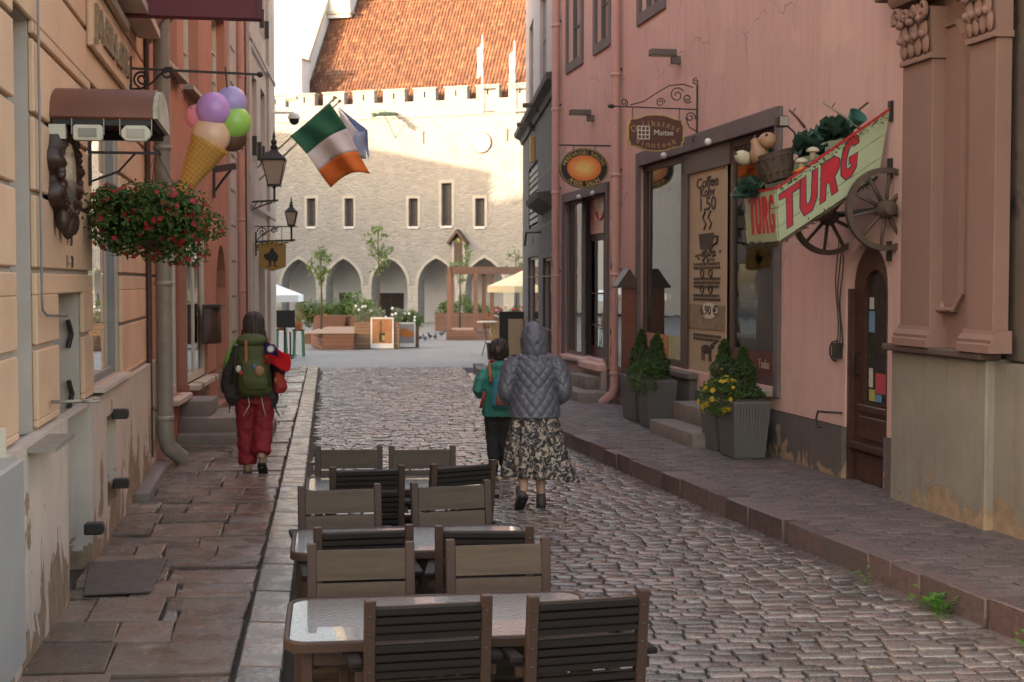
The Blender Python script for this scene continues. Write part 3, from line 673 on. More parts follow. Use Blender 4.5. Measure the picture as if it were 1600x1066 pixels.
B(bx_(357), bx_(370), -.05, -.002, 0, 11).build('pilaster_strip', M['beige'], bB)
for i in range(9): B(bx_(358) , bx_(364), -.062, -.0505, 1.2 + i * .62, 1.235 + i * .62).build('iron_cramp', M['iron'], bB)
B(bx_(312), bx_(318), -.02, -.031 + .0, .28, .5).build('cellar_vent', M['black'], bB)
# doorsteps
sx0, sx1 = bx_(262, .4), bx_(296, .4)
t = thing('stone_doorsteps', 'worn stone steps rising to the red door beside the zinc downpipe', 'steps', Bf.w(0, 0, 0), Bf.rz)
for a, b, y0, z0, z1 in ((bx_(284) - .9, bx_(284) + 1.1, -1.15, -.02, .17), (bx_(284) - .7, bx_(284) + .75, -.78, .16, .36), (bx_(284) - .5, bx_(284) + .35, -.42, .35, .56)):
    B(a, b, y0, -.032, z0, z1).build('step', M['stone'], t, bevel=.025, smooth=40)
bo = Bf.P(343, 500, .22)
t = thing('wall_box', 'brown wooden letter box with rounded front on the salmon wall', 'box', Bf.w(bo[0], 0, 0), Bf.rz)
MB().prismz([(-.28, 0), (-.28, -.12), (-.2, -.21), (0, -.25), (.2, -.21), (.28, -.12), (.28, 0)], 1.18, 1.72).build('case', M['darkwood'], t, bevel=.012, smooth=40); B(-.3, .3, -.27, -.001, 1.722, 1.76).build('lid', M['darkwood'], t); B(.12, .2, -.222, -.2, 1.3, 1.62).build('glazed_panel', M['zinc'], t)
bo = Bf.P(333, 300)
t = thing('beam_bracket', 'heavy dark timber and iron bracket jutting from the salmon wall', 'bracket', Bf.w(bo[0], 0, 0), Bf.rz)
MB().bar((0, 0, 3.86), (0, -.36, 3.92), .06, .1).build('beam', M['darkwood'], t); MB().tube([(0, -.01, 3.5), (0, -.15, 3.7), (0, -.28, 3.86)], .022, 6).build('strut', M['iron'], t); B(-.06, .06, -.04, -.001, 3.42, 4.05).build('back_plate', M['iron'], t)
M['pinkpipe'] = mat('pink_pipe_paint', (.52, .26, .2), (.44, .22, .17), sc=3, rough=.6, bump=.1)
downpipe('pink_downpipe', 'orange pink painted downpipe at the far end of the salmon house', Bf, bx_(377, .1), .1, 11, .075, M['pinkpipe'], off=.1, jz=1.3)

# ================================================================== left: beige end building
b1 = Bf.w(XB1, -.02, 0); Cf = Frame(b1.x, b1.y, -.097, 1.0); cx_ = Cf.x
XC1 = cx_(427)
bC = thing('beige_building', 'tall beige plastered house at the corner of the square', 'building', Cf.o, Cf.rz)
hc = [(cx_(396), cx_(403), 4.6, 6.4), (cx_(409), cx_(416), 4.6, 6.4), (cx_(396), cx_(403), 7.6, 9.6), (cx_(409), cx_(416), 7.6, 9.6), (cx_(391), cx_(397), .4, 2.9), (cx_(404), cx_(414), .8, 2.6)]
wall_holes(0, XC1, -.1, 13, hc, y=0, depth=.3).build('wall', M['beige'], bC)
B(0, XC1 - .01, .4, 14, -.1, 13).build('rear_wall', M['beige'], bC)
for h in hc: window(bC, *h, .2, M['cream'], M['mirrorglass'], .06, 1, 2)
for a, b in ((0, cx_(390)), (cx_(418), XC1)): B(a, b, -.07, -.002, -.1, 12.9).build('pilaster', M['beige'], bC)
for z in (3.6, 6.9): B(0, XC1, -.1, -.072, z, z + .1).build('string_course', M['beige'], bC)
for h in hc[:4]:
    for s_ in (h[0] - .1, h[1] + .02): B(s_, s_ + .08, -.1, -.002, h[2] + .1, h[2] + .5).build('shutter_stay', M['iron'], bC)
# ================================================================== right: pink building
def pinkmat():
    k = NT('pink_plaster'); col = k.mix(k.ramp(k.noise(.6, 6, .65), .3, .7), (.66, .425, .375), (.6, .38, .33))
    col = k.mix(k.math('MULTIPLY', k.ramp(k.noise(2.2, 6, .7, k.stretch(3, 3, .16)), .45, .8), .75), col, (.5, .315, .275))
    col = k.mix(k.math('MULTIPLY', k.ramp(k.noise(.8, 3), .56, .6), .5), col, (.7, .48, .39))
    nz = k.n('ShaderNodeTexNoise', {'Vector': k.tc.outputs['Object'], 'Scale': 2.5, 'Detail': 6.0}).outputs['Color']
    wv = k.n('ShaderNodeVectorMath', {0: k.tc.outputs['Object'], 1: k.n('ShaderNodeVectorMath', {0: nz, 1: (.5, .5, .5)}, operation='MULTIPLY').outputs[0]}, operation='ADD').outputs[0]
    ed_ = k.n('ShaderNodeTexVoronoi', {'Vector': wv, 'Scale': .55}, feature='DISTANCE_TO_EDGE').outputs['Distance']
    cr = k.math('MULTIPLY', k.n('ShaderNodeMapRange', {'Value': ed_, 'From Min': .002, 'From Max': .006, 'To Min': 1.0, 'To Max': 0.0}).outputs[0], k.ramp(k.noise(.5, 3), .48, .56))
    col = k.mix(k.math('MULTIPLY', cr, .6), col, (.3, .19, .165)); col = k.mix(k.math('MULTIPLY', k.ramp(k.noise(1.7, 7, .7, dist=.8), .6, .64), .22), col, (.46, .33, .3))
    k.set('Base Color', col); k.set('Roughness', .92); k.set('Specular IOR Level', .25); k.bump(k.math('SUBTRACT', k.math('ADD', k.math('MULTIPLY', k.noise(45, 5), .5), k.noise(1.2, 4)), cr), .3, .015); return k.m
M['pink'] = pinkmat()
M['plinthR'] = peel('grey_plinth', (.15, .125, .115), (.11, .095, .09), (.42, .29, .19), .1, .75, th=.49)
M['graytrim'] = mat('gray_trim', (.16, .125, .115), (.12, .095, .09), sc=3, rough=.8, bump=.2)
M['brownframe'] = mat('brown_frame', (.085, .042, .032), (.06, .03, .024), sc=4, streak=(1, 1, 6), rough=.5)
R = Frame(5.68 - .18 * 12, 12.0, .18, -1.0); rx_ = R.x
HR = 13.0; XR0, XR1 = rx_(871), rx_(1414)
bP = thing('pink_building', 'long pink plastered house with shop windows along the kerbed pavement', 'building', R.o, R.rz)
o2 = (rx_(1001), rx_(1214), .93, 3.8); o1 = (rx_(883), rx_(949), .78, 3.55)
dr = (rx_(1322), rx_(1388), .16, 2.46)
up = [(rx_(888), rx_(908), 6.05, 7.9), (rx_(931), rx_(951), 6.05, 7.9), (rx_(1000), rx_(1034), 6.05, 7.9), (rx_(1110), rx_(1160), 6.05, 7.9), (rx_(1260), rx_(1340), 6.05, 7.9)]
up2 = [(a, b, 9.2, 11) for a, b, _, _ in up]
PT = .69
wall_holes(XR0, XR1, PT, HR, [o2, o1, (dr[0], dr[1], PT + 1e-4, dr[3])] + up + up2, depth=.3).build('wall', M['pink'], bP)
wall_holes(XR0, XR1, 0, PT, [(dr[0], dr[1], .16, PT - 1e-4)], y=-.03, depth=.33).build('plinth', M['plinthR'], bP)
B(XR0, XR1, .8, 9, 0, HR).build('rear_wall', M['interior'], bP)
MB().prism([(dr[0], dr[3])] + list(reversed([(dr[1], dr[3])] + [((dr[0] + dr[1]) / 2 + (dr[1] - dr[0]) / 2 * cos(pi * i / 16), dr[3] - .44 + .44 * sin(pi * i / 16) ** .85) for i in range(17)])) , -.003, .25).build('door_arch', M['pink'], bP)
M['winframe'] = mat('dark_window_paint', (.12, .105, .1), (.09, .08, .075), rough=.6)
for h in up + up2:
    w = window(bP, *h, .14, M['winframe'], M['mirrorglass'], .07, 2, 3)
    q = MB(); a, b, c, d = h; t_ = .16; q.bx(a - t_, a, -.03, .02, c - t_, d + t_).bx(b, b + t_, -.03, .02, c - t_, d + t_).bx(a, b, -.03, .02, c - t_, c).bx(a, b, -.03, .02, d, d + t_); q.build('surround', M['graytrim'], w)
# --- shop front 2 (delicatessen)
a, b, c, d = o2
q = MB(); q.bx(a - .16, a, -.045, .1, c - .1, d + .2).bx(b, b + .14, -.045, .1, c - .1, d + .2).bx(a, b, -.045, .1, d, d + .2); q.build('shop_surround', M['graytrim'], bP, bevel=.008)
x1, x2, x3, x4, x5 = rx_(1006, 0), rx_(1062), rx_(1072), rx_(1126), rx_(1140)
window(bP, a, x2, c, d, .1, M['brownframe'], M['glass'], .09, name='shop_window')
window(bP, x5 - .1, b, c, d, .1, M['brownframe'], M['glass'], .09, name='shop_window')
B(x2, x3 - .02, .02, .1, c, d).build('mullion', M['brownframe'], bP); B(x2, x5 - .1, .02, .24, d - .28, d).build('transom', M['brownframe'], bP)
dm = B(x4 + .02, x5 - .1, .1, .45, c, d - .28).build('door_post', M['brownframe'], bP)
M['kraft'] = mat('poster_kraft', (.46, .34, .22), (.4, .29, .18), sc=1.2, rough=.7, bump=0)
po = B(x3 - .02, x4 + .04, .05, .07, c, d - .28).build('menu_poster', M['kraft'], bP)
pm = (x3 + x4) / 2 + .02; pw = x4 - x3; inkm = mat('ink_brown', (.055, .028, .018), rough=.7, bump=0)
def pz_(py): return R.P(1098, py, -.05)[1]
for s_, z, sz in (('Coffee', pz_(287), .19), ('Kohv', pz_(302), .16), ('1.50', pz_(321), .24)): text(s_, sz, inkm, po, (pm, .046, z), .002, .004, sx=1.75)
cup = MB(); z = pz_(380)
cup.prism([(pm - .16, z - .08), (pm + .13, z - .08), (pm + .17, z + .12), (pm - .2, z + .12)], .042, .048)
for i in range(46): cup.ball((pm + random.gauss(0, .14), .046, z - .16 + random.gauss(0, .05)), (.028, .004, .018), 6, 4)
cup.tube([(pm + .17, .045, z + .08), (pm + .26, .045, z + .07), (pm + .24, .045, z - .01), (pm + .14, .045, z - .03)], .016, 5)
for s_ in (-.07, .06): cup.tube([(pm + s_, .045, z + .17), (pm + s_ + .05, .045, z + .24), (pm + s_ - .03, .045, z + .32), (pm + s_ + .03, .045, z + .4)], .012, 5)
cup.v = [(pm + (x - pm) * 1.7, y, z) for x, y, z in cup.v]; cup.build('coffee_cup_print', inkm, po)
ln = MB()
for z in [pz_(y_) for y_ in (413, 419, 436, 442, 448, 462, 468, 524, 530)]:
    x = pm - pw * .38
    while x < pm + pw * .36: w_ = U(.03, .08); ln.bx(x, x + w_, .043, .048, z - .018, z + .018); x += w_ + .03
for z in (pz_(427), pz_(452)):
    for s_ in (-.18, .16): ln.tube([(pm + s_ + .07 * cos(t), .045, z + .05 * sin(t)) for t in [i * pi / 5 for i in range(11)]], .012, 4)
ln.build('fine_print', inkm, po)
B(x3 - .01, x4 + .03, .04, .049, pz_(514), pz_(476)).build('photo_print', mat('sandwich_photo', (.16, .08, .045), (.3, .2, .12), sc=6, rough=.5, bump=0), po)
MB().lathe([(.001, 0), (.34, 0), (.34, .004), (.001, .005)], 24).xf(Matrix.Translation((pm + .12, .039, pz_(485))) @ Matrix.Rotation(pi / 2, 4, 'X') @ Matrix.Diagonal((1, .3, 1, 1))).build('price_oval', M['cream'], po)
text('6,90 €', .16, inkm, po, (pm + .12, .033, pz_(485)), .002, .003, sx=1.6)
mo = MB(); z = pz_(545)
mo.ball((pm, .045, z), (.13, .004, .06), 12, 6).ball((pm + .14, .045, z + .05), (.05, .004, .035), 8, 5).prism([(pm + .12, z + .08), (pm + .3, z + .14), (pm + .2, z + .07)], .043, .048)
for s_ in (-.1, -.05, .07, .11): mo.bx(pm + s_ - .012, pm + s_ + .012, .043, .048, z - .15, z)
mo.v = [(pm + (x - pm) * 1.7, y, z) for x, y, z in mo.v]; mo.build('moose_print', inkm, po)
# goods seen through the panes
for i, (X0, X1) in enumerate(((a + .1, x2 - .1), (x5, b - .1))):
    s_ = B(X0, X1, .3, .7, c + .04, c + .07).build('display_shelf', M['darkwood'], bP)
    for k in range(9): x = X0 + (X1 - X0) * (k + .5) / 9; MB().lathe([(.05, 0), (.055, .16), (.02, .22), (.018, .3)], 10, (x, .5 + U(-.08, .08), c + .07)).build('bottle', mat('jar%d_%d' % (i, k), (U(.05, .4), U(.04, .2), U(.02, .1)), rough=.3, bump=0), bP, smooth=60)
pc = [((.5, .12, .08), (.6, .45, .3)), ((.55, .3, .08), (.4, .1, .05)), ((.2, .3, .1), (.6, .5, .3))]
for k, (ca, cb) in enumerate(pc): B(a + .12 + k * (x2 - a - .24) / 3, a + .1 + (k + 1) * (x2 - a - .24) / 3, .06, .068, c + .1, c + .42).build('food_photo', mat('food_photo%d' % k, ca, cb, sc=11, rough=.4, bump=0), bP)
for k in range(7): B(a + .12 + k * .22, a + .3 + k * .22, .15, .16, d - .55, d - .1).build('bunting', mat('bunting%d' % k, [(.5, .04, .05), (.1, .3, .08), (.6, .5, .4)][k % 3], rough=.8, bump=0), bP)
B(x5, b - .1, .045, .06, c + .09, c + .38).build('window_sign', mat('maroon_film', (.13, .03, .028), rough=.4, bump=0), bP)
text('Jäätis', .15, M['kraft'], bP, (x5 + .35, .04, c + .23), .002); text('Tasku', .15, M['kraft'], bP, (b - .5, .04, c + .23), .002)
MB().lathe([(.05, 0), (.05, .1), (.03, .2), (.02, .5), (.025, .55)], 10, (x5 + .62, .25, c + .3)).build('vase', M['white'], bP, smooth=60)
# shop base: rounded brick pedestal with cracked render
B(rx_(1006), rx_(1090), -.1, .02, .1, c - .1).build('shop_base', M['plinthR'], bP, bevel=.02); B(rx_(1002), rx_(1092), -.14, .06, c - .1, c - .02).build('shop_sill', M['graytrim'], bP, bevel=.012)
B(rx_(1133), rx_(1214), -.12, .06, c - .1, c - .03).build('shop_sill', M['zinc'], bP, bevel=.01); B(rx_(1150), rx_(1210), -.16, -.031, .5, .56).build('grille_ledge', M['iron'], bP)
# shop lamps
for px in (1046, 1116): MB().ball((rx_(px), -.09, d + .03), .045, 10, 7).build('shop_lamp', M['white'], bP, smooth=True)
# --- shop front 1 (amber)
a, b, c, d = o1
q = MB(); q.bx(a - .14, a, -.04, .1, c - .06, d + .16).bx(b, b + .12, -.04, .1, c - .06, d + .16).bx(a, b, -.04, .1, d, d + .16); q.build('shop_surround', M['graytrim'], bP, bevel=.008)
y1, y2 = rx_(906), rx_(939)
window(bP, a, y1, c, d, .1, M['graytrim'], M['glass'], .06, name='shop_window'); window(bP, y2, b, c, d, .1, M['graytrim'], M['glass'], .06, name='shop_window')
dw = B(y1, y2, .2, .26, c, d).build('shop_door', M['brownframe'], bP)
B(y1 + .12, y2 - .12, .185, .199, c + .2, d - .75).build('door_pane', M['mirrorglass'], dw); B(y1 + .05, y2 - .05, .18, .199, d - .62, d - .02).build('jewellery_poster', mat('jewel_poster', (.5, .4, .36), (.45, .1, .05), sc=4, rough=.4, bump=0), dw)
MB().tube([((y1 + y2) / 2 + .25 * cos(t), .176, d - .26 + .13 * sin(t)) for t in [pi * 1 + i * pi / 12 for i in range(13)]], .022, 6).build('necklace_print', M['red'], dw)
for z in (c + 1.1, c + .55): B(y1 + .14, y2 - .14, .17, .184, z, z + .03).build('glazing_bar', M['brownframe'], dw)
B(rx_(883), rx_(921), -.12, .05, c - .1, c - .015).build('shop_sill', M['pink'], bP, bevel=.01); B(rx_(921), rx_(951), -.2, .05, c - .14, c - .03).build('shop_sill', M['pink'], bP, bevel=.01)
MB().bx(rx_(883), rx_(921), -.06, -.031, .1, c - .1).bx(rx_(921), rx_(951), -.12, -.031, .1, c - .14).build('shop_base', mat('pale_base', (.42, .33, .29), (.36, .28, .24), rough=.9), bP)
B(rx_(897, .06), rx_(905, .06), -.07, -.0605, .28, .5).build('cellar_opening', M['black'], bP)
MB().tube([(rx_(905), -.14, .35), (rx_(905), -.3, .66), (rx_(910), -.32, .73), (rx_(926), -.28, .75)], .022, 8).build('handrail', M['graytrim'], bP, smooth=True)
for px in (912, 934): MB().ball((rx_(px), -.09, d + .02), .045, 10, 7).build('shop_lamp', M['white'], bP, smooth=True)
# --- steps
def steps(label, X0, X1, spec):
    t = thing('shop_steps', label, 'steps', R.w(0, 0, 0), R.rz)
    for xa, xb, o, z0, z1 in spec: B(xa, xb, -o, -.1, z0, z1).build('step', M['stone'], t, bevel=.02, smooth=40)
m1 = rx_(1070, .4)
steps('dark stone steps between the grey planters below the coffee poster', 0, 0, [(rx_(1030, .6), rx_(1112, .5), .72, .1, .36), (rx_(1052, .4), rx_(1115, .3), .4, .34, .58)])
steps('low stone steps below the amber shop door', 0, 0, [(rx_(886, .5), rx_(914, .5), .62, .1, .34), (rx_(897, .3), rx_(920, .3), .36, .33, .55)])
# --- arched door
M['doorglass'] = mat('door_glass', (.03, .028, .028), (.045, .04, .036), sc=2, rough=.25, bump=0, spec=.3)
door = thing('arched_door', 'narrow arched dark wood door with a tall glazed panel in the pink wall', 'door', R.w(dr[0], 0, 0), R.rz)
Wd = dr[1] - dr[0]; zt = dr[3] - .03
def archpoly(x0, x1, z0, z1, rise): return [(x0, z0), (x1, z0)] + [((x0 + x1) / 2 + (x1 - x0) / 2 * cos(pi * i / 16), z1 - rise + rise * sin(pi * i / 16) ** .85) for i in range(17)]
M['doorwood'] = mat('door_wood', (.085, .035, .025), (.05, .02, .016), sc=4, streak=(1, 1, 7), rough=.42, bump=.2, rvar=.1)
fp = archpoly(.02, Wd - .02, .16, zt, .42); gp = archpoly(.24, Wd - .2, .95, zt - .22, .26)
# ring between frame outline and glass outline
q = MB(); n_ = len(fp); vs_ = [(x, .08, z) for x, z in fp] + [(x, .08, z) for x, z in gp] + [(x, .12, z) for x, z in gp]
q.add(vs_, [(i, (i + 1) % n_, n_ + (i + 1) % n_, n_ + i) for i in range(n_)] + [(n_ + i, n_ + (i + 1) % n_, 2 * n_ + (i + 1) % n_, 2 * n_ + i) for i in range(n_)])
q.build('leaf', M['doorwood'], door); q = MB().prism(list(reversed(gp)), .118, .124); q.build('pane', M['doorglass'], door); B(.1, Wd - .1, .3, .35, .2, 2.2).build('inner_dark', M['interior'], door)
B(.16, Wd - .14, .05, .079, .86, .93).build('rail', M['doorwood'], door, bevel=.01); B(.04, Wd - .04, .0, .079, .5, .57).build('weather_board', M['doorwood'], door, bevel=.02); B(.18, Wd - .16, .06, .079, .6, .82).build('lower_panel', M['doorwood'], door, bevel=.01); B(.1, Wd - .08, .065, .079, .2, .47).build('kick_panel', M['doorwood'], door, bevel=.008)
MB().prism([(-.0, .16), (.05, .16)] + [(.05, zt - .4)] + [(0, zt - .4)], .02, .078).build('jamb', M['doorwood'], door)
MB().tube([(.18, .07, 1.2), (.18, .0, 1.22), (.18, .0, 1.4), (.18, .07, 1.42)], .012, 6).build('handle', M['iron'], door, smooth=True)
for k, (x0, x1, z0, z1, c_) in enumerate(((.3, .38, 1.84, 1.95, (.6, .6, .58)), (.29, .4, 1.62, 1.82, (.15, .32, .45)), (.3, .37, 1.1, 1.28, (.6, .55, .45)), (.45, .68, 1.05, 1.24, (.5, .08, .1)), (.31, .42, .97, 1.08, (.45, .42, .12)), (.44, .56, .97, 1.04, (.1, .28, .4)))):
    B(x0, x1, .108, .116, z0, z1).build('sticker', mat('sticker%d' % k, c_, rough=.5, bump=0), door)
B(-.05, Wd + .05, -.22, .3, .11, .158).build('threshold', M['stone'], door, bevel=.015)
# hooks and cables beside the door
t = thing('cable_tangle', 'tangle of thin black cables hanging beside the arched door', 'cables', R.w(dr[0] - .16, 0, 0), R.rz)
random.seed(4)
for k in range(3): MB().tube([(.1 - .03 * k + .04 * sin(i * .9 + k), -.02 - .01 * k, 2.5 - i * (.115 if k < 2 else .13)) for i in range(10)], .006, 5).build('cable', M['black'], t, smooth=True)
MB().tube([(-.02 + .13 * cos(i * .7) , -.03, 1.42 + .1 * sin(i * .7)) for i in range(8)], .009, 5).build('cable_loop', M['black'], t, smooth=True); B(0, .1, -.07, -.001, 1.35, 1.5).build('junction_box', M['iron'], t)
t = thing('boot_hook', 'bent black iron hook low beside the arched door', 'hook', R.w(dr[0] - .28, 0, .72), R.rz)
MB().tube([(.25, .04, .1), (.1, -.12, .1), (.0, -.16, .1), (-.04, -.16, .02), (0, -.16, -.06), (.06, -.15, -.05)], .012, 6).build('hook', M['iron'], t, smooth=True)
# --- pipes with stickers
M['pinkpipe2'] = mat('pink_pipe_right', (.56, .32, .275), (.5, .28, .24), sc=3, rough=.6, bump=.1)
for px, lab in ((868, 'pink downpipe at the joint with the dark corner house'), (961, 'pink downpipe plastered with stickers between the two shop fronts')):
    X = rx_(px, .1); t = downpipe('pink_downpipe', lab, R, X, .13, 12.5, .075, M['pinkpipe2'], off=.1, jz=1.55, dirn=-.5)
    random.seed(px); z = .75
    while z < 3.0:
        a_ = U(-.9, .9); h = U(.05, .13); q = MB(); n_ = 5; wd_ = U(.4, .9); a0_ = -pi / 2 - .5 + U(-.5, .5)
        q.add([((.0775) * cos(a0_ + wd_ * (i / n_ - .5) * 2), -.1 + .0775 * sin(a0_ + wd_ * (i / n_ - .5) * 2), zz) for zz in (z, z + h) for i in range(n_ + 1)], [(i, i + 1, i + n_ + 2, i + n_ + 1) for i in range(n_)])
        c_ = random.choice([(.6, .58, .5), (.06, .06, .06), (.5, .08, .06), (.15, .2, .35), (.55, .45, .1), (.7, .7, .68), (.3, .3, .3)])
        key = 'st%d' % int(sum(c_) * 100)
        if key not in M: M[key] = mat(key, c_, tuple(x * .6 for x in c_), sc=25, rough=.6, bump=0)
        q.build('sticker', M[key], t); z += h * U(.6, 1.3)
# --- flat wall lamps
def slab_lamp(F, px, py, label, w=.36):
    X, Z = F.P(px, py, .2); t = thing('slab_lamp', label, 'lamp', F.w(X, 0, Z), F.rz)
    B(-.07, .07, -.42, -.06, .0, .09).build('housing', M['graytrim'], t, bevel=.01); B(-.04, .04, -.12, .001, -.1, 0).build('arm', M['graytrim'], t); B(-.05, .05, -.4, -.1, -.006, -.0005).build('diffuser', M['cream'], t)
slab_lamp(R, 1040, 88, 'grey slab lamp on the pink wall above the shop lintel'); slab_lamp(R, 910, 180, 'grey slab lamp on the pink wall above the oval sign')
# --- oval amber sign
X = rx_(957); t = thing('oval_sign', 'black oval hanging sign with glowing orange amber motif and gold letters', 'sign', R.w(X, 0, 0), R.rz)
def rpl(px, py, X):                             # pixel -> (out, z) on the plane across the street at local x = X
    d = ray(px, py); o = Vector((0, 0, CAMH)) - R.w(X, 0, 0); k = -o.dot(R.X) / d.dot(R.X); p = o + d * k
    return p.dot(-R.Y), p.z
RV = Matrix.Rotation(pi / 2, 4, 'Z')             # sign drawn in x,z facing -y -> turned to face the camera
ob, zb = rpl(873, 227, X); oc, zc_ = rpl(912, 263, X)
B(-.012, .012, -ob, .0, zb - .01, zb + .014).build('bar', M['iron'], t)
K = 22.6 / 2200
sg = empty('panel_group'); bpy.data.objects.remove(sg)
def sub(parent, loc):                            # sign face facing the camera side
    e = bpy.data.objects.new('face', None)
    return e
def disc(rx, rz, y0, y1, n=40, p=2.0): return MB().prism([(rx * math.copysign(abs(cos(2 * pi * i / n)) ** (2 / p), cos(2 * pi * i / n)), rz * math.copysign(abs(sin(2 * pi * i / n)) ** (2 / p), sin(2 * pi * i / n))) for i in range(n)], y0, y1)
def face(t, mb, name, m, off, z, smooth=False, bevel=0):
    o = mb.build(name, m, t, smooth, bevel); o.rotation_euler = (0, 0, pi / 2); o.location = (0, -off, z); return o
pan = face(t, disc(39 * K, 31 * K, -.03, .03), 'board', M['black'], oc, zc_, bevel=.006)
def ambm():
    k = NT('amber_print'); r = k.n('ShaderNodeVectorMath', {0: k.stretch(1 / .26, 1, 1 / .18)}, operation='LENGTH').outputs['Value']
    v = k.n('ShaderNodeTexVoronoi', {'Vector': k.tc.outputs['Object'], 'Scale': 26.}).outputs['Color']
    c = k.mix(k.ramp(r, .25, 1.0), (.85, .72, .3), (.72, .1, .02)); c = k.mix(.5, c, k.mix(.5, v, (.9, .5, .1)), 'MULTIPLY'); c = k.mix(.35, c, (.85, .35, .08)); k.set('Base Color', c); k.set('Roughness', .35); return k.m
MB().add(disc(27 * K, 20 * K, -.036, -.0305).v, disc(1, 1, 0, 1).f).build('amber_motif', ambm(), pan)
for rr in (37.5, ): MB().tube([(rr * K * cos(2 * pi * i / 40), -.032, (rr - 8) * K * sin(2 * pi * i / 40)) for i in range(41)], .006, 5).build('gold_rim', M['gold'], pan)
arc_text('MEREVAIGU SALONG', .085, 31.5 * K, 168, 12, M['gold'], pan, (0, -.034, 0), ry=24 * K); arc_text('AMBER SALON', .1, 32.5 * K, 225, 315, M['gold'], pan, (0, -.034, 0), ry=25 * K, up=False)
for s_ in (-16, 18): B(-.006, .006, -oc + s_ * K - .006, -oc + s_ * K + .006, zc_ + 26 * K, zb).build('hanger', M['iron'], t)
# --- delicatessen sign on scroll bracket
X = rx_(1089); K = 18.4 / 2200
t = thing('hanging_shop_sign', 'brown scalloped hanging sign on a wrought iron scroll bracket', 'sign', R.w(X, 0, 0), R.rz)
oa, za = rpl(955, 166, X); oc, zc_ = rpl(1024, 208, X)
q = MB(); q.bar((0, -.012, za - .42), (0, -.012, za + .3), .02, .02); q.bar((0, 0, za - .02), (0, -oa, za), .016, .016)
qq = MB()
for sp in (spiral((.28, .16), .02, .1, -.5, 1.5), spiral((.5, .06), .015, .06, 0, 1.5), spiral((.14, .12), .015, .06, 0, -1.4), spiral((.98, .05), .015, .05, 2.5, 1.3), [(.06, 0, .26), (.2, 0, .3), (.38, 0, .28), (.55, 0, .18), (.72, 0, .07), (.9, 0, .02)], spiral((.1, -.12), .015, .07, 1, 1.4), [(.02, 0, -.3), (.12, 0, -.24), (.16, 0, -.12)], spiral((.03, .34), .01, .045, 0, 1.3), spiral((.04, -.4), .01, .04, 0, 1.3)): qq.tube(sp, .008, 6)
qq.xf(Matrix.Translation((0, 0, za)) @ Matrix.Rotation(-pi / 2, 4, 'Z')); q.add(qq.v, qq.f); q.build('scroll_bracket', M['iron'], t, smooth=40)
MB().ball((0, -oa, za), (.02, .05, .03), 8, 6).build('finial', M['iron'], t, smooth=True)
M['signbrown'] = mat('sign_brown', (.1, .032, .022), (.085, .028, .02), rough=.45, bump=.05)
def scal(s): return [(s * x, s * z) for x, z in ([(-.26, -.18), (-.13, -.225), (0, -.235), (.13, -.225), (.26, -.18), (.35, -.17), (.355, -.12), (.375, -.1), (.375, .1), (.355, .12), (.35, .17), (.26, .18), (.13, .225), (0, .235), (-.13, .225), (-.26, .18), (-.35, .17), (-.355, .12), (-.375, .1), (-.375, -.1), (-.355, -.12), (-.35, -.17)])]
pan = face(t, MB().prism(scal(1), -.025, .025), 'board', M['gold'], oc, zc_)
MB().prism(scal(.95), -.029, -.0255).build('board_face', M['signbrown'], pan)
M['tan'] = mat('tan_paint', (.36, .22, .11), rough=.6, bump=0)
arc_text('Delikatess', .12, .62, 121, 59, M['tan'], pan, (0, -.031, -.5)); arc_text('Vinoteek', .11, .62, 244, 296, M['tan'], pan, (0, -.031, .46), up=False)
M['paleprint'] = mat('pale_print', (.62, .58, .5), rough=.6, bump=0)
text('Maitse', .1, M['paleprint'], pan, (.1, -.031, 0), .003)
q = MB()
for i in range(4):
    v_ = -.09 + i * .06; q.bx(-.24 + i * .05 - .006, -.24 + i * .05 + .006, -.034, -.0295, -.08, .08); q.bx(-.25, -.08, -.033, -.0296, -.08 + i * .0533 - .006, -.08 + i * .0533 + .006)
q.build('logo_grid', M['paleprint'], pan)
for s_ in (-36, 38): MB().tube([(0, -oc + s_ * K, zc_ + .17), (0, -oc + s_ * K, za)], .006, 5).build('hanger', M['iron'], t)
# --- roofed menu case
X, _ = R.P(974, 500, .2); t = thing('menu_case', 'reddish wooden menu case with a little gabled roof on the shop wall', 'menu case', R.w(X, 0, 0), R.rz)
zt_, zb_ = R.P(976, 447, .3)[1], .75
M['redwood'] = mat('redwood', (.19, .06, .035), (.13, .04, .026), sc=5, streak=(1, 1, 6), rough=.5)
MB().bx(-.13, -.1, -.26, -.02, zb_, zt_).bx(.1, .13, -.26, -.02, zb_, zt_).bx(-.1, .1, -.05, -.02, zb_, zt_).bx(-.1, .1, -.26, -.05, zb_, zb_ + .06).build('case', M['redwood'], t, bevel=.004)
MB().prismx([(-.34, zt_), (-.15, zt_ + .26), (.0, zt_ + .02), (.0, zt_ - .03), (-.34, zt_ - .03)], -.17, .17).build('roof', M['darkwood'], t)
B(-.095, .095, -.2, -.19, zb_ + .1, zt_ - .1).build('menu_sheet', M['kraft'], t); B(-.098, .098, -.258, -.252, zb_ + .07, zt_ - .03).build('glass_front', M['glass'], t)
B(-.16, .16, -.03, -.001, PT, zb_).build('wall_batten', M['redwood'], t)

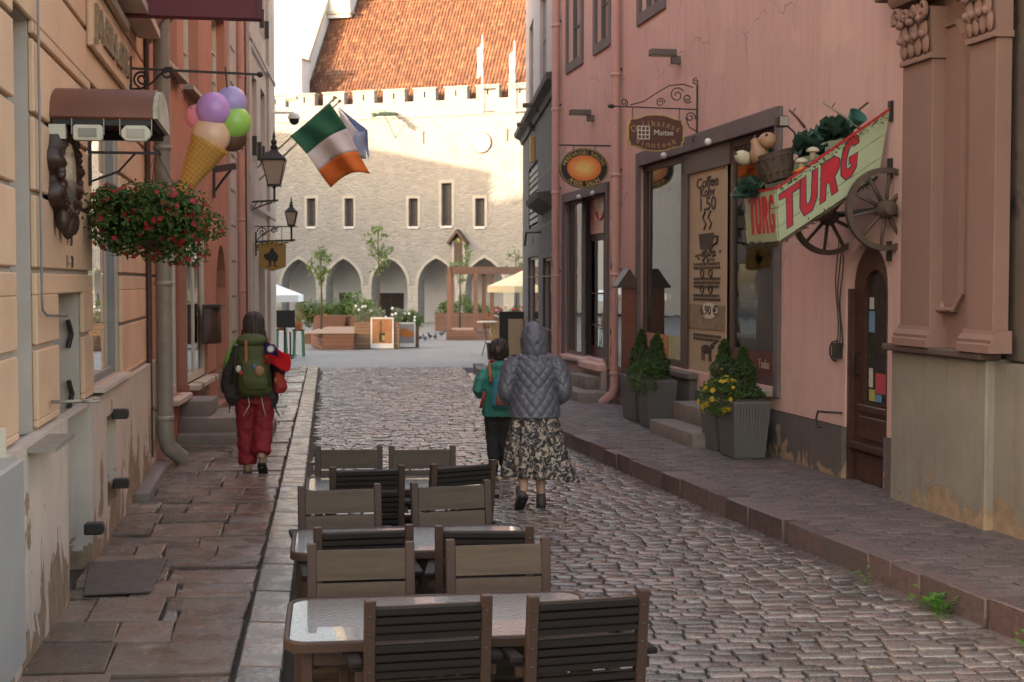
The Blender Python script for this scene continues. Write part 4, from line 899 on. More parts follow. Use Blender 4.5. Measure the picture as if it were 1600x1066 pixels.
# ================================================================== right: brown pilastered building
M['brown'] = mat('brown_plaster', (.28, .165, .13), (.24, .14, .11), sc=1, rough=.88, bump=.2, bsc=60, c3=(.23, .13, .1), sc3=.8, th=(.5, .7), spec=.3)
M['base'] = peel('grey_render', (.3, .265, .215), (.22, .195, .16), (.4, .28, .18), .1, 1.0, th=.485)
bR = thing('brown_building', 'brown stuccoed house with carved capitals above a grey rendered base', 'building', R.o, R.rz)
X0, X1 = rx_(1414), rx_(1566); XE = 4.2
wall_holes(X0, X1, 1.55, HR, [], y=-.04).build('wall', M['brown'], bR); B(X0, XE, .1, 9, 0, HR).build('rear_wall', M['brown'], bR)
B(X0 - .0, X1, -.12, .1, .0, 1.5).build('base', M['base'], bR, bevel=.015)
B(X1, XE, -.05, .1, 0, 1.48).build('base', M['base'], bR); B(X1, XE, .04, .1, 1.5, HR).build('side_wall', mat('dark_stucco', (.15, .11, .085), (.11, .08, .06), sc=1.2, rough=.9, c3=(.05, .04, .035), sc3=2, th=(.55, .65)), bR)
B(X0 - .03, X1 + .03, -.2, -.01, 1.5, 1.56).build('base_ledge', mat('ledge', (.13, .085, .07), (.1, .065, .055), rough=.8, bump=.3), bR, bevel=.012)
B(X1, X1 + .3, -.04, .1, 1.2, 1.24).build('iron_ledge', M['iron'], bR)
def pil(px0, px1):
    a, b = rx_(px0, .12), rx_(px1, .12); zc0 = 3.92; zc1 = 4.5
    p = B(a, b, -.17, -.041, 1.72, zc0).build('pilaster', M['brown'], bR, bevel=.006)
    MB().prismx([(-.041, 0), (-.23, 0), (-.23, .06), (-.215, .075), (-.22, .1), (-.18, .14), (-.172, .17), (-.041, .17)], a - .05, b + .05).xf(Matrix.Translation((0, 0, 1.56))).build('base_moulding', M['brown'], p)
    c = MB(); c.prismx([(-.041, 0), (-.2, 0), (-.205, .03), (-.19, .05), (-.041, .05)], a - .02, b + .02).prismx([(-.041, .05), (-.17, .05), (-.2, .42), (-.041, .42)], a, b)
    w = b - a
    for r_, (zz, n_, hh) in enumerate(((.06, 4, .17), (.16, 3, .2))):
        for i in range(n_):
            x = a + w * (i + .5) / n_; c.ball((x, -.2 - r_ * .012, zz + hh * .4), (w / n_ * .42, .03, hh * .5), 8, 6); c.ball((x, -.235 - r_ * .015, zz + hh * .85), (w / n_ * .32, .035, .035), 8, 5)
    for x, sg in ((a + .03, 1), (b - .03, -1), (a + w * .36, -1), (b - w * .36, 1)):
        sp = spiral((x, .4), .015, .085 if x in (a + .03, b - .03) else .05, 0, 1.6 * sg, 20); c.tube([(p_[0], -.25, p_[2]) for p_ in sp], .022, 6)
    c.prismx([(-.041, .5), (-.26, .5), (-.29, .54), (-.29, .58), (-.041, .58)], a - .07, b + .07)
    c.xf(Matrix.Translation((0, 0, zc0))); c.build('capital', M['brown'], p, smooth=50)
pil(1417, 1462); pil(1520, 1562)
a, b = rx_(1474), rx_(1514); z0, z1 = 1.85, 4.2; k_ = .09
def oct_(i): return [(a + i, z0 + .12 + i), (a + i + k_, z0 + i), (b - i - k_, z0 + i), (b - i, z0 + .12 + i), (b - i, z1 - .12 - i), (b - i - k_, z1 - i), (a + i + k_, z1 - i), (a + i, z1 - .12 - i)]
o_, i_ = oct_(0), oct_(.05)
q = MB(); n_ = 8; q.add([(x, -.042, z) for x, z in o_] + [(x, -.085, z) for x, z in oct_(.012)] + [(x, -.085, z) for x, z in oct_(.035)] + [(x, -.05, z) for x, z in i_], [(r * 8 + i, r * 8 + (i + 1) % 8, (r + 1) * 8 + (i + 1) % 8, (r + 1) * 8 + i) for r in range(3) for i in range(8)]); q.build('panel_moulding', M['brown'], bR)
MB().prism(i_, -.06, -.041).build('panel', M['brown'], bR)
B(X0 - .05, X1 + .05, -.3, -.041, 4.52, 4.75).build('architrave', M['brown'], bR, bevel=.02); B(X0 - .12, X1 + .12, -.4, -.041, 4.752, 4.86).build('cornice', M['brown'], bR, bevel=.02); B(X0, X1, -.2, -.041, 4.862, 7).build('upper_pier', M['brown'], bR)
q = MB().tube([(a - .03, -.07, z0 + .16), (a + .05, -.1, z0 + .02), (b - .07, -.1, z0 + .02), (b + .02, -.07, z0 + .16)], .02, 6).build('broken_moulding', M['brown'], bR)

# ================================================================== right: dark corner building
p0 = R.w(XR0, .02, 0); Df = Frame(p0.x - .053 * 11.2, p0.y + 11.2, .053, -1.0); dx_ = Df.x
XD1 = 11.2
bD = thing('dark_corner_building', 'corner house with dark grey ground floor and pale upper storey', 'building', Df.o, Df.rz)
M['darkgrey'] = mat('dark_render', (.1, .09, .085), (.075, .068, .064), sc=1.5, rough=.85, bump=.2)
M['palewall'] = mat('pale_grey_wall', (.42, .36, .35), (.36, .31, .3), sc=.8, rough=.9, bump=.2)
hd = [(dx_(826), dx_(840), 3.4, 4.9), (dx_(825), dx_(841), .6, 2.7), (dx_(848), dx_(862), .5, 2.6)]
zc = 5.85
wall_holes(0, XD1, 0, zc, hd, depth=.3).build('ground_floor', M['darkgrey'], bD); hu = [(dx_(822), dx_(828), 6.6, 8.6), (dx_(838), dx_(848), 6.6, 8.6)]
wall_holes(0, XD1, zc, 13, hu, y=.08, depth=.3).build('upper_wall', M['palewall'], bD); B(.01, XD1, .5, 9, 0, 13).build('rear_wall', M['palewall'], bD)
for h in hd: window(bD, *h, .12, M['grayframe'], M['mirrorglass'], .06, 1, 1)
for h in hu: window(bD, *h, .2, M['grayframe'], M['mirrorglass'], .06, 2, 2)
for i in range(9): B(hd[0][0] + .06, hd[0][1] - .06, .02, .05, 3.5 + i * .15, 3.6 + i * .15).build('shutter_slat', M['grayframe'], bD)
MB().prismx([(.079, 0), (-.05, 0), (-.08, .12), (-.22, .2), (-.24, .3), (.079, .34)], -.05, XD1).xf(Matrix.Translation((0, 0, zc - .1))).build('cornice', M['darkgrey'], bD)
MB().prismx([(-.002, 0), (-.1, .05), (-.32, .2), (-.36, .3), (-.002, .34)], dx_(846), dx_(866)).xf(Matrix.Translation((0, 0, 3.55))).build('door_hood', M['darkgrey'], bD)
for z in (1.1, 2.2, 3.3, 4.4): B(0, XD1, -.006, -.001, z, z + .02).build('joint_line', M['black'], bD)
for (px, py) in ((832, 168), (822, 198)):
    slab_lamp(Df, px, py, 'small slab lamp on the pale upper storey beyond the ' + ('pink downpipe' if px == 832 else 'sloping cornice end'))
B(dx_(829, .1) - .05, dx_(829, .1) + .05, -.12, -.001, 4.9, 5.5).build('wall_plaque', M['gold'], bD, bevel=.02)
text('23', .22, M['black'], bD, (dx_(833), -.004, 3.05), .004)
MB().tube([(dx_(845), -.01, 3.2), (dx_(843), -.3, 3.2), (dx_(843), -.34, 2.9)], .03, 6).build('lamp_arm', M['iron'], bD)
# ================================================================== town hall
tl = AT(425, 440, 106.5); tr = AT(815, 440, 100.0)
T = Frame(tl.x, tl.y, tr.x - tl.x, tr.y - tl.y); tx = T.x
zg = gz(103)
def stonewall():
    k = NT('limestone_wall'); col = k.mix(k.ramp(k.noise(.5, 7, .7), .3, .7), (.3, .285, .26), (.245, .233, .212))
    v = k.n('ShaderNodeTexVoronoi', {'Vector': k.stretch(2.2, 2.2, 5.0), 'Scale': 1.0}); e = k.n('ShaderNodeTexVoronoi', {'Vector': k.stretch(2.2, 2.2, 5.0), 'Scale': 1.0}, feature='DISTANCE_TO_EDGE')
    col = k.mix(.15, col, k.n('ShaderNodeRGBToBW', {0: v.outputs['Color']}).outputs[0], 'SOFT_LIGHT'); col = k.mix(k.math('MULTIPLY', k.ramp(k.noise(1.1, 5, .6, k.stretch(1.5, 1.5, .25)), .5, .8), .4), col, (.23, .2, .17))
    k.set('Base Color', col); k.set('Roughness', .95); k.set('Specular IOR Level', .2)
    k.bump(k.math('ADD', k.ramp(e.outputs['Distance'], 0, .25), k.math('MULTIPLY', k.noise(3.5, 6, .65), 1.3)), .36, .1); return k.m
M['lime'] = stonewall()
M['dressed'] = mat('dressed_limestone', (.4, .365, .31), (.33, .3, .255), sc=1.5, rough=.9, bump=.4, bsc=8, bdist=.03)
M['limewash'] = mat('white_limewash', (.6, .58, .55), (.52, .5, .48), sc=.6, rough=.9, bump=.1)
bT = thing('town_hall', 'medieval pale limestone town hall with pointed arcade, battlements and red tile roof', 'building', T.o, T.rz)
XL, XR_ = tx(425) - 3, tx(815) + 14
ztop = T.P(620, 184)[1]                              # string course under the battlements
arches = []
step = (tx(757) - tx(467)) / 4
for i in range(-1, 9):
    c = tx(467) + step * i; arches.append((c, step * .39))
zs = T.P(620, 447)[1]; zc = T.P(620, 404)[1]
def arch_pts(c, h, n=10):                            # pointed arch outline, springing left -> crown -> springing right
    rise = zc - zs; R_ = (rise * rise + h * h) / (2 * h); L = []
    am = math.asin(min(1, rise / R_))
    for i in range(n + 1): a = am * i / n; L.append((c - h + R_ - R_ * cos(a), zs + R_ * sin(a)))
    return L + [(2 * c - x, z) for x, z in reversed(L[:-1])]
zband = zc + .35
wins = []
for px in (487, 546, 646, 750): wins.append((tx(px) - .36, tx(px) + .36, T.P(px, 354)[1], T.P(px, 310)[1]))
wins.append((tx(698) - .4, tx(698) + .4, T.P(698, 353)[1], T.P(698, 286)[1]))
for px in (880, 940, 1000): wins.append((tx(px) - .36, tx(px) + .36, wins[0][2], wins[0][3]))
wins.append((tx(425) - 1.6, tx(425) - .9, wins[0][2], wins[0][3]))
sund = (tx(753), T.P(753, 223)[1])
wall_holes(XL, XR_, zband, ztop, wins, depth=.55).build('wall', M['lime'], bT)
ac = MB(); x = XL
for c, h in arches:
    pts = arch_pts(c, h); left = c - step / 2; right = c + step / 2
    if c == arches[0][0]: left = XL
    if c == arches[-1][0]: right = XR_
    n = len(pts); m_ = n // 2
    ac.add([(p[0], 0, p[1]) for p in pts] + [(p[0], 1.2, p[1]) for p in pts], [(i, i + 1, n + i + 1, n + i) for i in range(n - 1)])
    ac.add([(left, 0, zg - .3), (c - h, 0, zg - .3)] + [(p[0], 0, p[1]) for p in pts[:m_ + 1]] + [(c, 0, zband), (left, 0, zband)], [tuple(range(m_ + 5))])
    ac.add([(c, 0, zband)] + [(p[0], 0, p[1]) for p in pts[m_:]] + [(c + h, 0, zg - .3), (right, 0, zg - .3), (right, 0, zband)], [tuple(range(n - m_ + 4))])
    ac.add([(c - h, 0, zg - .3), (c - h, 1.2, zg - .3), (c - h, 1.2, zs), (c - h, 0, zs)], [(0, 1, 2, 3)]); ac.add([(c + h, 0, zg - .3), (c + h, 0, zs), (c + h, 1.2, zs), (c + h, 1.2, zg - .3)], [(0, 1, 2, 3)])
ac.build('arcade_wall', M['lime'], bT)
for c, h in arches:                                  # dressed voussoirs and imposts
    pts = arch_pts(c, h); out = arch_pts(c, h + .28)
    k = len(pts) - 1
    for i in range(0, k, 2):
        j = i + 2; sx_ = lambda p, q: (q[0] - p[0])
        o0, o1_ = [(p[0] + (p[0] - c) * .16, p[1] + .12 + (.12 if abs(p[0] - c) < .3 else 0)) for p in (pts[i], pts[j])]
        MB().prism([pts[i], o0, o1_, pts[j]][::-1], -.05, .02).build('voussoir', M['dressed'], bT)
    for sg in (-1, 1): B(min(c + sg * h, c + sg * (h + .42)), max(c + sg * h, c + sg * (h + .42)), -.07, -.001, zs - .16, zs + .02).build('impost', M['dressed'], bT)
for i, (c, h) in enumerate(arches[:-1]):             # squared blocks of the piers
    xa, xb = c + h, arches[i + 1][0] - arches[i + 1][1]
    z = zg; r = 0
    while z < zs - .3:
        hh = min(.52, zs - .17 - z); cut = xa + (xb - xa) * (.4 if r % 2 else .62)
        for q0, q1 in ((xa + .01, cut - .01), (cut + .01, xb - .01)): B(q0, q1, -.035, -.001, z + .012, z + hh - .012).build('pier_block', M['dressed'], bT)
        z += hh; r += 1
B(XL, XR_, 3.6, 4, zg - .3, zs + 2.2).build('arcade_back_wall', M['limewash'], bT); B(XL, XR_, .0 + 1.2, 3.6, zs + 2.0, zs + 2.2).build('arcade_ceiling', M['limewash'], bT)
for px, z1, w in ((540, 458, .5), (612, 458, 1.0), (500, 470, .4)):
    X = T.P(px, 460, -3.6)[0]; dd = B(X - w, X + w, 3.52, 3.6, zg, T.P(px, z1, -3.6)[1]).build('arcade_door', M['interior'], bT); B(X - .05, X + .05, 3.48, 3.519, zg, T.P(px, z1, -3.6)[1]).build('door_mullion', M['darkwood'], dd)
X = tx(690); B(X - .2, X + .5, 2.6, 3.4, zg, zg + .8).build('stone_bench', M['stone'], bT)
B(XL, XR_, 4, 12, zg - .3, ztop + 1).build('rear_wall', M['lime'], bT)
B(XL, XR_, 1.3, 4, zs + 2.2, ztop - .1).build('upper_core', M['interior'], bT)
for a, b, c, d in wins:
    f = B(a, b, .4, .5, c, d).build('window', mat('leaded', (.1, .075, .065), (.07, .055, .05), rough=.3, bump=0) if 'leaded' not in bpy.data.materials else bpy.data.materials['leaded'], bT)
    MB().bx(a - .2, a, -.03, .1, c - .05, d + .2).bx(b, b + .2, -.03, .1, c - .05, d + .2).bx(a, b, -.03, .1, d, d + .2).build('surround', M['dressed'], f)
    B(a - .05, b + .05, -.1, .3, c - .16, c).build('sill', M['limewash'], f)
    q = MB()
    for i in range(1, 3): x = a + (b - a) * i / 3; q.bx(x - .012, x + .012, .385, .399, c, d)
    z = c + .3
    while z < d: q.bx(a, b, .384, .398, z - .01, z + .01); z += .3
    q.build('leading', M['black'], f)
# parapet and merlons
B(XL, XR_, -.08, .0, ztop, ztop + .14).build('string_course', M['dressed'], bT)
zp = T.P(620, 160)[1]; zm = T.P(620, 141)[1]
B(XL, XR_, .0 + .001, .6, ztop, zp).build('parapet', M['lime'], bT)
pitch_ = (tx(762) - tx(477)) / 6.0
i0 = -4
for i in range(i0, 14):
    c = tx(477) + pitch_ * i
    if c < XL + 1 or c > XR_ - 1: continue
    w = pitch_ * .35
    m_ = MB().bx(c - w, c - .07, .001, .6, zp, zm).bx(c + .07, c + w, .001, .6, zp, zm).bx(c - .07, c + .07, .001, .6, zp, zp + .25).bx(c - .07, c + .07, .001, .6, zm - .2, zm).build('merlon', M['lime'], bT)
    B(c - w - .08, c + w + .08, -.07, .67, zm, zm + .08).build('coping', M['dressed'], m_); B(c - .07, c + .07, .3, .34, zp + .25, zm - .2).build('arrow_slit', M['black'], m_)
# roof of pantiles
M['tile'] = mat('roof_tile', (.135, .046, .023), (.095, .034, .018), sc=2, rough=.8, bump=.2, bsc=20, isl=.3, isl_c=(.18, .078, .04), c3=(.09, .06, .045), sc3=.4, th=(.58, .75))
XG = T.P(471, 120, -1.0)[0]
ez, ey = zp - .4, .75; slope = radians(57); L = 20.0
tiles = MB(); tw, tlh = .26, .36
uy, uz = cos(slope), sin(slope); nrow = int(L / tlh); ncol = int((XR_ - XG) / tw)
prof = [(-.13, .0), (-.06, .045), (.02, .05), (.07, .0), (.13, .02)]
vsl, fsl = [], []
random.seed(2)
for r in range(nrow):
    for c in range(ncol):
        x = XG + (c + .5) * tw; s0, s1 = r * tlh - .05, (r + 1) * tlh + .02; dz = U(0, .015); b = len(vsl); sk = U(-.012, .012)
        for s_, lift in ((s0, .05 + dz), (s1, .0)):
            for px_, h_ in prof: vsl.append((x + px_ + sk, ey + uy * s_ - uz * (h_ + lift), ez + uz * s_ + uy * (h_ + lift)))
        for q in range(4): fsl.append((b + q, b + q + 1, b + q + 6, b + q + 5))
tiles.add(vsl, fsl)
rf = MB().prismx([(ey, ez - .1), (ey + uy * L, ez + uz * L - .1), (ey + uy * L, ez + uz * L - .4), (ey, ez - .5)], XG, XR_).build('roof', M['tile'], bT)
tiles.build('roof_tiles', M['tile'], rf, kind='stuff')
B(XL, XR_, .6, ey + .4, zp - .9, zp - .4).build('wall_walk', M['dressed'], bT)
# gable with raking coping and corner turret
M['coping'] = mat('gable_coping', (.4, .38, .3), (.33, .32, .25), sc=1, rough=.9)
MB().prismx([(ey - .6, ez - .6), (ey - .6, ez + .9), (ey + uy * L - .6, ez + uz * L + .9), (ey + uy * L + 4, ez + uz * L), (ey + uy * L + 4, ez - .6)], XG - .55, XG - .02).build('gable_wall', M['limewash'], bT)
a_ = (ey - .7, ez + .85)
MB().prismx([a_, (a_[0] + uy * L, a_[1] + uz * L), (a_[0] + uy * L - .2, a_[1] + uz * L + .2), (a_[0] - .2, a_[1] + .2)], XG - .75, XG + .12).build('gable_coping', M['coping'], bT)
xt0, xt1 = T.P(461, 120)[0], T.P(470, 120)[0]; zt = T.P(465, 93)[1]
tb = B(xt0, xt1, .1, 1.4, zp - .5, zt).build('corner_pier', M['limewash'], bT); B(xt0 - .12, xt1 + .12, .0, 1.5, zt, zt + .12).build('pier_cap', M['dressed'], tb)
xc = T.P(525, 10, -5)[0]; ycs = (T.P(525, 12, -5)[1] - ez) / uz * uy + ey
ch = B(xc - .95, xc + .95, ycs - .9, ycs + 1.2, T.P(525, 14, -5)[1] - .6, T.P(525, 14, -5)[1] + 3).build('chimney', M['limewash'], bT); B(xc - 1.1, xc + 1.1, ycs - 1.05, ycs + 1.3, T.P(525, 14, -5)[1] - .3, T.P(525, 14, -5)[1] - .1).build('chimney_band', M['dressed'], ch)
# round sundial, slits, shrine
MB().lathe([(.001, .0), (.58, .0), (.6, .03), (.66, .03), (.66, -.06), (.001, -.06)], 28).xf(Matrix.Translation((sund[0], -.06, sund[1])) @ Matrix.Rotation(pi / 2, 4, 'X')).build('round_clock', M['limewash'], bT)
MB().tube([(sund[0] + .7 * cos(i * pi / 16), -.05, sund[1] + .7 * sin(i * pi / 16)) for i in range(33)], .05, 6).build('clock_shadow_ring', M['graytrim'], bT, smooth=True)  # shadow ring round the dial, put in as a dark grey torus
q = MB()
for i in range(12): a = i * pi / 6; q.bar((sund[0] + .44 * cos(a), -.1, sund[1] + .44 * sin(a)), (sund[0] + .52 * cos(a), -.1, sund[1] + .52 * sin(a)), .05, .02)
q.bar((sund[0], -.11, sund[1]), (sund[0] - .2, -.11, sund[1] - .25), .04, .02).bar((sund[0], -.11, sund[1]), (sund[0] + .05, -.11, sund[1] - .4), .03, .02); q.build('clock_marks', mat('clock_blue', (.12, .25, .4), rough=.6), bT)
for px, py in ((662, 215), (793, 211)): X, Z = T.P(px, py); B(X - .07, X + .07, -.01, .05, Z - .45, Z + .45).build('slit', M['black'], bT)
X, Z = T.P(718, 400); sh = B(X - .5, X + .5, -.25, -.001, T.P(718, 415)[1], T.P(718, 377)[1]).build('shrine', M['dressed'], bT)
zz = T.P(718, 377)[1]; MB().prism([(X - .8, zz - .15), (X - .66, zz - .25), (X, zz + .58), (X + .66, zz - .25), (X + .8, zz - .15), (X, zz + .85)], -.6, -.001).build('shrine_roof', M['darkwood'], sh); B(X - .32, X + .32, -.27, -.2501, T.P(718, 412)[1], zz - .05).build('shrine_picture', M['darkwood'], sh)
MB().ball((X, -.3, zz + .02), (.16, .03, .2), 10, 8).build('shrine_figure', M['gold'], sh, smooth=True)
# dragon waterspout
X, Z = T.P(608, 184); t = thing('dragon_gargoyle', 'green dragon head waterspout with iron stay on the town hall wall', 'gargoyle', T.w(X, 0, Z), T.rz)
M['verdigris'] = mat('verdigris', (.07, .12, .07), (.16, .2, .12), sc=4, rough=.6)
MB().tube([(.55, 0, .25), (.45, -.4, .2), (.1, -1.0, .16), (-.15, -1.5, .1), (-.35, -1.75, -.05)], [.13, .15, .17, .15, .1], 10).build('neck', M['verdigris'], t, smooth=True)
hd_ = MB().ball((-.35, -1.85, .0), (.2, .3, .17), 10, 8).prismx([(-2.25, .08), (-1.9, .14), (-1.85, .02), (-2.2, .0)], -.45, -.25).prismx([(-2.15, -.16), (-1.9, -.05), (-1.85, -.14), (-2.1, -.24)], -.43, -.27); hd_.build('head', M['verdigris'], t, smooth=50)
for s_ in (-.15, .15): MB().prism([(-.3 + s_, .12), (-.26 + s_, .5), (-.18 + s_, .12)], -1.7, -1.66).build('horn', M['verdigris'], t)
MB().prism([(-.4, .2), (.2, .26), (.1, .55), (-.1, .38), (-.25, .5)], -1.0, -.96).build('wing', M['verdigris'], t)
MB().tube([(.1, -1.2, .1), (.3, -.6, -.6), (.5, -.02, -1.5)], .025, 5).build('stay', M['iron'], t)
# flagstaffs on the parapet
for px, pt, cl in ((755, 55, 'white pennant hanging limp on a pole over the battlements'), (805, 65, 'white and blue pennant on a pole by the corner battlement')):
    X, Z = T.P(px, 178); _, Zt = T.P(px, pt); t = thing('parapet_flag', cl, 'flag', T.w(X, -.12, Z), T.rz)
    MB().tube([(0, 0, 0), (0, 0, Zt - Z)], .035, 6).build('pole', M['white'], t)
    for zz in (.1, (T.P(px, 140)[1] - Z)): B(-.03, .9, -.03, .12, zz, zz + .06).build('pole_clamp', M['iron'], t)
    h = Zt - Z; q = MB(); pts = []
    for i in range(7):
        for j in range(4): pts.append((-.05 - j * .11 - .02 * sin(i + j), .1 * sin(i * 1.1 + j * 1.3), h - .6 - i * .36 - j * .12))
    q.add(pts, [(i * 4 + j, i * 4 + j + 1, i * 4 + j + 5, i * 4 + j + 4) for i in range(6) for j in range(3)]); o = q.build('cloth', M['white'], t, smooth=True); sm = o.modifiers.new('s', 'SOLIDIFY'); sm.thickness = .01
# buildings round the square that throw the evening shadow on the town hall
q = MB(); xs = -46.0
q.prismx([(82.7, -1), (82.7, 21.9), (95, 21.0), (140, 21.0), (140, -1)], xs - 12, xs)
q.prismx([(20, -1), (20, 22.5), (60, 22.5), (78.5, 22.5), (82.65, 19.6), (82.65, -1)], xs - 12, xs)
q.prismx([(-60, -1), (-60, 15.5), (2, 15.5), (2, -1)], -38, -30)  # unseen block added to keep the low sun off the near street
tag(q.build('unseen_shadow_houses', M['beige']), kind='structure')
# ================================================================== lanterns, flags, signs in the street
def lantern(name, label, F, px, py_arm, px_l, py_top, py_bot, group=None):
    """wall lantern on an arm: arm root at pixel px on the facade F, lamp body between py_top and py_bot"""
    X, Z = F.P(px, py_arm); root = F.w(X, 0, 0)
    def pl(qx, qy):
        d = ray(qx, qy); o = Vector((0, 0, CAMH)) - root; k = -o.dot(F.X) / d.dot(F.X); p = o + d * k
        return p.dot(-F.Y), p.z
    out, z1 = pl(px_l, py_top); _, z0 = pl(px_l, py_bot); h = z1 - z0
    t = thing(name, label, 'street lamp', root, F.rz, group)
    q = MB(); q.bar((0, 0, Z), (0, -out - .08, Z + .04), .04, .04); q.bar((0, 0, Z - .18), (0, -out * .9, Z), .025, .025)
    n = 5
    for i in range(n): a = out * i / n; q.bar((0, -a, Z - .18 + .18 * i / n), (0, -a - out / n * .8, Z), .016, .016)
    q.build('arm', M['iron'], t); B(-.05, .05, -.03, .0, Z - .3, Z + .2).build('wall_plate', M['iron'], t)
    MB().tube([(0, -out, Z), (0, -out, z0)], .022, 8).lathe([(.05, 0), (.03, .03), (.05, .05)], 10, (0, -out, z0 - .05)).build('stem', M['iron'], t, smooth=50)
    wb, wt = .11 * h, .2 * h; ga, gb = z0 + .02 * h, z0 + .44 * h
    gl = MB(); gl.hexa([(-wb, -out - wb, ga), (wb, -out - wb, ga), (wb, -out + wb, ga), (-wb, -out + wb, ga), (-wt, -out - wt, gb), (wt, -out - wt, gb), (wt, -out + wt, gb), (-wt, -out + wt, gb)])
    gl.build('lantern_glass', mat('lantern_glass', (.42, .37, .28), (.36, .32, .25), rough=.25, bump=0) if 'lantern_glass' not in bpy.data.materials else bpy.data.materials['lantern_glass'], t)
    fr = MB()
    for sx in (-1, 1):
        for sy in (-1, 1): fr.bar((sx * wb, -out + sy * wb, ga), (sx * wt, -out + sy * wt, gb), .022, .022)
    fr.bx(-wb - .015, wb + .015, -out - wb - .015, -out + wb + .015, ga - .04, ga); fr.build('frame', M['iron'], t)
    MB().loft([((0, -out, gb), wt * 1.5, wt * 1.5, pi / 4), ((0, -out, gb + .03 * h), wt * 1.55, wt * 1.55, pi / 4), ((0, -out, gb + .14 * h), wt * .75, wt * .75, pi / 4), ((0, -out, gb + .2 * h), wt * .42, wt * .42, pi / 4)], 4).build('hood', M['iron'], t)
    MB().lathe([(wt * .3, 0), (wt * .36, .06 * h), (wt * .2, .09 * h), (wt * .3, .14 * h), (wt * .24, .17 * h), (wt * .1, .2 * h), (wt * .16, .23 * h), (.004, .34 * h)], 10, (0, -out, gb + .2 * h)).build('finial', M['iron'], t, smooth=50)
lantern('wall_lantern', 'black wall lantern next to the Irish tricolour flag', Cf, 386, 316, 428, 203, 290)
lantern('wall_lantern', 'smaller black wall lantern above the painted tavern sign', Cf, 399, 378, 455, 307, 352)
# tavern sign
X, Z = Cf.P(398, 360); root = Cf.w(X, 0, 0)
def cpl(qx, qy):
    d = ray(qx, qy); o = Vector((0, 0, CAMH)) - root; k = -o.dot(Cf.X) / d.dot(Cf.X); p = o + d * k
    return p.dot(-Cf.Y), p.z
t = thing('tavern_sign', 'ochre hexagonal tavern sign painted with a dark cloaked figure', 'sign', root, Cf.rz)
o1_, z1_ = cpl(404, 377); o2_, z2_ = cpl(447, 424); oc_ = (o1_ + o2_) / 2; hw = (o2_ - o1_) / 2; zc_ = (z1_ + z2_) / 2; hh = (z1_ - z2_) / 2
def facel(t, mb, name, m, off, z, smooth=False, bevel=0):
    o = mb.build(name, m, t, smooth, bevel); o.rotation_euler = (0, 0, -pi / 2); o.location = (0, -off, z); return o
pan = facel(t, MB().prism([(-hw, -hh * .7), (0, -hh), (hw, -hh * .7), (hw, hh * .85), (0, hh), (-hw, hh * .85)], -.02, .02), 'board', mat('ochre', (.4, .24, .06), (.33, .19, .05), sc=4, rough=.6), oc_, zc_, bevel=.006)
fg = MB(); s_ = hh / .36
fg.ball((0, -.022, .14 * s_), (.05 * s_, .008, .06 * s_), 10, 7).prism([(x * s_, z * s_) for x, z in [(-.13, -.1), (.12, -.12), (.15, .0), (.09, .1), (-.02, .14), (-.1, .08), (-.2, .04), (-.21, -.0)]], -.026, -.021)
fg.prism([(x * s_, z * s_) for x, z in [(-.09, -.1), (-.02, -.1), (-.03, -.24), (-.12, -.26), (-.12, -.23), (-.07, -.22)]], -.026, -.021).prism([(x * s_, z * s_) for x, z in [(.02, -.1), (.09, -.1), (.07, -.22), (.13, -.23), (.13, -.26), (.04, -.24)]], -.026, -.021)
fg.build('painted_figure', M['black'], pan); arc_text('KARJA', .11, .5, 118, 62, M['black'], pan, (0, -.022, -.22), ry=.5)
q = MB(); zb = cpl(410, 354)[1]; q.bar((0, 0, zb), (0, -cpl(465, 354)[0], zb), .02, .02)
qq = MB()
for sp in (spiral((.16, -.12), .02, .11, 0, 1.5), spiral((.4, -.08), .02, .07, 2, -1.4), [(.03, 0, -.3), (.2, 0, -.14), (.5, 0, -.02)], spiral((.1, -.4), .02, .08, 0, 1.3)): qq.tube(sp, .012, 5)
qq.xf(Matrix.Translation((0, 0, zb)) @ Matrix.Rotation(-pi / 2, 4, 'Z')); q.add(qq.v, qq.f); q.build('scroll_bracket', M['iron'], t, smooth=40)
for k in (-.7, .7): MB().tube([(0, -oc_ - hw * k, zc_ + hh * .88), (0, -oc_ - hw * k, zb)], .008, 5).build('hanger', M['iron'], t)
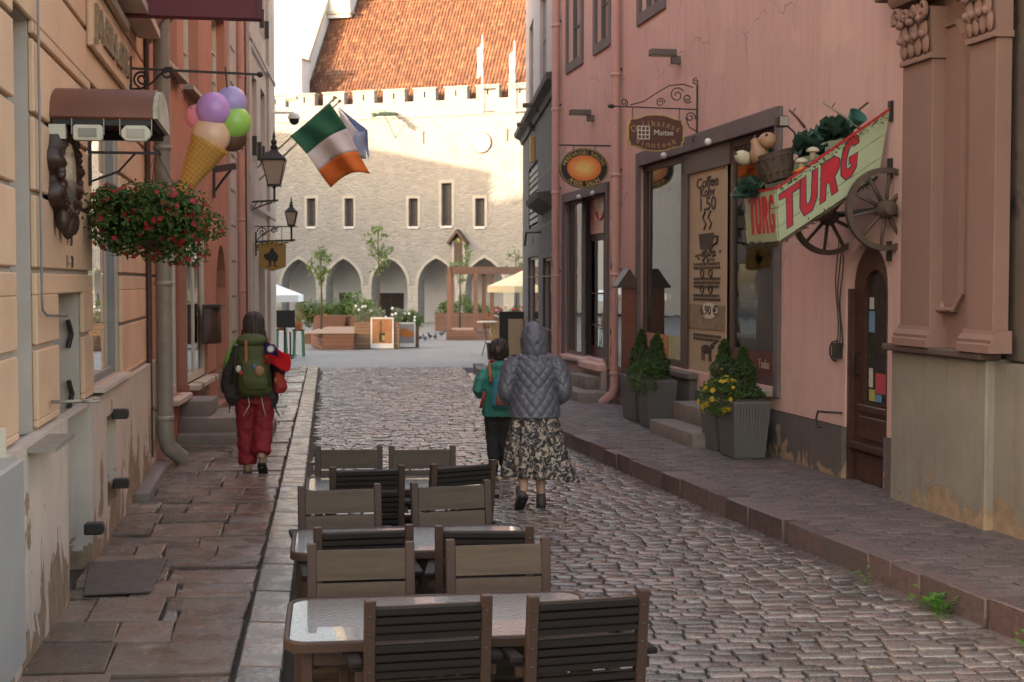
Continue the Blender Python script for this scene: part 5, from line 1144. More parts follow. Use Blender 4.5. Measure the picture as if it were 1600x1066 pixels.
# flags: cloth drawn from corner pixels at the depth of their poles
def fabric(nm, c): return mat(nm, c, tuple(x * .85 for x in c), sc=3, rough=.85, bump=.1, bsc=120, spec=.2)
FY = 27.0
base = Cf.w(Cf.P(405, 300)[0], 0, 0)
root = AT(404, 300, FY + 1.2)
t = thing('tricolour_flag', 'green white and orange tricolour flag on a slanted pole', 'flag', root)
def tri(t):
    # hoist runs from pole tip down the pole; bands lie parallel to the hoist edge, fly end hangs low
    P0, P1, P2, P3 = (453, 213), (516, 162), (581, 272), (520, 293)
    bands = [(0, .35, 'green_band', fabric('flag_green', (.03, .17, .1))), (.35, .68, 'white_band', fabric('flag_white', (.74, .71, .69))), (.68, 1, 'orange_band', fabric('flag_orange', (.78, .2, .05)))]
    for v0, v1, nm, m in bands:
        vs_ = []; nu, nv = 16, 6
        for j in range(nv + 1):
            v = v0 + (v1 - v0) * j / nv
            for i in range(nu + 1):
                u = i / nu
                L = ((P0[0] + (P3[0] - P0[0]) * v) , (P0[1] + (P3[1] - P0[1]) * v)); R_ = ((P1[0] + (P2[0] - P1[0]) * v), (P1[1] + (P2[1] - P1[1]) * v))
                bow = -16 * sin(pi * u) * v * (1 - .3 * v)
                px = L[0] + (R_[0] - L[0]) * u + 3 * sin(v * 5); py = L[1] + (R_[1] - L[1]) * u + bow
                yy = FY + .13 * sin(u * 5.5 + v * 1.5) * (.3 + v) + .05 * sin(u * 11 - v * 3)
                vs_.append(tuple(AT(px, py, yy) - t.location))
        mb = MB().add(vs_, [(j * (nu + 1) + i, j * (nu + 1) + i + 1, (j + 1) * (nu + 1) + i + 1, (j + 1) * (nu + 1) + i) for j in range(nv) for i in range(nu)])
        o = mb.build(nm, m, t, smooth=True); q = o.modifiers.new('thickness', 'SOLIDIFY'); q.thickness = .006
tri(t)
def poleto(t, a, b, r=.022):
    MB().tube([Vector(a) - t.location, Vector(b) - t.location], [r, r * .7], 8).build('pole', M['cream'], t, smooth=True); MB().ball(Vector(b) - t.location, .035, 8, 6).build('pole_tip', M['gold'], t, smooth=True)
pr = Cf.w(Cf.P(396, 268)[0], 0, Cf.P(396, 268)[1])
poleto(t, Cf.w(Cf.x(404), 0, AT(404, 252, FY + 2).z), AT(524, 153, FY + .02))
t = thing('blue_white_flag', 'pale blue and white flag folded behind the tricolour', 'flag', root + Vector((0, .9, 0)))
for (quad, nm, m) in (([(527, 168), (548, 242), (560, 246), (566, 212)], 'white_field', bpy.data.materials['flag_white']), ([(527, 166), (566, 212), (577, 250), (574, 203)], 'blue_edge', fabric('flag_blue', (.16, .26, .5))), ([(541, 208), (551, 246), (572, 249), (571, 205)], 'blue_field', fabric('flag_blue_pale', (.4, .5, .66)))):
    vs_ = []; n_ = 6; k_ = {'white_field': 0, 'blue_edge': .06, 'blue_field': -.08}[nm]
    for j in range(n_ + 1):
        for i in range(n_ + 1):
            u, v = i / n_, j / n_; a, b, c, d = quad
            px = (a[0] * (1 - u) + d[0] * u) * (1 - v) + (b[0] * (1 - u) + c[0] * u) * v; py = (a[1] * (1 - u) + d[1] * u) * (1 - v) + (b[1] * (1 - u) + c[1] * u) * v
            vs_.append(tuple(AT(px, py, FY + 1.0 + k_ + .08 * sin(u * 6 + v * 4)) - t.location))
    o = MB().add(vs_, [(j * 7 + i, j * 7 + i + 1, j * 7 + i + 8, j * 7 + i + 7) for j in range(6) for i in range(6)]).build(nm, m, t, smooth=True); o.modifiers.new('thickness', 'SOLIDIFY').thickness = .006
poleto(t, Cf.w(Cf.x(407), 0, AT(407, 275, FY + 3).z), AT(531, 158, FY + 1.0))
# dome camera on an arm
X = Cf.x(424); zc_ = AT(455, 172, 33).z
t = thing('dome_camera', 'white and black dome camera on a short arm over the square', 'security camera', Cf.w(X, 0, 0), Cf.rz)
oc_ = (AT(455, 172, 33.2) - Cf.w(X, 0, 0)).dot(-Cf.Y)
MB().tube([(0, 0, zc_ + .1), (0, -oc_, zc_ + .1), (0, -oc_, zc_)], .03, 8).build('arm', M['white'], t, smooth=40)
MB().lathe([(.05, .1), (.12, .06), (.15, 0), (.15, -.05)], 14, (0, -oc_, zc_)).build('housing', M['white'], t, smooth=50); MB().ball((0, -oc_, zc_ - .05), (.13, .13, .15), 14, 8, z1=0).build('dome', M['black'], t, smooth=True)

# ================================================================== terrace furniture
M['slat'] = mat('composite_slat', (.078, .053, .036), (.052, .035, .024), sc=4, streak=(.8, 14, 14), rough=.62, bump=.25, bsc=30, rvar=.08, spec=.25, isl=.14)
M['slatdark'] = mat('composite_dark', (.011, .0075, .0065), (.009, .006, .005), sc=3, rough=.6, spec=.18, bump=.1)
M['alu'] = mat('brown_frame_paint', (.05, .027, .019), (.04, .022, .016), spec=.25, rough=.5, bump=.05)
M['bark'] = mat('bark', (.09, .07, .05), (.06, .045, .035), sc=8, rough=.9, bump=.5)
CW, CHH = .48, .92
def make_chair():
    t = empty('terrace_chair'); hw = CW / 2; ps = .042; Hs = .44; tilt = .12
    # chair faces +y; the back stands at y = 0 and leans towards -y
    def by(z): return -(z - Hs) * tilt if z > Hs else 0
    for s_ in (-1, 1):
        x0, x1 = (s_ * hw, s_ * (hw - ps)); x0, x1 = min(x0, x1), max(x0, x1)
        q = MB(); q.hexa([(x0, -.02, 0), (x1, -.02, 0), (x1, .03, 0), (x0, .03, 0), (x0, -.02, Hs), (x1, -.02, Hs), (x1, .03, Hs), (x0, .03, Hs)])
        q.hexa([(x0, -.02, Hs), (x1, -.02, Hs), (x1, .03, Hs), (x0, .03, Hs), (x0, by(CHH) - .02, CHH), (x1, by(CHH) - .02, CHH), (x1, by(CHH) + .022, CHH), (x0, by(CHH) + .022, CHH)])
        q.build('back_post', M['alu'], t, bevel=.004)
        xa = s_ * (hw + .028); B(xa - .028, xa + .028, -.02, .5, .655, .68).build('armrest', M['slatdark'], t, bevel=.006)
        B(xa - .02, xa + .02, .43, .475, 0, .654).build('front_leg', M['alu'], t, bevel=.004); B(xa - .02, xa + .02, .0, .42, .1, .135).build('side_rail', M['alu'], t)
        B(min(s_ * hw, xa), max(s_ * hw, xa), .002, .028, .6, .64).build('arm_bracket', M['alu'], t)
    z = .47; sh = (CHH - .015 - z) / 3
    for i in range(3):
        a, b = z + i * sh, z + (i + 1) * sh - .013; x = hw - ps - .001
        f = MB().hexa([(-x, by(a) + .004, a), (x, by(a) + .004, a), (x, by(a) + .02, a), (-x, by(a) + .02, a), (-x, by(b) + .004, b), (x, by(b) + .004, b), (x, by(b) + .02, b), (-x, by(b) + .02, b)])
        sl_ = f.build('back_slat', M['slat'], t)
        for k in range(4):                           # hollow ribbed rear of the slat
            zz = a + (b - a) * (k + .5) / 4; r_ = (b - a) * .085
            q = MB().hexa([(-x, by(zz) - .02, zz - r_), (x, by(zz) - .02, zz - r_), (x, by(zz) + .0035, zz - r_ * 1.3), (-x, by(zz) + .0035, zz - r_ * 1.3), (-x, by(zz) - .02, zz + r_), (x, by(zz) - .02, zz + r_), (x, by(zz) + .0035, zz + r_ * 1.3), (-x, by(zz) + .0035, zz + r_ * 1.3)]); q.build('rib', M['slatdark'], sl_)
        B(-x, x, by((a + b) / 2) - .003, by((a + b) / 2) + .0035, a + .02, b - .02).build('rear_web', M['slatdark'], sl_)
        for sx in (-1, 1):
            for zz in (a + .03, b - .03): MB().ball((sx * (hw - ps / 2), by(zz) - .021, zz), (.006, .004, .006), 6, 4).build('screw', M['iron'], t)
    for i in range(5): B(-hw + .02, hw - .02, .035 + i * .09, .035 + i * .09 + .082, Hs - .025, Hs).build('seat_slat', M['slat'], t, bevel=.004)
    B(-hw + ps, hw - ps, .0, .025, Hs - .07, Hs - .026).build('seat_rail', M['alu'], t); B(-hw, hw, .44, .465, Hs - .07, Hs - .026).build('seat_rail', M['alu'], t)
    return t
proto = make_chair(); first = [True]
def chair(pxl, pyl, pxr, pyr, facing, label):
    """placed by the two upper corners of its back; facing: 'in' the street (away) or 'out'"""
    a, b = G(pxl, pyl, CHH), G(pxr, pyr, CHH); c = (a + b) / 2; d = b - a
    rz = atan2(d.y, d.x) + (pi if facing == 'cam' else 0)
    o = proto if first[0] else copy_tree(proto); first[0] = False
    back = Vector((-sin(rz), cos(rz), 0)); by = -(CHH - .44) * .12
    c = c - back * by; o.location = (c.x, c.y, .005); o.rotation_euler = (0, 0, rz); o['rot'] = rz
    tag(o, label, 'chair', 'chairs at the terrace tables')
chair(566, 941, 772, 931, 'away', 'dark chair seen from its ribbed back at the rounded table end by the open armrest')
chair(821, 934, 1017, 922, 'away', 'dark ribbed-back chair at the right half of the table closest to the cabinet')
chair(482, 852, 645, 848, 'cam', 'brown slatted chair facing down the first table, by the left pavement')
chair(697, 845, 858, 841, 'cam', 'brown slatted chair facing down the first table, by the roadway')
chair(493, 826, 643, 821, 'away', 'dark ribbed-back chair at the middle table, by the left pavement')
chair(682, 823, 832, 823, 'away', 'dark ribbed-back chair at the middle table, by the roadway')
chair(468, 761, 592, 757, 'cam', 'brown slatted chair across the middle table, by the left pavement')
chair(640, 756, 767, 751, 'cam', 'brown slatted chair across the middle table, by the roadway')
chair(520, 731, 628, 728, 'away', 'dark ribbed-back chair at the table farthest up the street, by the left pavement')
chair(671, 727, 777, 719, 'away', 'dark ribbed-back chair at the table farthest up the street, next to the walking woman')
chair(498, 698, 592, 697, 'cam', 'brown slatted chair beyond the last table, by the left pavement')
chair(613, 698, 706, 697, 'cam', 'brown slatted chair beyond the last table, by the roadway')
def frosted():
    k = NT('hammered_glass'); v = k.n('ShaderNodeTexVoronoi', {'Vector': k.tc.outputs['Object'], 'Scale': 85.}, feature='SMOOTH_F1')
    k.set('Base Color', (.16, .15, .14, 1)); k.set('Roughness', .12); k.set('Specular IOR Level', .8); k.bump(k.math('ADD', v.outputs['Distance'], k.math('MULTIPLY', k.noise(160, 2), .6)), .55, .006); k.set('Coat Weight', .4); return k.m
M['hammered'] = frosted()
def table(pxl, pyl, w, dp, rz, label):
    """left front corner of the top at pixel"""
    zt = .73; c = G(pxl, pyl, zt); t = thing('terrace_table', label, 'table', (c.x, c.y, .005), rz, 'terrace tables with hammered glass tops')
    zt -= .005
    r = .1; hw, hd = w / 2, dp / 2
    def rr(i, n=6):
        P = []
        for cx, cy, a0 in ((w - r, r, -90), (w - r, dp - r, 0), (r, dp - r, 90), (r, r, 180)): P += [(cx + (r - i) * cos(radians(a0 + 90 * k / n)), cy + (r - i) * sin(radians(a0 + 90 * k / n))) for k in range(n + 1)]
        return P
    o_, i_ = rr(0), rr(.026); n = len(o_); q = MB()
    q.add([(x, y, z) for z, P in ((zt - .04, o_), (zt - .008, o_), (zt, rr(.007)), (zt, rr(.02)), (zt - .006, i_), (zt - .04, i_)) for x, y in P], [(k * n + i, k * n + (i + 1) % n, (k + 1) % 6 * n + (i + 1) % n, (k + 1) % 6 * n + i) for k in range(6) for i in range(n)])
    q.build('rim', M['alu'], t, smooth=40); MB().prismz(rr(.024), zt - .014, zt - .005).build('glass_top', M['hammered'], t)
    for x in (.07, w - .115):
        for y in (.07, dp - .115): B(x, x + .045, y, y + .045, 0, zt - .041).build('leg', M['alu'], t, bevel=.005)
    for y in (.08, dp - .105): B(.115, w - .115, y, y + .025, zt - .11, zt - .055).build('apron', M['alu'], t)
    for x in (.08, w - .105): B(x, x + .025, .115, dp - .115, zt - .11, zt - .055).build('apron', M['alu'], t); B(x, x + .025, .115, dp - .115, .18, .21).build('stretcher', M['alu'], t)
rt = math.atan(.13)
table(441, 1006, 1.28, .78, rt, 'glass-topped terrace table with rounded corners, the one whose leg shows by the kerb')
table(452, 866, 1.28, .74, rt, 'middle glass-topped terrace table between brown and dark chairs')
table(476, 768, 1.2, .72, rt, 'glass-topped terrace table farthest up the street, mostly hidden by chairs')
# ================================================================== conifer planters on the right pavement
M['fibre'] = mat('fibre_cement', (.125, .118, .11), (.1, .095, .09), sc=2, rough=.75, bump=.2)
M['ribbed'] = M['fibre']
M['conif'] = leaf('conifer_leaf', (.02, .05, .014), (.06, .11, .03)); M['soil'] = M['earth']
def planter(px0, px1, off0, label, tree_label, th, flowers=None):
    X0, X1 = R.x(px0, off0), R.x(px1, off0); w = X1 - X0; xm = (X0 + X1) / 2; D = .42; H = .62
    t = thing('square_planter', label, 'planter', R.w(xm, -off0 + D / 2, PAVZ + .01), R.rz, 'tapered grey planters'); hw = w / 2 - .012; hd = D / 2; b = .8
    q = MB(); q.hexa([(-hw * b, -hd * b, 0), (hw * b, -hd * b, 0), (hw * b, hd * b, 0), (-hw * b, hd * b, 0), (-hw, -hd, H), (hw, -hd, H), (hw, hd, H), (-hw, hd, H)]); q.build('tub', M['fibre'], t, bevel=.01)
    n = 12
    for i in range(n):                                # ribs of the side turned up the street
        u0, u1 = -1 + 2 * (i + .15) / n, -1 + 2 * (i + .85) / n
        MB().hexa([(hw * b + .0, hd * b * u0, .02), (hw * b + .012, hd * b * u0, .02), (hw * b + .012, hd * b * u1, .02), (hw * b, hd * b * u1, .02), (hw, hd * u0, H - .03), (hw + .012, hd * u0, H - .03), (hw + .012, hd * u1, H - .03), (hw, hd * u1, H - .03)]).build('rib', M['ribbed'], t)
    B(-hw + .03, hw - .03, -hd + .03, hd - .03, H, H + .02).build('soil', M['soil'], t)
    c = thing('dwarf_conifer', tree_label, 'conifer', R.w(xm, -off0 + D / 2, PAVZ + H + .02), R.rz, 'dwarf conifers in the planters')
    MB().tube([(0, 0, -.01), (0, 0, th * .8)], [.02, .006], 6).build('trunk', M['bark'], c)
    rb = .2
    def fn():
        v = RN() ** 1.3; z = .04 + v * (th - .06); r = rb * (1 - v) ** .75 * (.55 + .45 * RN() ** .4) * (1 + .16 * sin(z * 23 + xm * 9)) + .006; a = U(0, 2 * pi)
        return (r * cos(a), r * sin(a), z), (cos(a), sin(a), .9)
    leafball(2600, fn, .014, .03, elong=2.0).build('crown', M['conif'], c, kind='stuff')
random.seed(31)
planter(967, 992, .62, 'tapered grey planter next to the stickered downpipe', 'dwarf conifer in the planter by the stickered downpipe', .62)
planter(993.5, 1011, .66, 'tapered grey planter beside the dark stone steps under the food photos', 'dwarf conifer in the planter just before the stone steps', .6)
planter(1092, 1117, .6, 'tapered grey planter with yellow flowers under the coffee poster', 'dwarf conifer behind the yellow flowers', .62)
planter(1118.5, 1148, .62, 'tapered grey planter closest to the arched door', 'dwarf conifer in the planter closest to the arched door', .58)
# low underplanting
for (px, py, off, nm, lab, fc, n) in ((1000, 592, .72, 'bushy_plant', 'bright green bushy plant hanging between two conifers', None, 700), (1118, 612, .74, 'yellow_flowers', 'yellow chrysanthemum flowers spilling between two conifers', (.62, .44, .03), 900)):
    X, Z = R.P(px, py, off); t = thing(nm, lab, 'plant', R.w(X, -off + .05, PAVZ + .6), R.rz)
    def fn():
        v = Vector((random.gauss(0, 1), random.gauss(0, 1), random.gauss(0, 1))).normalized() * (.15 + .07 * RN())
        return (v.x * 1.2, v.y, v.z * 1.05 + .07), v
    leafball(n, fn, .016, .035).build('foliage', M['leafA'], t, kind='stuff'); MB().tube([(0, 0, -.02), (0, .02, .12)], .012, 5).build('stem', M['bark'], t)
    if fc:
        m_ = mat('chrysanthemum', fc, (.5, .3, .02), rough=.7, bump=0, isl=.2)
        fm = MB()
        for k in range(9): a = 2 * pi * k / 9; fm.add([(0, 0, .1), (cos(a - .25), sin(a - .25), .0), (1.1 * cos(a), 1.1 * sin(a), .2), (cos(a + .25), sin(a + .25), 0)], [(0, 1, 2, 3)])
        fm = fm.mesh('flower', m_)
        for k in range(46):
            p, v = fn(); v = (v.normalized() + Vector((.4, -.5, .2))).normalized(); p = Vector(p)
            inst('flower', fm, t, p + v * .02, v.to_track_quat('Z', 'Y').to_euler(), (U(.018, .034),) * 3)
for px in (985, 1120): pass
# weeds in the kerb joint
random.seed(6)
for (px, py, n, s_, lab) in ((1438, 958, 100, .08, 'leafy green weeds growing thick against the kerb'), (1336, 912, 22, .055, 'small weed tuft in the gutter up the kerb from the thick weeds'), (1588, 1028, 26, .07, 'low weed patch at the gutter by the brown house end of the kerb')):
    p = G(px, py, .01); t = thing('weed', lab, 'weed', (rk(p.y) - .1, p.y, .012), 0)
    for k in range(n):
        a = U(0, 2 * pi); r = U(0, s_ * 1.6); x, y = r * cos(a) * .7, r * sin(a) * 1.9; h = U(.03, .11) * (1.15 if k % 3 == 0 else .7); d = Vector((U(-.6, .6), U(-.6, .6), 1)).normalized(); q = Vector((x, y, 0)); L = s_ * U(.5, .9)
        e = q + d * h; u = d.orthogonal().normalized(); v = Vector((cos(a), sin(a), .35)).normalized()
        sd = v.cross(Vector((0, 0, 1))).normalized()
        MB().add([q - sd * .002, q + sd * .002, e, e + v * L * .5 + sd * L * .3, e + v * L, e + v * L * .5 - sd * L * .3], [(0, 1, 2), (2, 3, 4, 5)]).build('leaf', leaf('weed_leaf', (.05, .16, .02), (.11, .27, .04)) if 'weed_leaf' not in bpy.data.materials else bpy.data.materials['weed_leaf'], t)

# ================================================================== market cart sign
XW = R.x(1391); K = 12.8
t = thing('market_cart_sign', 'half handcart with painted boards, wheels and red lettering hung on the pink wall', 'sign', R.w(XW, 0, 0), R.rz)
Wc = .82                                              # cart width along the wall (away from camera is -x)
def cp(px, py): o, z = rpl(px, py, XW); return o, z
pts = {k: cp(*v) for k, v in {'rt': (1390, 172), 'ft': (1213, 296), 'fb': (1217, 378), 'rb': (1372, 274)}.items()}
M['cartgreen'] = mat('cart_paint', (.38, .43, .27), (.31, .36, .22), sc=3.5, rough=.65, bump=.25, c3=(.15, .15, .08), sc3=3, th=(.6, .76))
M['cartwood'] = mat('old_timber', (.1, .065, .045), (.07, .045, .032), sc=5, rough=.7, bump=.4, bsc=20)
M['inkred'] = mat('sign_red', (.52, .02, .03), (.42, .015, .025), sc=6, rough=.5, bump=0)
M['inkblue'] = mat('sign_outline', (.03, .03, .07), rough=.6, bump=0)
def lerp2(a, b, k): return (a[0] + (b[0] - a[0]) * k, a[1] + (b[1] - a[1]) * k)
cuts = [0, .36, .72, 1.0]
for i in range(3):                                    # side boards facing the camera
    a, b = cuts[i], cuts[i + 1]; P = [lerp2(pts['ft'], pts['fb'], a), lerp2(pts['rt'], pts['rb'], a), lerp2(pts['rt'], pts['rb'], b - .012), lerp2(pts['ft'], pts['fb'], b - .012)]
    for x0, nm in ((-.012, 'side_board'), (-Wc, 'far_side_board')): MB().prismx([(-o, z) for o, z in P], x0, x0 + .022).build(nm, M['cartgreen'], t)
    F0, F1 = lerp2(pts['ft'], pts['fb'], a), lerp2(pts['ft'], pts['fb'], b - .012); e = .14
    MB().hexa([(-Wc, -F1[0] - .0, F1[1]), (-.013, -F1[0] - .012, F1[1]), (-.013, -F1[0] + .02, F1[1]), (-Wc, -F1[0] + .02, F1[1]), (-Wc - .03, -F0[0] - .0, F0[1]), (-.013, -F0[0] - .012, F0[1]), (-.013, -F0[0] + .02, F0[1]), (-Wc - .03, -F0[0] + .02, F0[1])]).build('front_board', M['cartgreen'], t)
MB().bar((0.0, -pts['ft'][0], pts['ft'][1] + .01), (0, -pts['rt'][0], pts['rt'][1] + .01), .03, .02).bar((-Wc, -pts['ft'][0], pts['ft'][1] + .01), (0, -pts['ft'][0], pts['ft'][1] + .01), .03, .02).build('red_edge', M['inkred'], t)
MB().hexa([(-Wc, -pts['fb'][0], pts['fb'][1] - .03), (.0, -pts['fb'][0], pts['fb'][1] - .03), (0, -pts['rb'][0], pts['rb'][1] - .03), (-Wc, -pts['rb'][0], pts['rb'][1] - .03), (-Wc, -pts['fb'][0], pts['fb'][1]), (0, -pts['fb'][0], pts['fb'][1]), (0, -pts['rb'][0], pts['rb'][1]), (-Wc, -pts['rb'][0], pts['rb'][1])]).build('floor_board', M['cartwood'], t)
dz = pts['rt'][1] - pts['ft'][1]; do = pts['ft'][0] - pts['rt'][0]; tilt = atan2(dz, do)
# letters: drawn in x,z then sheared along the side boards
def letters(parent):
    shp = {'T': [[(0, .88), (0, 1), (.9, 1), (.9, .84), (.55, .84), (.55, 0), (.3, 0), (.3, .84)]],
           'U': [[(0, 1), (.24, 1), (.24, .36), (.33, .22), (.48, .22), (.57, .36), (.57, 1), (.8, 1), (.8, .28), (.6, 0), (.2, 0), (0, .28)]],
           'R': [[(0, 0), (0, 1), (.55, 1), (.8, .85), (.8, .6), (.62, .46), (.85, 0), (.58, 0), (.4, .42), (.24, .42), (.24, 0)]],
           'G': [[(.85, .76), (.8, .92), (.6, 1.02), (.3, 1.0), (.06, .8), (0, .5), (.08, .18), (.34, 0), (.65, 0), (.88, .16), (.88, .5), (.46, .5), (.46, .34), (.64, .34), (.64, .24), (.5, .2), (.36, .22), (.26, .36), (.24, .55), (.32, .76), (.48, .83), (.6, .76)]]}
    side = [(-.0, .02, c) for c in 'TURG']
    for (u0, lw, ch) in ((.02, .2, 'T'), (.21, .19, 'U'), (.4, .2, 'R'), (.585, .17, 'G')):
        for m_, gx, y_ in ((M['inkblue'], .012, .0115), (M['inkred'], 0, .0135)):
            for poly in shp[ch]:
                out = []
                cxp = sum(p[0] for p in poly) / len(poly); 
                for x, z in poly:
                    u = u0 + x * lw; v = .14 + .72 * (1 - z) * (1 - .18 * u) if ch != 'G' else .02 + .66 * (1 - z)
                    tp, bt = lerp2(pts['ft'], pts['rt'], u), lerp2(pts['fb'], pts['rb'], u); P = lerp2(tp, bt, v); out.append((-P[0], P[1]))
                if gx:
                    cx0 = sum(p[0] for p in out) / len(out); cz0 = sum(p[1] for p in out) / len(out)
                    ar = sum(out[i][0] * out[(i + 1) % len(out)][1] - out[(i + 1) % len(out)][0] * out[i][1] for i in range(len(out))); sgn = 1 if ar > 0 else -1; n = len(out); o2_ = []
                    for i in range(n):
                        a, b, c = Vector(out[i - 1]), Vector(out[i]), Vector(out[(i + 1) % n]); d1 = (b - a).normalized(); d2 = (c - b).normalized(); nn = Vector((d1.y + d2.y, -d1.x - d2.x)) * sgn
                        nn = nn.normalized() if nn.length > .2 else Vector((d1.y, -d1.x)) * sgn; o2_.append(tuple(b + nn * gx))
                    out = o2_
                MB().prismx(out, .0105, y_).build('letter', m_, parent)
        if True:
            for poly in shp[ch]:
                out = []
                for x, z in poly:
                    xx = -Wc + .1 + (u0 + x * lw) * (Wc - .12) / .76; v = .1 + .72 * (1 - z); P = lerp2(pts['ft'], pts['fb'], v); out.append((xx, P[0] + .0, P[1]))
                n = len(out); MB().add([(x, -o - .0145, z) for x, o, z in out] + [(x, -o - .002, z) for x, o, z in out], [tuple(range(n)), tuple(range(2 * n - 1, n - 1, -1))] + [(i, i + n, (i + 1) % n + n, (i + 1) % n) for i in range(n)]).build('letter', M['inkred'], parent)
letters(t)
def wheel(xo, c, r, nm):
    w = MB(); prof = []
    n = 40
    w.add([(xo + x, -c[0] + rr * cos(2 * pi * i / n), c[1] + rr * sin(2 * pi * i / n)) for i in range(n) for x, rr in ((-.025, r), (.025, r), (.028, r - .05), (-.028, r - .05))], [(i * 4 + j, i * 4 + (j + 1) % 4, (i + 1) % n * 4 + (j + 1) % 4, (i + 1) % n * 4 + j) for i in range(n) for j in range(4)])
    o = w.build('wheel', M['cartwood'], t, smooth=40)
    for i in range(10):
        a = 2 * pi * i / 10 + .2; MB().tube([(xo, -c[0] + .05 * cos(a), c[1] + .05 * sin(a)), (xo, -c[0] + (r - .03) * cos(a), c[1] + (r - .03) * sin(a))], [.02, .016], 6).build('spoke', M['cartwood'], o, smooth=True)
    MB().lathe([(.05, -.1), (.075, -.08), (.09, 0), (.075, .08), (.06, .1), (.06, .13), (.03, .14)], 14).xf(Matrix.Translation((xo, -c[0], c[1])) @ Matrix.Rotation(pi / 2, 4, 'Y')).build('hub', M['cartwood'], o, smooth=50)
wc = cp(1374, 328); wheel(.12, (max(wc[0], .1), wc[1]), .37, 'near'); wheel(-Wc - .12, (.2, wc[1] - .02), .37, 'far')
MB().tube([(-Wc - .2, -max(wc[0], .1), wc[1]), (.2, -max(wc[0], .1), wc[1])], .03, 8).build('axle', M['iron'], t)
for z in (pts['rt'][1], wc[1] + .38, wc[1] - .36): B(-.03, .03, -.03, .0, z - .1, z + .08).build('wall_strap', M['iron'], t)
MB().bar((-Wc * .6, -pts['ft'][0] * .9, pts['ft'][1] + .1), (-Wc * .35, -.1, pts['rt'][1] + .1), .02, .02) .build('tie_rod', M['iron'], t)
# goods in the cart
def cart_at(u, xo, up): P = lerp2(pts['ft'], pts['rt'], u); return R.w(XW + xo, -P[0], P[1] + up)
def cpix(px, py, xo):
    d = ray(px, py); o = Vector((0, 0, CAMH)) - R.w(XW + xo, 0, 0); k = -o.dot(R.X) / d.dot(R.X); return Vector((0, 0, CAMH)) + d * k
def squashy(name, label, c, prof, m, tilt_, n=18, ribs=10, stem=True):
    t2 = thing(name, label, 'squash', c, R.rz); mb = MB(); k = 24
    vs_ = []
    for r, z in prof:
        for j in range(k): a = 2 * pi * j / k; rr = r * (1 + .06 * cos(ribs * a)); vs_.append((rr * cos(a), rr * sin(a), z))
    mb.add(vs_, [(i * k + j, i * k + (j + 1) % k, (i + 1) * k + (j + 1) % k, (i + 1) * k + j) for i in range(len(prof) - 1) for j in range(k)]); mb.xf(Matrix.Rotation(tilt_[0], 4, 'X') @ Matrix.Rotation(tilt_[1], 4, 'Y')); mb.build('body', m, t2, smooth=True)
    zt = prof[-1][1]; MB().tube([(0, 0, zt - .02), (.005, .01, zt + .03)], [.014, .01], 6).xf(Matrix.Rotation(tilt_[0], 4, 'X') @ Matrix.Rotation(tilt_[1], 4, 'Y')).build('stem', M['bark'], t2)
M['squash'] = mat('squash_skin', (.34, .19, .1), (.24, .12, .06), sc=7, rough=.5, bump=.1); M['palesquash'] = mat('pale_squash', (.5, .45, .33), (.4, .35, .24), sc=6, rough=.55); M['cabbage'] = leaf('cabbage_leaf', (.02, .06, .042), (.06, .13, .09), .5)
BK = cpix(1212, 262, -.35)
squashy('butternut_squash', 'bottle shaped brown squash leaning in the crate on the cart', cpix(1184, 240, -.35), [(.005, -.09), (.06, -.085), (.085, -.04), (.08, .0), (.05, .05), (.04, .1), (.035, .14), (.005, .15)], M['squash'], (.1, .5 - .9))
squashy('round_squash', 'round brown squash with a dark hollow top in the crate', cpix(1199, 220, -.4), [(.005, -.07), (.05, -.065), (.085, -.02), (.085, .02), (.055, .055), (.02, .06), (.012, .045)], M['squash'], (.5, .5))
squashy('white_squash', 'pale ribbed squash at the tip of the cart crate', cpix(1161, 247, -.4), [(.005, -.08), (.045, -.07), (.065, -.02), (.06, .04), (.03, .08), (.005, .085)], M['palesquash'], (1.2, .3))
t2 = thing('wooden_bushel', 'tilted dark wooden bushel standing in the market cart', 'bushel', BK, R.rz)
q = MB(); n = 16
for i in range(n):
    a0, a1 = 2 * pi * (i + .05) / n, 2 * pi * (i + .95) / n
    MB().hexa([(.13 * cos(a0), .13 * sin(a0), -.12), (.13 * cos(a1), .13 * sin(a1), -.12), (.115 * cos(a1), .115 * sin(a1), -.12), (.115 * cos(a0), .115 * sin(a0), -.12), (.2 * cos(a0), .2 * sin(a0), .13), (.2 * cos(a1), .2 * sin(a1), .13), (.185 * cos(a1), .185 * sin(a1), .13), (.185 * cos(a0), .185 * sin(a0), .13)]).build('stave', M['cartwood'], t2)
for z, r in ((-.05, .158), (.08, .192)): MB().lathe([(r, 0), (r + .004, .02), (r + .012, .04), (r + .008, .04)], 20, (0, 0, z)).build('hoop', M['cartwood'], t2)
MB().lathe([(.001, -.11), (.12, -.11)], 16).build('bottom', M['cartwood'], t2)
t2.rotation_euler = (.25, -.1, R.rz)
def cabbage(c, r, label, n=40):
    t2 = thing('cabbage', label, 'cabbage', c, R.rz)
    for k in range(n):
        a = U(0, 2 * pi); el = U(-.3, 1.3); d = Vector((cos(a) * cos(el), sin(a) * cos(el), sin(el))); u = d.cross(Vector((0, 0, 1.01))).normalized(); v = u.cross(d); L = r * U(.7, 1.15); w = L * .55; vs_ = []
        for i in range(4):
            for j in range(4): s_, q_ = j / 3 - .5, i / 3; vs_.append(d * (r * .25 + L * q_ * .8) + u * w * 2 * s_ * sin(pi * (.25 + .6 * q_)) + v * (L * .35 * (q_ ** 2) * (1 - 2 * abs(s_)) + .03 * sin(9 * s_ + k)))
        MB().add(vs_, [(i * 4 + j, i * 4 + j + 1, i * 4 + j + 5, i * 4 + j + 4) for i in range(3) for j in range(3)]).build('leaf', M['cabbage'], t2, smooth=True)
random.seed(17)
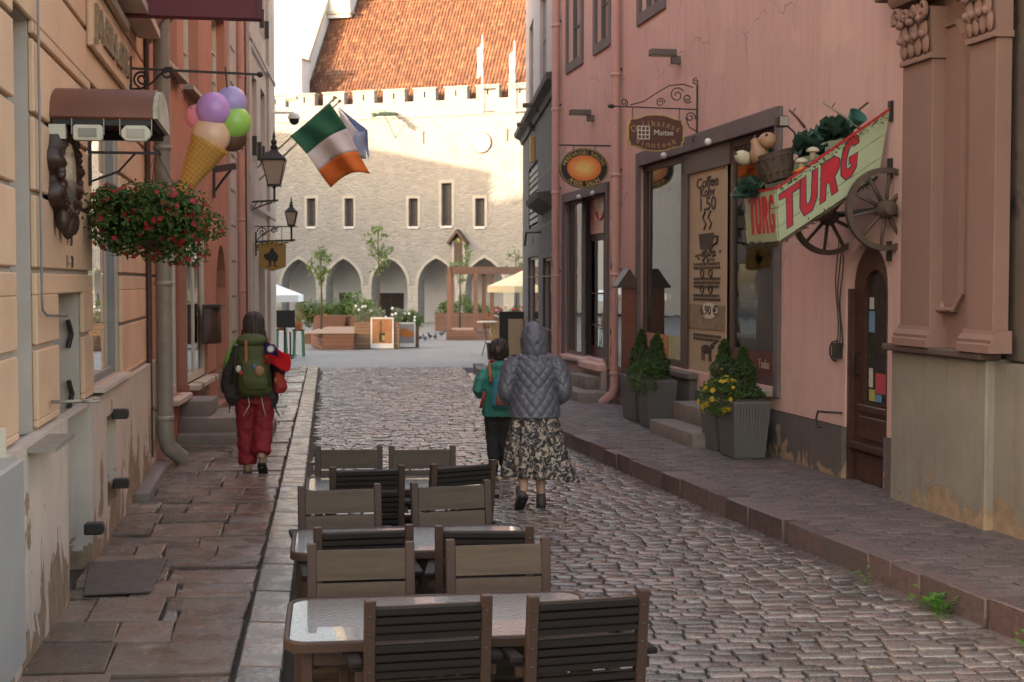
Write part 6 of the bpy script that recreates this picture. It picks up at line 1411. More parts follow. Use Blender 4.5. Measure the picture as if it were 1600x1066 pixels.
cabbage(cpix(1262, 235, -.3), .17, 'dark green leafy cabbage in the middle of the cart'); cabbage(cpix(1304, 212, -.25), .17, 'dark green leafy cabbage near the wall end of the cart'); cabbage(cpix(1172, 305, -.55), .16, 'dark green leaves drooping over the front board of the cart', 30)
t2 = thing('teal_bucket', 'teal plastic bucket tipped among the cabbage leaves', 'bucket', cpix(1334, 190, -.25), R.rz); MB().lathe([(.001, -.06), (.05, -.06), (.09, .08), (.085, .08), (.046, -.05)], 18).build('bucket', mat('teal_plastic', (.03, .14, .12), rough=.4, bump=0), t2, smooth=40); t2.rotation_euler = (.7, .5, 0)
for k, (px, py, c_, m_, r_) in enumerate(((1252, 257, 'mushroom', M['palesquash'], .05), (1270, 240, 'mushroom', M['palesquash'], .045))):
    t2 = thing('mushroom', 'pale fat mushroom lying by the red edge of the cart' if k == 0 else 'pale mushroom standing against the cabbage', 'mushroom', cpix(px, py, -.1), R.rz); MB().lathe([(.03, -.06), (.028, 0), (.035, .02)], 12).build('stalk', m_, t2, smooth=True); MB().ball((0, 0, .02), (.06, .06, .04), 12, 6, z0=-.2).build('cap', m_, t2, smooth=True)
t2 = thing('carrot', 'orange carrot lying on the cart edge', 'carrot', cpix(1245, 268, -.06), R.rz); MB().tube([(-.05, -.03, -.01), (0, .0, 0), (.06, .04, .02)], [.008, .018, .024], 10).build('root', mat('carrot', (.6, .17, .03), rough=.5), t2, smooth=True); MB().tube([(.06, .04, .02), (.09, .06, .05)], .006, 5).build('stalk', M['leafA'], t2)
for k, (pa, pb, lab) in enumerate((((1286, 160), (1352, 208), 'pale wooden pole sticking up out of the cart'), ((1233, 172), (1258, 200), 'short broken stick above the cabbage leaves'))):
    a, b = cpix(*pa, -.2), cpix(*pb, -.2); t2 = thing('stick', lab, 'stick', b); MB().tube([(0, 0, 0), (a - b) * .5 + Vector((0, 0, .01)), a - b], [.014, .012, .01], 7).build('shaft', M['cartwood'] if k else mat('pale_wood', (.3, .24, .18), rough=.8), t2, smooth=True); MB().tube([(a - b) * .8, (a - b) * .8 + Vector((.03, 0, .05))], .006, 5).build('twig', M['cartwood'], t2)
c = cpix(1222, 190, -.3); t2 = thing('spot_lamp', 'small black spot lamp on a stalk above the cart', 'lamp', c, R.rz); B(-.05, .05, -.05, .05, -.05, .05).build('head', M['black'], t2, bevel=.012); MB().tube([(0, .03, -.02), (0, .12, -.1), (0, .16, -.3)], .009, 6).build('stalk', M['iron'], t2, smooth=True); B(.051, .056, -.04, .04, -.04, .04).build('lens', M['zinc'], t2)

# dried garland nailed along the boards
def gl():
    k = RN(); e = random.choice([('ft', 'rt'), ('ft', 'rt'), ('fb', 'rb')]); P = lerp2(pts[e[0]], pts[e[1]], k); return (U(-.02, .025), -P[0] + U(-.02, .02), P[1] - U(-.01, .05)), (.3, 0, -1)
ct = [o for o in bpy.data.objects if o.name == 'market_cart_sign'][0]
leafball(900, gl, .008, .02, elong=2.2).build('dried_garland', leaf('dried_garland', (.05, .045, .02), (.12, .1, .05)), ct, kind='stuff')
def gf(): x = U(-Wc, 0); return (x, -pts['fb'][0] - U(-.02, .03), pts['fb'][1] - U(-.02, .06)), (0, -.4, -1)
leafball(350, gf, .008, .022, elong=2.2).build('dried_garland', bpy.data.materials['dried_garland'], ct, kind='stuff')
# ================================================================== furniture of the square
M['deck'] = mat('thermo_wood', (.2, .095, .06), (.15, .07, .045), sc=3, rough=.6, bump=.2, isl=.18)
M['decklight'] = mat('larch_wood', (.34, .2, .12), (.28, .16, .1), sc=3, rough=.65, bump=.2, isl=.15)
def slatted(t, poly, z0, z1, m, hh=.13, name='slat'):
    """boards wrapped round a polygon plan"""
    n = len(poly); z = z0
    while z < z1 - .02:
        zt = min(z + hh - .014, z1)
        for i in range(n):
            a, b = Vector(poly[i]), Vector(poly[(i + 1) % n]); d = (b - a).normalized(); nn = Vector((d.y, -d.x)) * .02
            MB().hexa([(a.x, a.y, z), (b.x, b.y, z), (b.x + nn.x, b.y + nn.y, z), (a.x + nn.x, a.y + nn.y, z), (a.x, a.y, zt), (b.x, b.y, zt), (b.x + nn.x, b.y + nn.y, zt), (a.x + nn.x, a.y + nn.y, zt)]).build(name, m, t)
        z += hh
    cx, cy = sum(p[0] for p in poly) / n, sum(p[1] for p in poly) / n
    MB().prismz([(cx + (x - cx) * .985, cy + (y - cy) * .985) for x, y in poly], z0, z1 - .03).build('carcass', M['darkwood'], t)
def rel(t, pts): return [((p - t.location).x, (p - t.location).y) for p in pts]
def shrub_mass(t, spec, n, m, lo, hi, name='foliage'):
    def fn():
        x, y, z, r = random.choice(spec); v = Vector((random.gauss(0, 1), random.gauss(0, 1), random.gauss(0, 1))).normalized(); k = r * (.6 + .5 * RN())
        return (x + v.x * k, y + v.y * k * .8, z + v.z * k), v
    return leafball(n, fn, lo, hi, elong=2).build(name, m, t, kind='stuff')
M['shrub'] = leaf('shrub_leaf', (.045, .09, .025), (.13, .2, .06)); M['shrub2'] = leaf('grey_leaf', (.12, .15, .09), (.24, .27, .16)); M['youngleaf'] = leaf('young_leaf', (.07, .12, .03), (.16, .22, .07))
random.seed(44)
def px2m(y): return y / FPX
# bench
p = GS(520, 545); t = thing('wooden_bench', 'low reddish slatted wooden bench block beside the photo boards', 'bench', p)
a, b, c, d = GS(487, 541), GS(506, 546), GS(553, 546), GS(553, 535)
slatted(t, rel(t, [a, b, c, d + Vector((0, 0, 0)), GS(500, 535)]), 0, .52, M['deck']); q = rel(t, [a, b, c, d, GS(500, 535)])
for i in range(5): yy0, yy1 = q[1][1] + (q[3][1] - q[1][1]) * i / 5, q[1][1] + (q[3][1] - q[1][1]) * (i + .9) / 5; B(q[0][0] + .1, q[2][0], yy0, yy1, .521, .55).build('seat_plank', M['decklight'], t)
# sloping deck planter behind, with shrubs
p = GS(510, 534); t = thing('deck_planter', 'big sloping wooden deck planter with mixed shrubs', 'planter', p)
w0, w1 = GS(476, 537), GS(590, 537); hd = 3.2; L = rel(t, [w0, w1])
slatted(t, [L[0], L[1], (L[1][0], L[1][1] + hd), (L[0][0], L[0][1] + hd)], 0, .45, M['deck'])
for i in range(9):
    y0, z0 = L[0][1] + .15 + i * .12, .46 + i * .07
    for k in range(2): xa = L[0][0] + .25 + k * (L[1][0] - L[0][0]) / 2; xb = xa + (L[1][0] - L[0][0]) / 2 - .2; B(xa, xb, y0, y0 + .13, z0, z0 + .05).build('deck_board', M['deck'], t)
slatted(t, [(L[0][0] + .2, L[0][1] + 1.3), (L[1][0] - .1, L[1][1] + 1.3), (L[1][0] - .1, L[1][1] + hd - .1), (L[0][0] + .2, L[0][1] + hd - .1)], .45, 1.05, M['deck'])
for k, (px, py, r, m, lab) in enumerate(((497, 494, .62, 'shrub', 'dark green shrub with orange blooms in the deck planter'), (532, 483, .75, 'shrub', 'tall leafy green shrub in the middle of the deck planter'), (483, 486, .55, 'shrub2', 'grey green herb clump at the planter edge by the white parasol'), (560, 484, .65, 'youngleaf', 'light green shrub at the tree foot in the deck planter'), (512, 497, .6, 'shrub', 'low spreading shrub at the front of the deck planter'))):
    c = AT(px, py, p.y + 1.6); s = thing('planter_shrub', lab, 'shrub', (c.x, c.y, p.z + 1.0), 0, 'shrubs in the deck planter'); zz = c.z - p.z - 1.0
    shrub_mass(s, [(U(-.6, .6) * r * 1.6, U(-.5, .5), zz + U(-.35, .35) * r * 1.5, r * U(.3, .5)) for _ in range(12)], 1700, M[m], .04, .09); MB().tube([(0, 0, -.02), (.03, 0, max(.1, zz))], [.03, .015], 6).build('stem', M['bark'], s)
    if k in (0, 4):
        for _ in range(16): MB().ball((U(-.5, .5), -.45, zz + U(-.4, .2)), .045, 6, 4).build('bloom', M['carrotm'] if 'carrotm' in M else M.setdefault('carrotm', mat('orange_bloom', (.6, .24, .05), rough=.7)), s)
# photo boards with box planters
def photoboard(px0, px1, py0, py1, label, kind, boxlab):
    b0, b1 = GS(px0, py1), GS(px1, py1); K = b0.y / FPX; w = (px1 - px0) * K; h = (py1 - py0) * K
    t = thing('photo_board', label, 'photo board', (b0.x + w / 2, b0.y, b0.z)); sl_ = .06
    def pl(x0, x1, z0, z1, y0, y1): return MB().hexa([(x0, y0 + z0 * sl_, z0), (x1, y0 + z0 * sl_, z0), (x1, y1 + z0 * sl_, z0), (x0, y1 + z0 * sl_, z0), (x0, y0 + z1 * sl_, z1), (x1, y0 + z1 * sl_, z1), (x1, y1 + z1 * sl_, z1), (x0, y1 + z1 * sl_, z1)])
    pl(-w / 2, w / 2, .01, h, 0, .03).build('white_frame', M['white'], t); m_ = .055 * w / .8
    bgc = ((.36, .13, .05), (.5, .25, .12)) if kind == 0 else ((.3, .27, .27), (.22, .2, .2))
    ph = pl(-w / 2 + m_, w / 2 - m_, h * .17, h - m_, -.006, -.0005).build('photo', mat('photo_ground%d' % kind, *bgc, sc=2.5, rough=.4, bump=0), t)
    if kind == 0: pl(-.1, .1, h * .22, h * .5, -.012, -.0065).build('bottle_print', mat('print_dark', (.03, .035, .02), (.06, .06, .03), rough=.4, bump=0), ph); pl(-.06, -.02, h * .5, h * .9, -.012, -.0065).build('spoon_print', bpy.data.materials['print_dark'], ph); pl(.0, .09, h * .26, h * .42, -.016, -.0125).build('label_print', M['gold'], ph)
    else:
        MB().prism([(-.22, h * .5), (-.2, h * .72), (-.05, h * .78), (.26, h * .6), (.27, h * .42), (.0, h * .4)], -.012, -.004).build('loaf_print', mat('print_orange', (.62, .2, .04), (.5, .14, .03), rough=.5, bump=0), ph).location = (0, h * .6 * sl_ - .004, 0)
    bk = thing('box_planter', boxlab, 'planter', (b0.x + w / 2, b0.y + .12, b0.z)); x0 = -w / 2 - (.55 if kind == 0 else .12); x1 = w / 2 + (.18 if kind == 0 else .1)
    slatted(bk, [(x0, 0), (x1, 0), (x1 - .1, 1.1), (x0 + .1, 1.1)], 0, h * (.82 if kind == 0 else .86), M['decklight' if kind == 0 else 'deck'], .12)
    shrub_mass(bk, [(U(x0, x1), U(.2, .9), h * .82 + U(.05, .45), U(.12, .24)) for _ in range(16)], 1300, M['shrub2' if kind == 0 else 'shrub'], .03, .07, 'planting')
    for _ in range(9): MB().ball((U(x0, x1), U(-.1, .5), h * .9 + U(.1, .5)), .05, 6, 4).build('white_bloom', M['white'], bk)
photoboard(579, 615, 496, 545, 'large framed photo of a dark bottle on an orange ground', 0, 'light larch box planter behind the bottle photo')
photoboard(621, 649, 504, 543, 'smaller framed photo of an orange loaf on grey', 1, 'dark wooden box planter behind the loaf photo')
# slender trees
def sapling(px, py0, py1, y, wpx, label, m, lean=0, base=None):
    top = AT(px, py0, y); bot = AT(px, py1, y); z0 = base if base is not None else gz(y); t = thing('young_tree', label, 'tree', (top.x, y, z0)); K = y / FPX
    h = top.z - z0; cb = bot.z - z0; w = wpx * K
    MB().tube([(0, 0, 0), (.03, 0, h * .5), (-.02, .02, h * .95)], [.05, .035, .01], 7).build('trunk', M['bark'], t, smooth=True)
    for k in range(9): a = U(0, 2 * pi); z = cb + (h - cb) * k / 9; MB().tube([(0, 0, z), (w * .3 * cos(a), w * .3 * sin(a), z + .25)], [.014, .005], 5).build('limb', M['bark'], t)
    cl = []
    for _ in range(26):
        v = RN(); z = cb + v * (h - cb); r = w * .72 * sin(pi * (.12 + .8 * v)) ; a = U(0, 2 * pi); k = r * RN() ** .5; cl.append((k * cos(a), k * sin(a), z, U(.07, .2)))
    shrub_mass(t, cl, 400, M[m], .05, .1, 'crown')
sapling(501, 388, 442, 51.5, 26, 'thin young tree before the arcade by the white parasol', 'youngleaf')
sapling(591, 350, 428, 51, 28, 'tallest young tree with sparse leaves above the photo boards', 'youngleaf')
sapling(718, 375, 440, 66, 28, 'young tree growing behind the wooden pergola', 'youngleaf')
sapling(806, 392, 450, 62, 34, 'broad leaved green tree behind the cream parasol', 'shrub')
# pergola
p0, p1 = GS(698, 531), GS(745, 531); t = thing('wooden_pergola', 'open brown timber frame pavilion with a low platform', 'pergola', p0); K = p0.y / FPX; w = (745 - 698) * K; D = 3.0; H = (531 - 417) * K
X2 = (824 - 745) * K * 1.1
def lc(x, y): return (x, y)
fl = [(0, 0), (w, 0), (w + 2.8, 1.3), (w + 1.6, 3.2), (0, 2.6)]
slatted(t, fl, 0, .4, M['deck'])
for i in range(6): B(.05, w - .05, .1 + i * .4, .46 + i * .4, .38, .42).build('floor_plank', M['decklight'], t)
for (x, y) in ((.1, .1), (w - .05, .1), (w + .28, 1.1), (w + .6, 2.7), (.1, 2.4)): B(x - .09, x + .09, y - .09, y + .09, .4, H - .3).build('post', M['deck'], t)
for a, b in (((0, .1), (w + .1, .1)), ((w + .08, .1), (w + 3.0, 1.4)), ((.1, 0), (.1, 2.5)), ((.1, 2.45), (w + 2.0, 3.0)), ((w + .05, .2), (w + .6, 2.7))): MB().bar((a[0], a[1], H - .15), (b[0], b[1], H - .15), .12, .3).build('beam', M['deck'], t)
c = GS(722, 520); t = thing('pergola_planter', 'wooden planter full of green and yellow plants inside the pergola', 'planter', c + Vector((0, 2.6, 0))); slatted(t, [(-1.5, 0), (1.7, 0), (1.7, 1.0), (-1.5, 1.0)], 0, .95, M['deck'])
shrub_mass(t, [(U(-1.3, 1.4), U(0, .9), 1.15 + U(-.2, .25), U(.2, .35)) for _ in range(16)], 1500, M['shrub'], .05, .1, 'planting'); shrub_mass(t, [(-.0, .4, 1.7, .3), (.1, .4, 1.5, .3)], 300, M['youngleaf'], .05, .1, 'tall_planting')
# parasols
def parasol(px, py_top, py_edge, half_px, y, label, m, fringe):
    K = y / FPX; c = AT(px, py_edge, y); g_ = gz(y); t = thing('cafe_parasol', label, 'parasol', (c.x, y, g_)); ze = c.z - g_; zt = AT(px, py_top, y).z - g_; r = half_px * K * 1.08
    n = 8
    for i in range(n):
        a0, a1 = 2 * pi * (i + .5) / n, 2 * pi * (i + 1.5) / n; am = (a0 + a1) / 2
        P = [(0, 0, zt), (r * .5 * cos(a0), r * .5 * sin(a0), ze + (zt - ze) * .46), (r * .5 * cos(a1), r * .5 * sin(a1), ze + (zt - ze) * .46), (r * cos(a0), r * sin(a0), ze), (r * cos(a1), r * sin(a1), ze), (r * cos(a0), r * sin(a0), ze - .2), (r * cos(a1), r * sin(a1), ze - .2)]
        o = MB().add(P, [(0, 1, 2), (1, 3, 4, 2), (3, 5, 6, 4)]).build('canopy_panel', m, t); o.modifiers.new('thickness', 'SOLIDIFY').thickness = .01
        MB().bar((0, 0, zt - .06), (r * cos(a0), r * sin(a0), ze - .03), .02, .02).build('rib', M['darkwood'], t)
    MB().tube([(0, 0, 0), (0, 0, zt + .08)], .04, 8).build('pole', M['white'], t); MB().lathe([(.3, 0), (.3, .06), (.06, .12)], 16).build('base', M['black'], t)
M['canvas'] = mat('cream_canvas', (.72, .62, .4), (.64, .55, .36), rough=.9, bump=.05); M['canvasw'] = mat('white_canvas', (.8, .79, .76), (.72, .71, .68), rough=.9, bump=.05)
parasol(834, 414, 447, 72, 45, 'cream cafe parasol at the corner of the dark house', M['canvas'], True)
parasol(404, 432, 461, 66, 42, 'white cafe parasol at the corner of the beige house', M['canvasw'], True)
# left cafe: board, bar stools with grasses
p = GS(446, 556); y = p.y
t = thing('menu_board', 'black blank menu board standing in the left cafe', 'menu board', AT(445, 545, 40) - Vector((0, 0, AT(445, 545, 40).z - gz(40)))); B(-.34, .3, -.03, .0, AT(445, 512, 40).z - gz(40), AT(445, 485, 40).z - gz(40)).build('board', M['black'], t); B(-.03, .03, -.0, .04, 0, AT(445, 500, 40).z - gz(40)).build('post', M['black'], t); B(-.25, .25, -.2, .2, 0, .04).build('foot', M['black'], t)
M['greenpaint'] = mat('green_paint', (.02, .2, .1), rough=.4, bump=0); M['grassy'] = leaf('dry_grass', (.32, .24, .08), (.45, .35, .16))
for k, (px, lab) in enumerate(((440, 'green legged stool planter with dry grass closer to the beige wall'), (467, 'green legged stool planter with dry grass beside the kerb end'))):
    c = GS(px, 555 + k * 2); t = thing('grass_stand', lab, 'plant stand', c)
    for sx in (-.12, .12):
        for sy in (-.12, .12): MB().bar((sx * 1.2, sy * 1.2, 0), (sx, sy, .75), .045, .045).build('leg', M['greenpaint'], t)
    B(-.16, .16, -.16, .16, .75, .8).build('top', M['darkwood'], t); MB().lathe([(.11, .8), (.14, 1.0)], 12).build('pot', mat('terracotta%d' % k, (.45, .16, .07), rough=.8), t)
    for _ in range(60): a = U(0, 2 * pi); r = U(.02, .2); MB().add([(.03 * cos(a), .03 * sin(a), .98), (.03 * cos(a + .3) + .01, .03 * sin(a), .98), (r * cos(a), r * sin(a), U(1.3, 1.6))], [(0, 1, 2)]).build('grass_blade', M['grassy'], t)
c = GS(453, 556); t = thing('cafe_table', 'small pale round cafe table between the green stools', 'table', c + Vector((0, .1, 0))); MB().lathe([(.28, .70), (.28, .73)], 16).build('top', M['cream'], t); MB().tube([(0, 0, 0), (0, 0, .7)], .03, 8).build('pedestal', M['black'], t); MB().lathe([(.2, 0), (.2, .03)], 14).build('foot', M['black'], t)
# grass tufts by corner
c = GS(478, 557)
# right cafe: bistro table, wicker chair, A-board, flower box
c = GS(764, 555); t = thing('bistro_table', 'thin legged metal bistro table outside the right cafe', 'table', c); MB().lathe([(.36, .98), (.37, 1.0), (.36, 1.02)], 20).build('top', M['cream'], t)
for k in range(4): a = pi / 4 + k * pi / 2; MB().tube([(.3 * cos(a), .3 * sin(a), 0), (.1 * cos(a), .1 * sin(a), .5), (.2 * cos(a), .2 * sin(a), .98)], .015, 6).build('leg', M['iron'], t)
c = GS(782, 556) + Vector((0, 0, 0)); t = thing('wicker_chair', 'round backed tan wicker chair with red checked seat beside the bistro table', 'chair', c); M['wicker'] = mat('wicker', (.4, .28, .14), (.3, .2, .1), sc=30, rough=.7, bump=.6, bsc=80)
MB().prism([(-.28, .45), (.28, .45), (.3, .75), (.2, 1.0), (0, 1.06), (-.2, 1.0), (-.3, .75)], .22, .27).build('backrest', M['wicker'], t, bevel=.02); B(-.28, .28, -.25, .25, .42, .47).build('seat', mat('red_check', (.5, .08, .07), (.6, .5, .45), sc=22, rough=.8, bump=0), t, bevel=.01)
for sx in (-1, 1):
    MB().tube([(sx * .28, .25, .9), (sx * .32, 0, .7), (sx * .28, -.25, .66), (sx * .26, -.25, .42)], .022, 6).build('arm', M['wicker'], t, smooth=True)
    for sy in (-.22, .22): MB().tube([(sx * .25, sy, 0), (sx * .25, sy, .44)], .02, 6).build('leg', M['wicker'], t)
c = GS(800, 566); t = thing('sandwich_board', 'black sandwich board with a brown paper menu on the right pavement corner', 'menu board', c); B(-.34, .34, 0, .04, .1, 1.35).build('board', M['black'], t, bevel=.01); B(-.1, .3, -.012, -.001, .2, 1.15).build('paper_menu', M['kraft'], t)
MB().bar((-.3, .02, 0), (-.3, .02, .3), .05, .05).bar((.3, .02, 0), (.3, .02, .3), .05, .05).bar((0, .05, 1.2), (0, .6, 0), .05, .05).build('legs', M['black'], t)
t2 = GS(795, 528); t = thing('flower_box', 'long flower box with red blossoms by the right cafe', 'flower box', t2); slatted(t, [(-1.0, 0), (1.6, 0), (1.6, .4), (-1.0, .4)], 0, .9, M['deck']); shrub_mass(t, [(U(-.9, 1.5), U(0, .4), 1.05 + U(-.1, .2), .17) for _ in range(18)], 1200, M['shrub'], .03, .07, 'planting')
for _ in range(70): MB().ball((U(-.95, 1.5), U(-.15, .3), 1.0 + U(-.1, .35)), (.06, .06, .05), 6, 4).build('red_bloom', M['red'], t)
for _ in range(10): MB().ball((U(-.7, 1.0), U(-.15, .1), 1.05 + U(-.1, .3)), (.05, .05, .05), 6, 4).build('white_bloom', M['white'], t)
c = GS(775, 555); t = thing('black_bin', 'small black bin beside the wicker chair', 'bin', GS(771, 562)); MB().lathe([(.16, 0), (.2, .45), (.18, .45)], 14).build('bucket', M['black'], t, smooth=50); MB().lathe([(.205, .44), (.21, .47)], 14).build('rim', M['black'], t)
# pigeons
M['pigeon'] = mat('pigeon', (.09, .095, .11), (.05, .05, .06), sc=12, rough=.6)
for k, (px, py) in enumerate(((656, 532), (664, 533), (672, 530), (680, 531), (690, 526))):
    c = GS(px, py); t = thing('pigeon', 'dark grey pigeon pecking on the square by the loaf photo', 'pigeon', c, U(0, 6), 'pigeons pecking on the square')
    q = MB(); q.ball((0, 0, .13), (.13, .08, .075), 12, 8).ball((.12, 0, .2), (.04, .035, .06), 8, 6).ball((.15, 0, .26), (.038, .032, .034), 8, 6); q.add([(-.1, -.04, .13), (-.1, .04, .13), (-.27, .05, .1), (-.27, -.05, .1)], [(0, 1, 2, 3)]); q.tube([(.18, 0, .26), (.215, 0, .25)], [.01, .003], 5); q.tube([(.0, .03, .07), (.01, .03, 0)], .008, 4).tube([(0, -.03, .07), (.01, -.03, 0)], .008, 4); q.build('body', M['pigeon'], t, smooth=True)
# ================================================================== people
def solid(mb, voxel, name, m, parent, it=6, fac=.5):
    me = mb.mesh(name, m); o = bpy.data.objects.new(name, me); COL.objects.link(o)
    r = o.modifiers.new('r', 'REMESH'); r.mode = 'VOXEL'; r.voxel_size = voxel; r.use_smooth_shade = True
    s = o.modifiers.new('s', 'SMOOTH'); s.factor = fac; s.iterations = it
    dg = bpy.context.evaluated_depsgraph_get(); n = bpy.data.meshes.new_from_object(o.evaluated_get(dg)); bpy.data.objects.remove(o)
    n.name = name; n.materials.clear(); n.materials.append(m); n.polygons.foreach_set('use_smooth', [True] * len(n.polygons))
    q = bpy.data.objects.new(name, n); COL.objects.link(q); q.parent = parent
    return q
def crease(o, st, size):
    tx_ = bpy.data.textures.new('cloth_folds', 'CLOUDS'); tx_.noise_scale = size; tx_.noise_depth = 2
    d = o.modifiers.new('folds', 'DISPLACE'); d.texture = tx_; d.strength = st; d.mid_level = .5; d.texture_coords = 'LOCAL'
def strands(parent, c, r, n, L, m, seed):
    rr = random.Random(seed); mb = MB()
    for _ in range(n):
        a = rr.uniform(pi * .95, pi * 2.05); b = rr.uniform(.1, 1.2); P = []
        for k in range(5):
            e = pi / 2 - (b + k * .38); e = max(e, -.2); x = c[0] + r[0] * cos(a) * cos(e) * 1.03; y = c[1] + r[1] * sin(a) * cos(e) * 1.03; z = c[2] + r[2] * sin(e) * 1.02 - (k * L * .12 if e <= -.19 else 0)
            P.append((x + rr.uniform(-.004, .004), y, z))
        mb.tube(P, [.007, .008, .008, .006, .002], 5)
    mb.build('hair_strand', m, parent, smooth=True, kind='stuff')
def hand(mb, w, d, side, thumb, s=1.0):
    """palm and five fingers: w wrist, d direction of the fingers, side across the palm, thumb = +-1"""
    w, d, side = Vector(w), Vector(d).normalized(), Vector(side).normalized(); n = d.cross(side)
    mb.tube([w - d * .02, w + d * .03 * s, w + d * .085 * s], [.022 * s, .036 * s, .034 * s], 10)
    for i, (o, L) in enumerate(((-.03, .062), (-.01, .074), (.01, .07), (.03, .054))):
        a = w + d * .075 * s + side * o * s; mb.tube([a, a + d * L * .5 * s + n * .008, a + d * L * .85 * s + n * .028], [.0095 * s, .009 * s, .007 * s], 6)
    a = w + d * .025 * s + side * .03 * thumb * s; mb.tube([a, a + d * .03 * s + side * .022 * thumb * s, a + d * .065 * s + side * .026 * thumb * s + n * .012], [.013 * s, .011 * s, .008 * s], 6)
def head(mb, c, r=.098, h=.125, yaw=0.0):
    since = len(mb.v); 
    mb.ball((0, 0, .012), (r * .83, r, h * .86), 16, 12); mb.ball((0, .025, -.055), (r * .6, r * .72, h * .5), 12, 8)
    mb.tube([(0, r * .92, .02), (0, r * 1.2, -.028)], [.008, .014], 6)
    for s in (-1, 1):
        mb.ball((s * r * .84, -.005, -.01), (.012, .024, .034), 8, 6); mb.ball((s * .034, r * .86, .016), (.016, .012, .011), 8, 6)
    mb.ball((0, r * .9, -.062), (.026, .012, .009), 8, 5)
    mb.xf(Matrix.Translation(c) @ Matrix.Rotation(yaw, 4, 'Z'), since)
def quilt_tube(pts, radii, nu, nv, per=(.085, .12), amp=.011, flat=None, mb=None):
    """padded tube along a smoothed path; diamonds stitched into the cloth"""
    mb = mb or MB(); P = [Vector(p) for p in pts]; vs_ = []; prev = None; k = len(P) - 1; Ls = 0; last = None
    def cat(i, t, arr):
        a = arr[max(i - 1, 0)]; b = arr[i]; c = arr[min(i + 1, k)]; d = arr[min(i + 2, k)]
        return .5 * ((2 * b) + (c - a) * t + (2 * a - 5 * b + 4 * c - d) * t * t + (-a + 3 * b - 3 * c + d) * t ** 3)
    for r in range(nv + 1):
        f = k * r / nv; i = min(int(f), k - 1); t = f - i; p = cat(i, t, P)
        rx = radii[i][0] + (radii[i + 1][0] - radii[i][0]) * (t * t * (3 - 2 * t)); ry = radii[i][1] + (radii[i + 1][1] - radii[i][1]) * (t * t * (3 - 2 * t))
        q = cat(min(int(min(f + .05, k - 1e-6)), k - 1), min(f + .05, k) - min(int(min(f + .05, k - 1e-6)), k - 1), P); q0 = cat(max(0, min(int(max(f - .05, 0)), k - 1)), max(f - .05, 0) - max(0, min(int(max(f - .05, 0)), k - 1)), P)
        d = (q - q0).normalized()
        if prev is None: u = Vector((1, 0, 0)) - d * d.x; u = u.normalized()
        else: u = (prev - d * prev.dot(d)).normalized()
        prev = u; w = d.cross(u)
        if last is not None: Ls += (p - last).length
        last = p; circ = pi * (rx + ry); m_ = max(2, round(circ / per[0]))
        for j in range(nu):
            a = 2 * pi * j / nu; s_ = m_ * j / nu
            e = (abs(sin(pi * (s_ + Ls / per[1]))) * abs(sin(pi * (s_ - Ls / per[1])))) ** .32 * amp
            vs_.append(p + (u * cos(a) * (rx + e) + w * sin(a) * (ry + e)))
    mb.add(vs_, [(r * nu + j, r * nu + (j + 1) % nu, (r + 1) * nu + (j + 1) % nu, (r + 1) * nu + j) for r in range(nv) for j in range(nu)])
    return mb
def shell(mb, name, m, parent, th=.006, smooth=True):
    o = mb.build(name, m, parent, smooth=smooth); s = o.modifiers.new('thickness', 'SOLIDIFY'); s.thickness = th; s.offset = -1; return o
SKIN = mat('skin', (.5, .29, .2), (.44, .25, .17), sc=8, rough=.5, bump=.05)
HAIR = mat('hair', (.02, .011, .008), (.045, .022, .014), sc=40, streak=(6, 6, .6), rough=.4, bump=.4, bsc=90)
def shoe(t, a, yaw, pitch, m, sole, L=.26, w=.09, h=.1, boot=.1):
    """a heel position on the ground, toe along +y turned by yaw and tipped by pitch"""
    X = Matrix.Translation(a) @ Matrix.Rotation(yaw, 4, 'Z') @ Matrix.Rotation(pitch, 4, 'X')
    q = MB(); q.ball((0, .035, .055), (w * .46, .065, .06), 10, 8).ball((0, .14, .045), (w * .5, .1, .045), 12, 8).ball((0, .09, .05), (w * .44, .1, .05), 10, 8).tube([(0, .03, .05), (0, .02, boot + .05)], [.05, .045], 10); q.xf(X)
    o = solid(q, .01, 'shoe', m, t, 5)
    pol = [(w * .5 * (.72 + .28 * sin(pi * (.25 + .65 * i / 8))) , -.03 + (L + .01) * i / 8) for i in range(9)]; pol = pol + [(-x, y) for x, y in reversed(pol)]
    MB().prismz(pol, .0, .024).xf(X).build('sole', sole, o, bevel=.006)
    return o
M['rubber'] = mat('rubber', (.02, .018, .017), rough=.7)
# ---------------------------------------------------------------- woman in quilted jacket
pw = G(835, 797); t = thing('person', 'person in grey quilted hooded jacket and floral skirt walking up the cobbles', 'person', (pw.x, pw.y, .03), .06)
b = MB()
b.tube([(.095, .02, .86), (.075, .05, .5), (.06, .03, .3), (.06, .0, .09)], [.09, .062, .056, .036], 12); b.tube([(-.085, .02, .86), (-.09, .08, .48), (-.11, -.08, .3), (-.115, -.2, .16)], [.09, .062, .056, .036], 12)
b.loft([((0, .0, .78), .15, .12), ((0, 0, .95), .17, .13), ((0, 0, 1.1), .14, .11), ((0, 0, 1.3), .18, .12), ((0, 0, 1.38), .13, .09), ((0, .01, 1.42), .05, .05), ((0, .02, 1.5), .05, .05)], 16)
head(b, (-.01, .04, 1.535))
for s in (-1, 1): b.tube([(s * .18, 0, 1.33), (s * .235, -.02, 1.06), (s * .15, .15, .98)], [.05, .042, .032], 10); hand(b, (s * .14, .165, .98), (-s * .8, .6, -.1), (0, .2, 1), 1)
solid(b, .011, 'body', SKIN, t)
def jacketm(nm, c, c2): return mat(nm, c, c2, sc=14, rough=.42, bump=.25, bsc=55, bdist=.006, rvar=.1)
JK = jacketm('quilted_nylon', (.105, .108, .13), (.08, .082, .1))
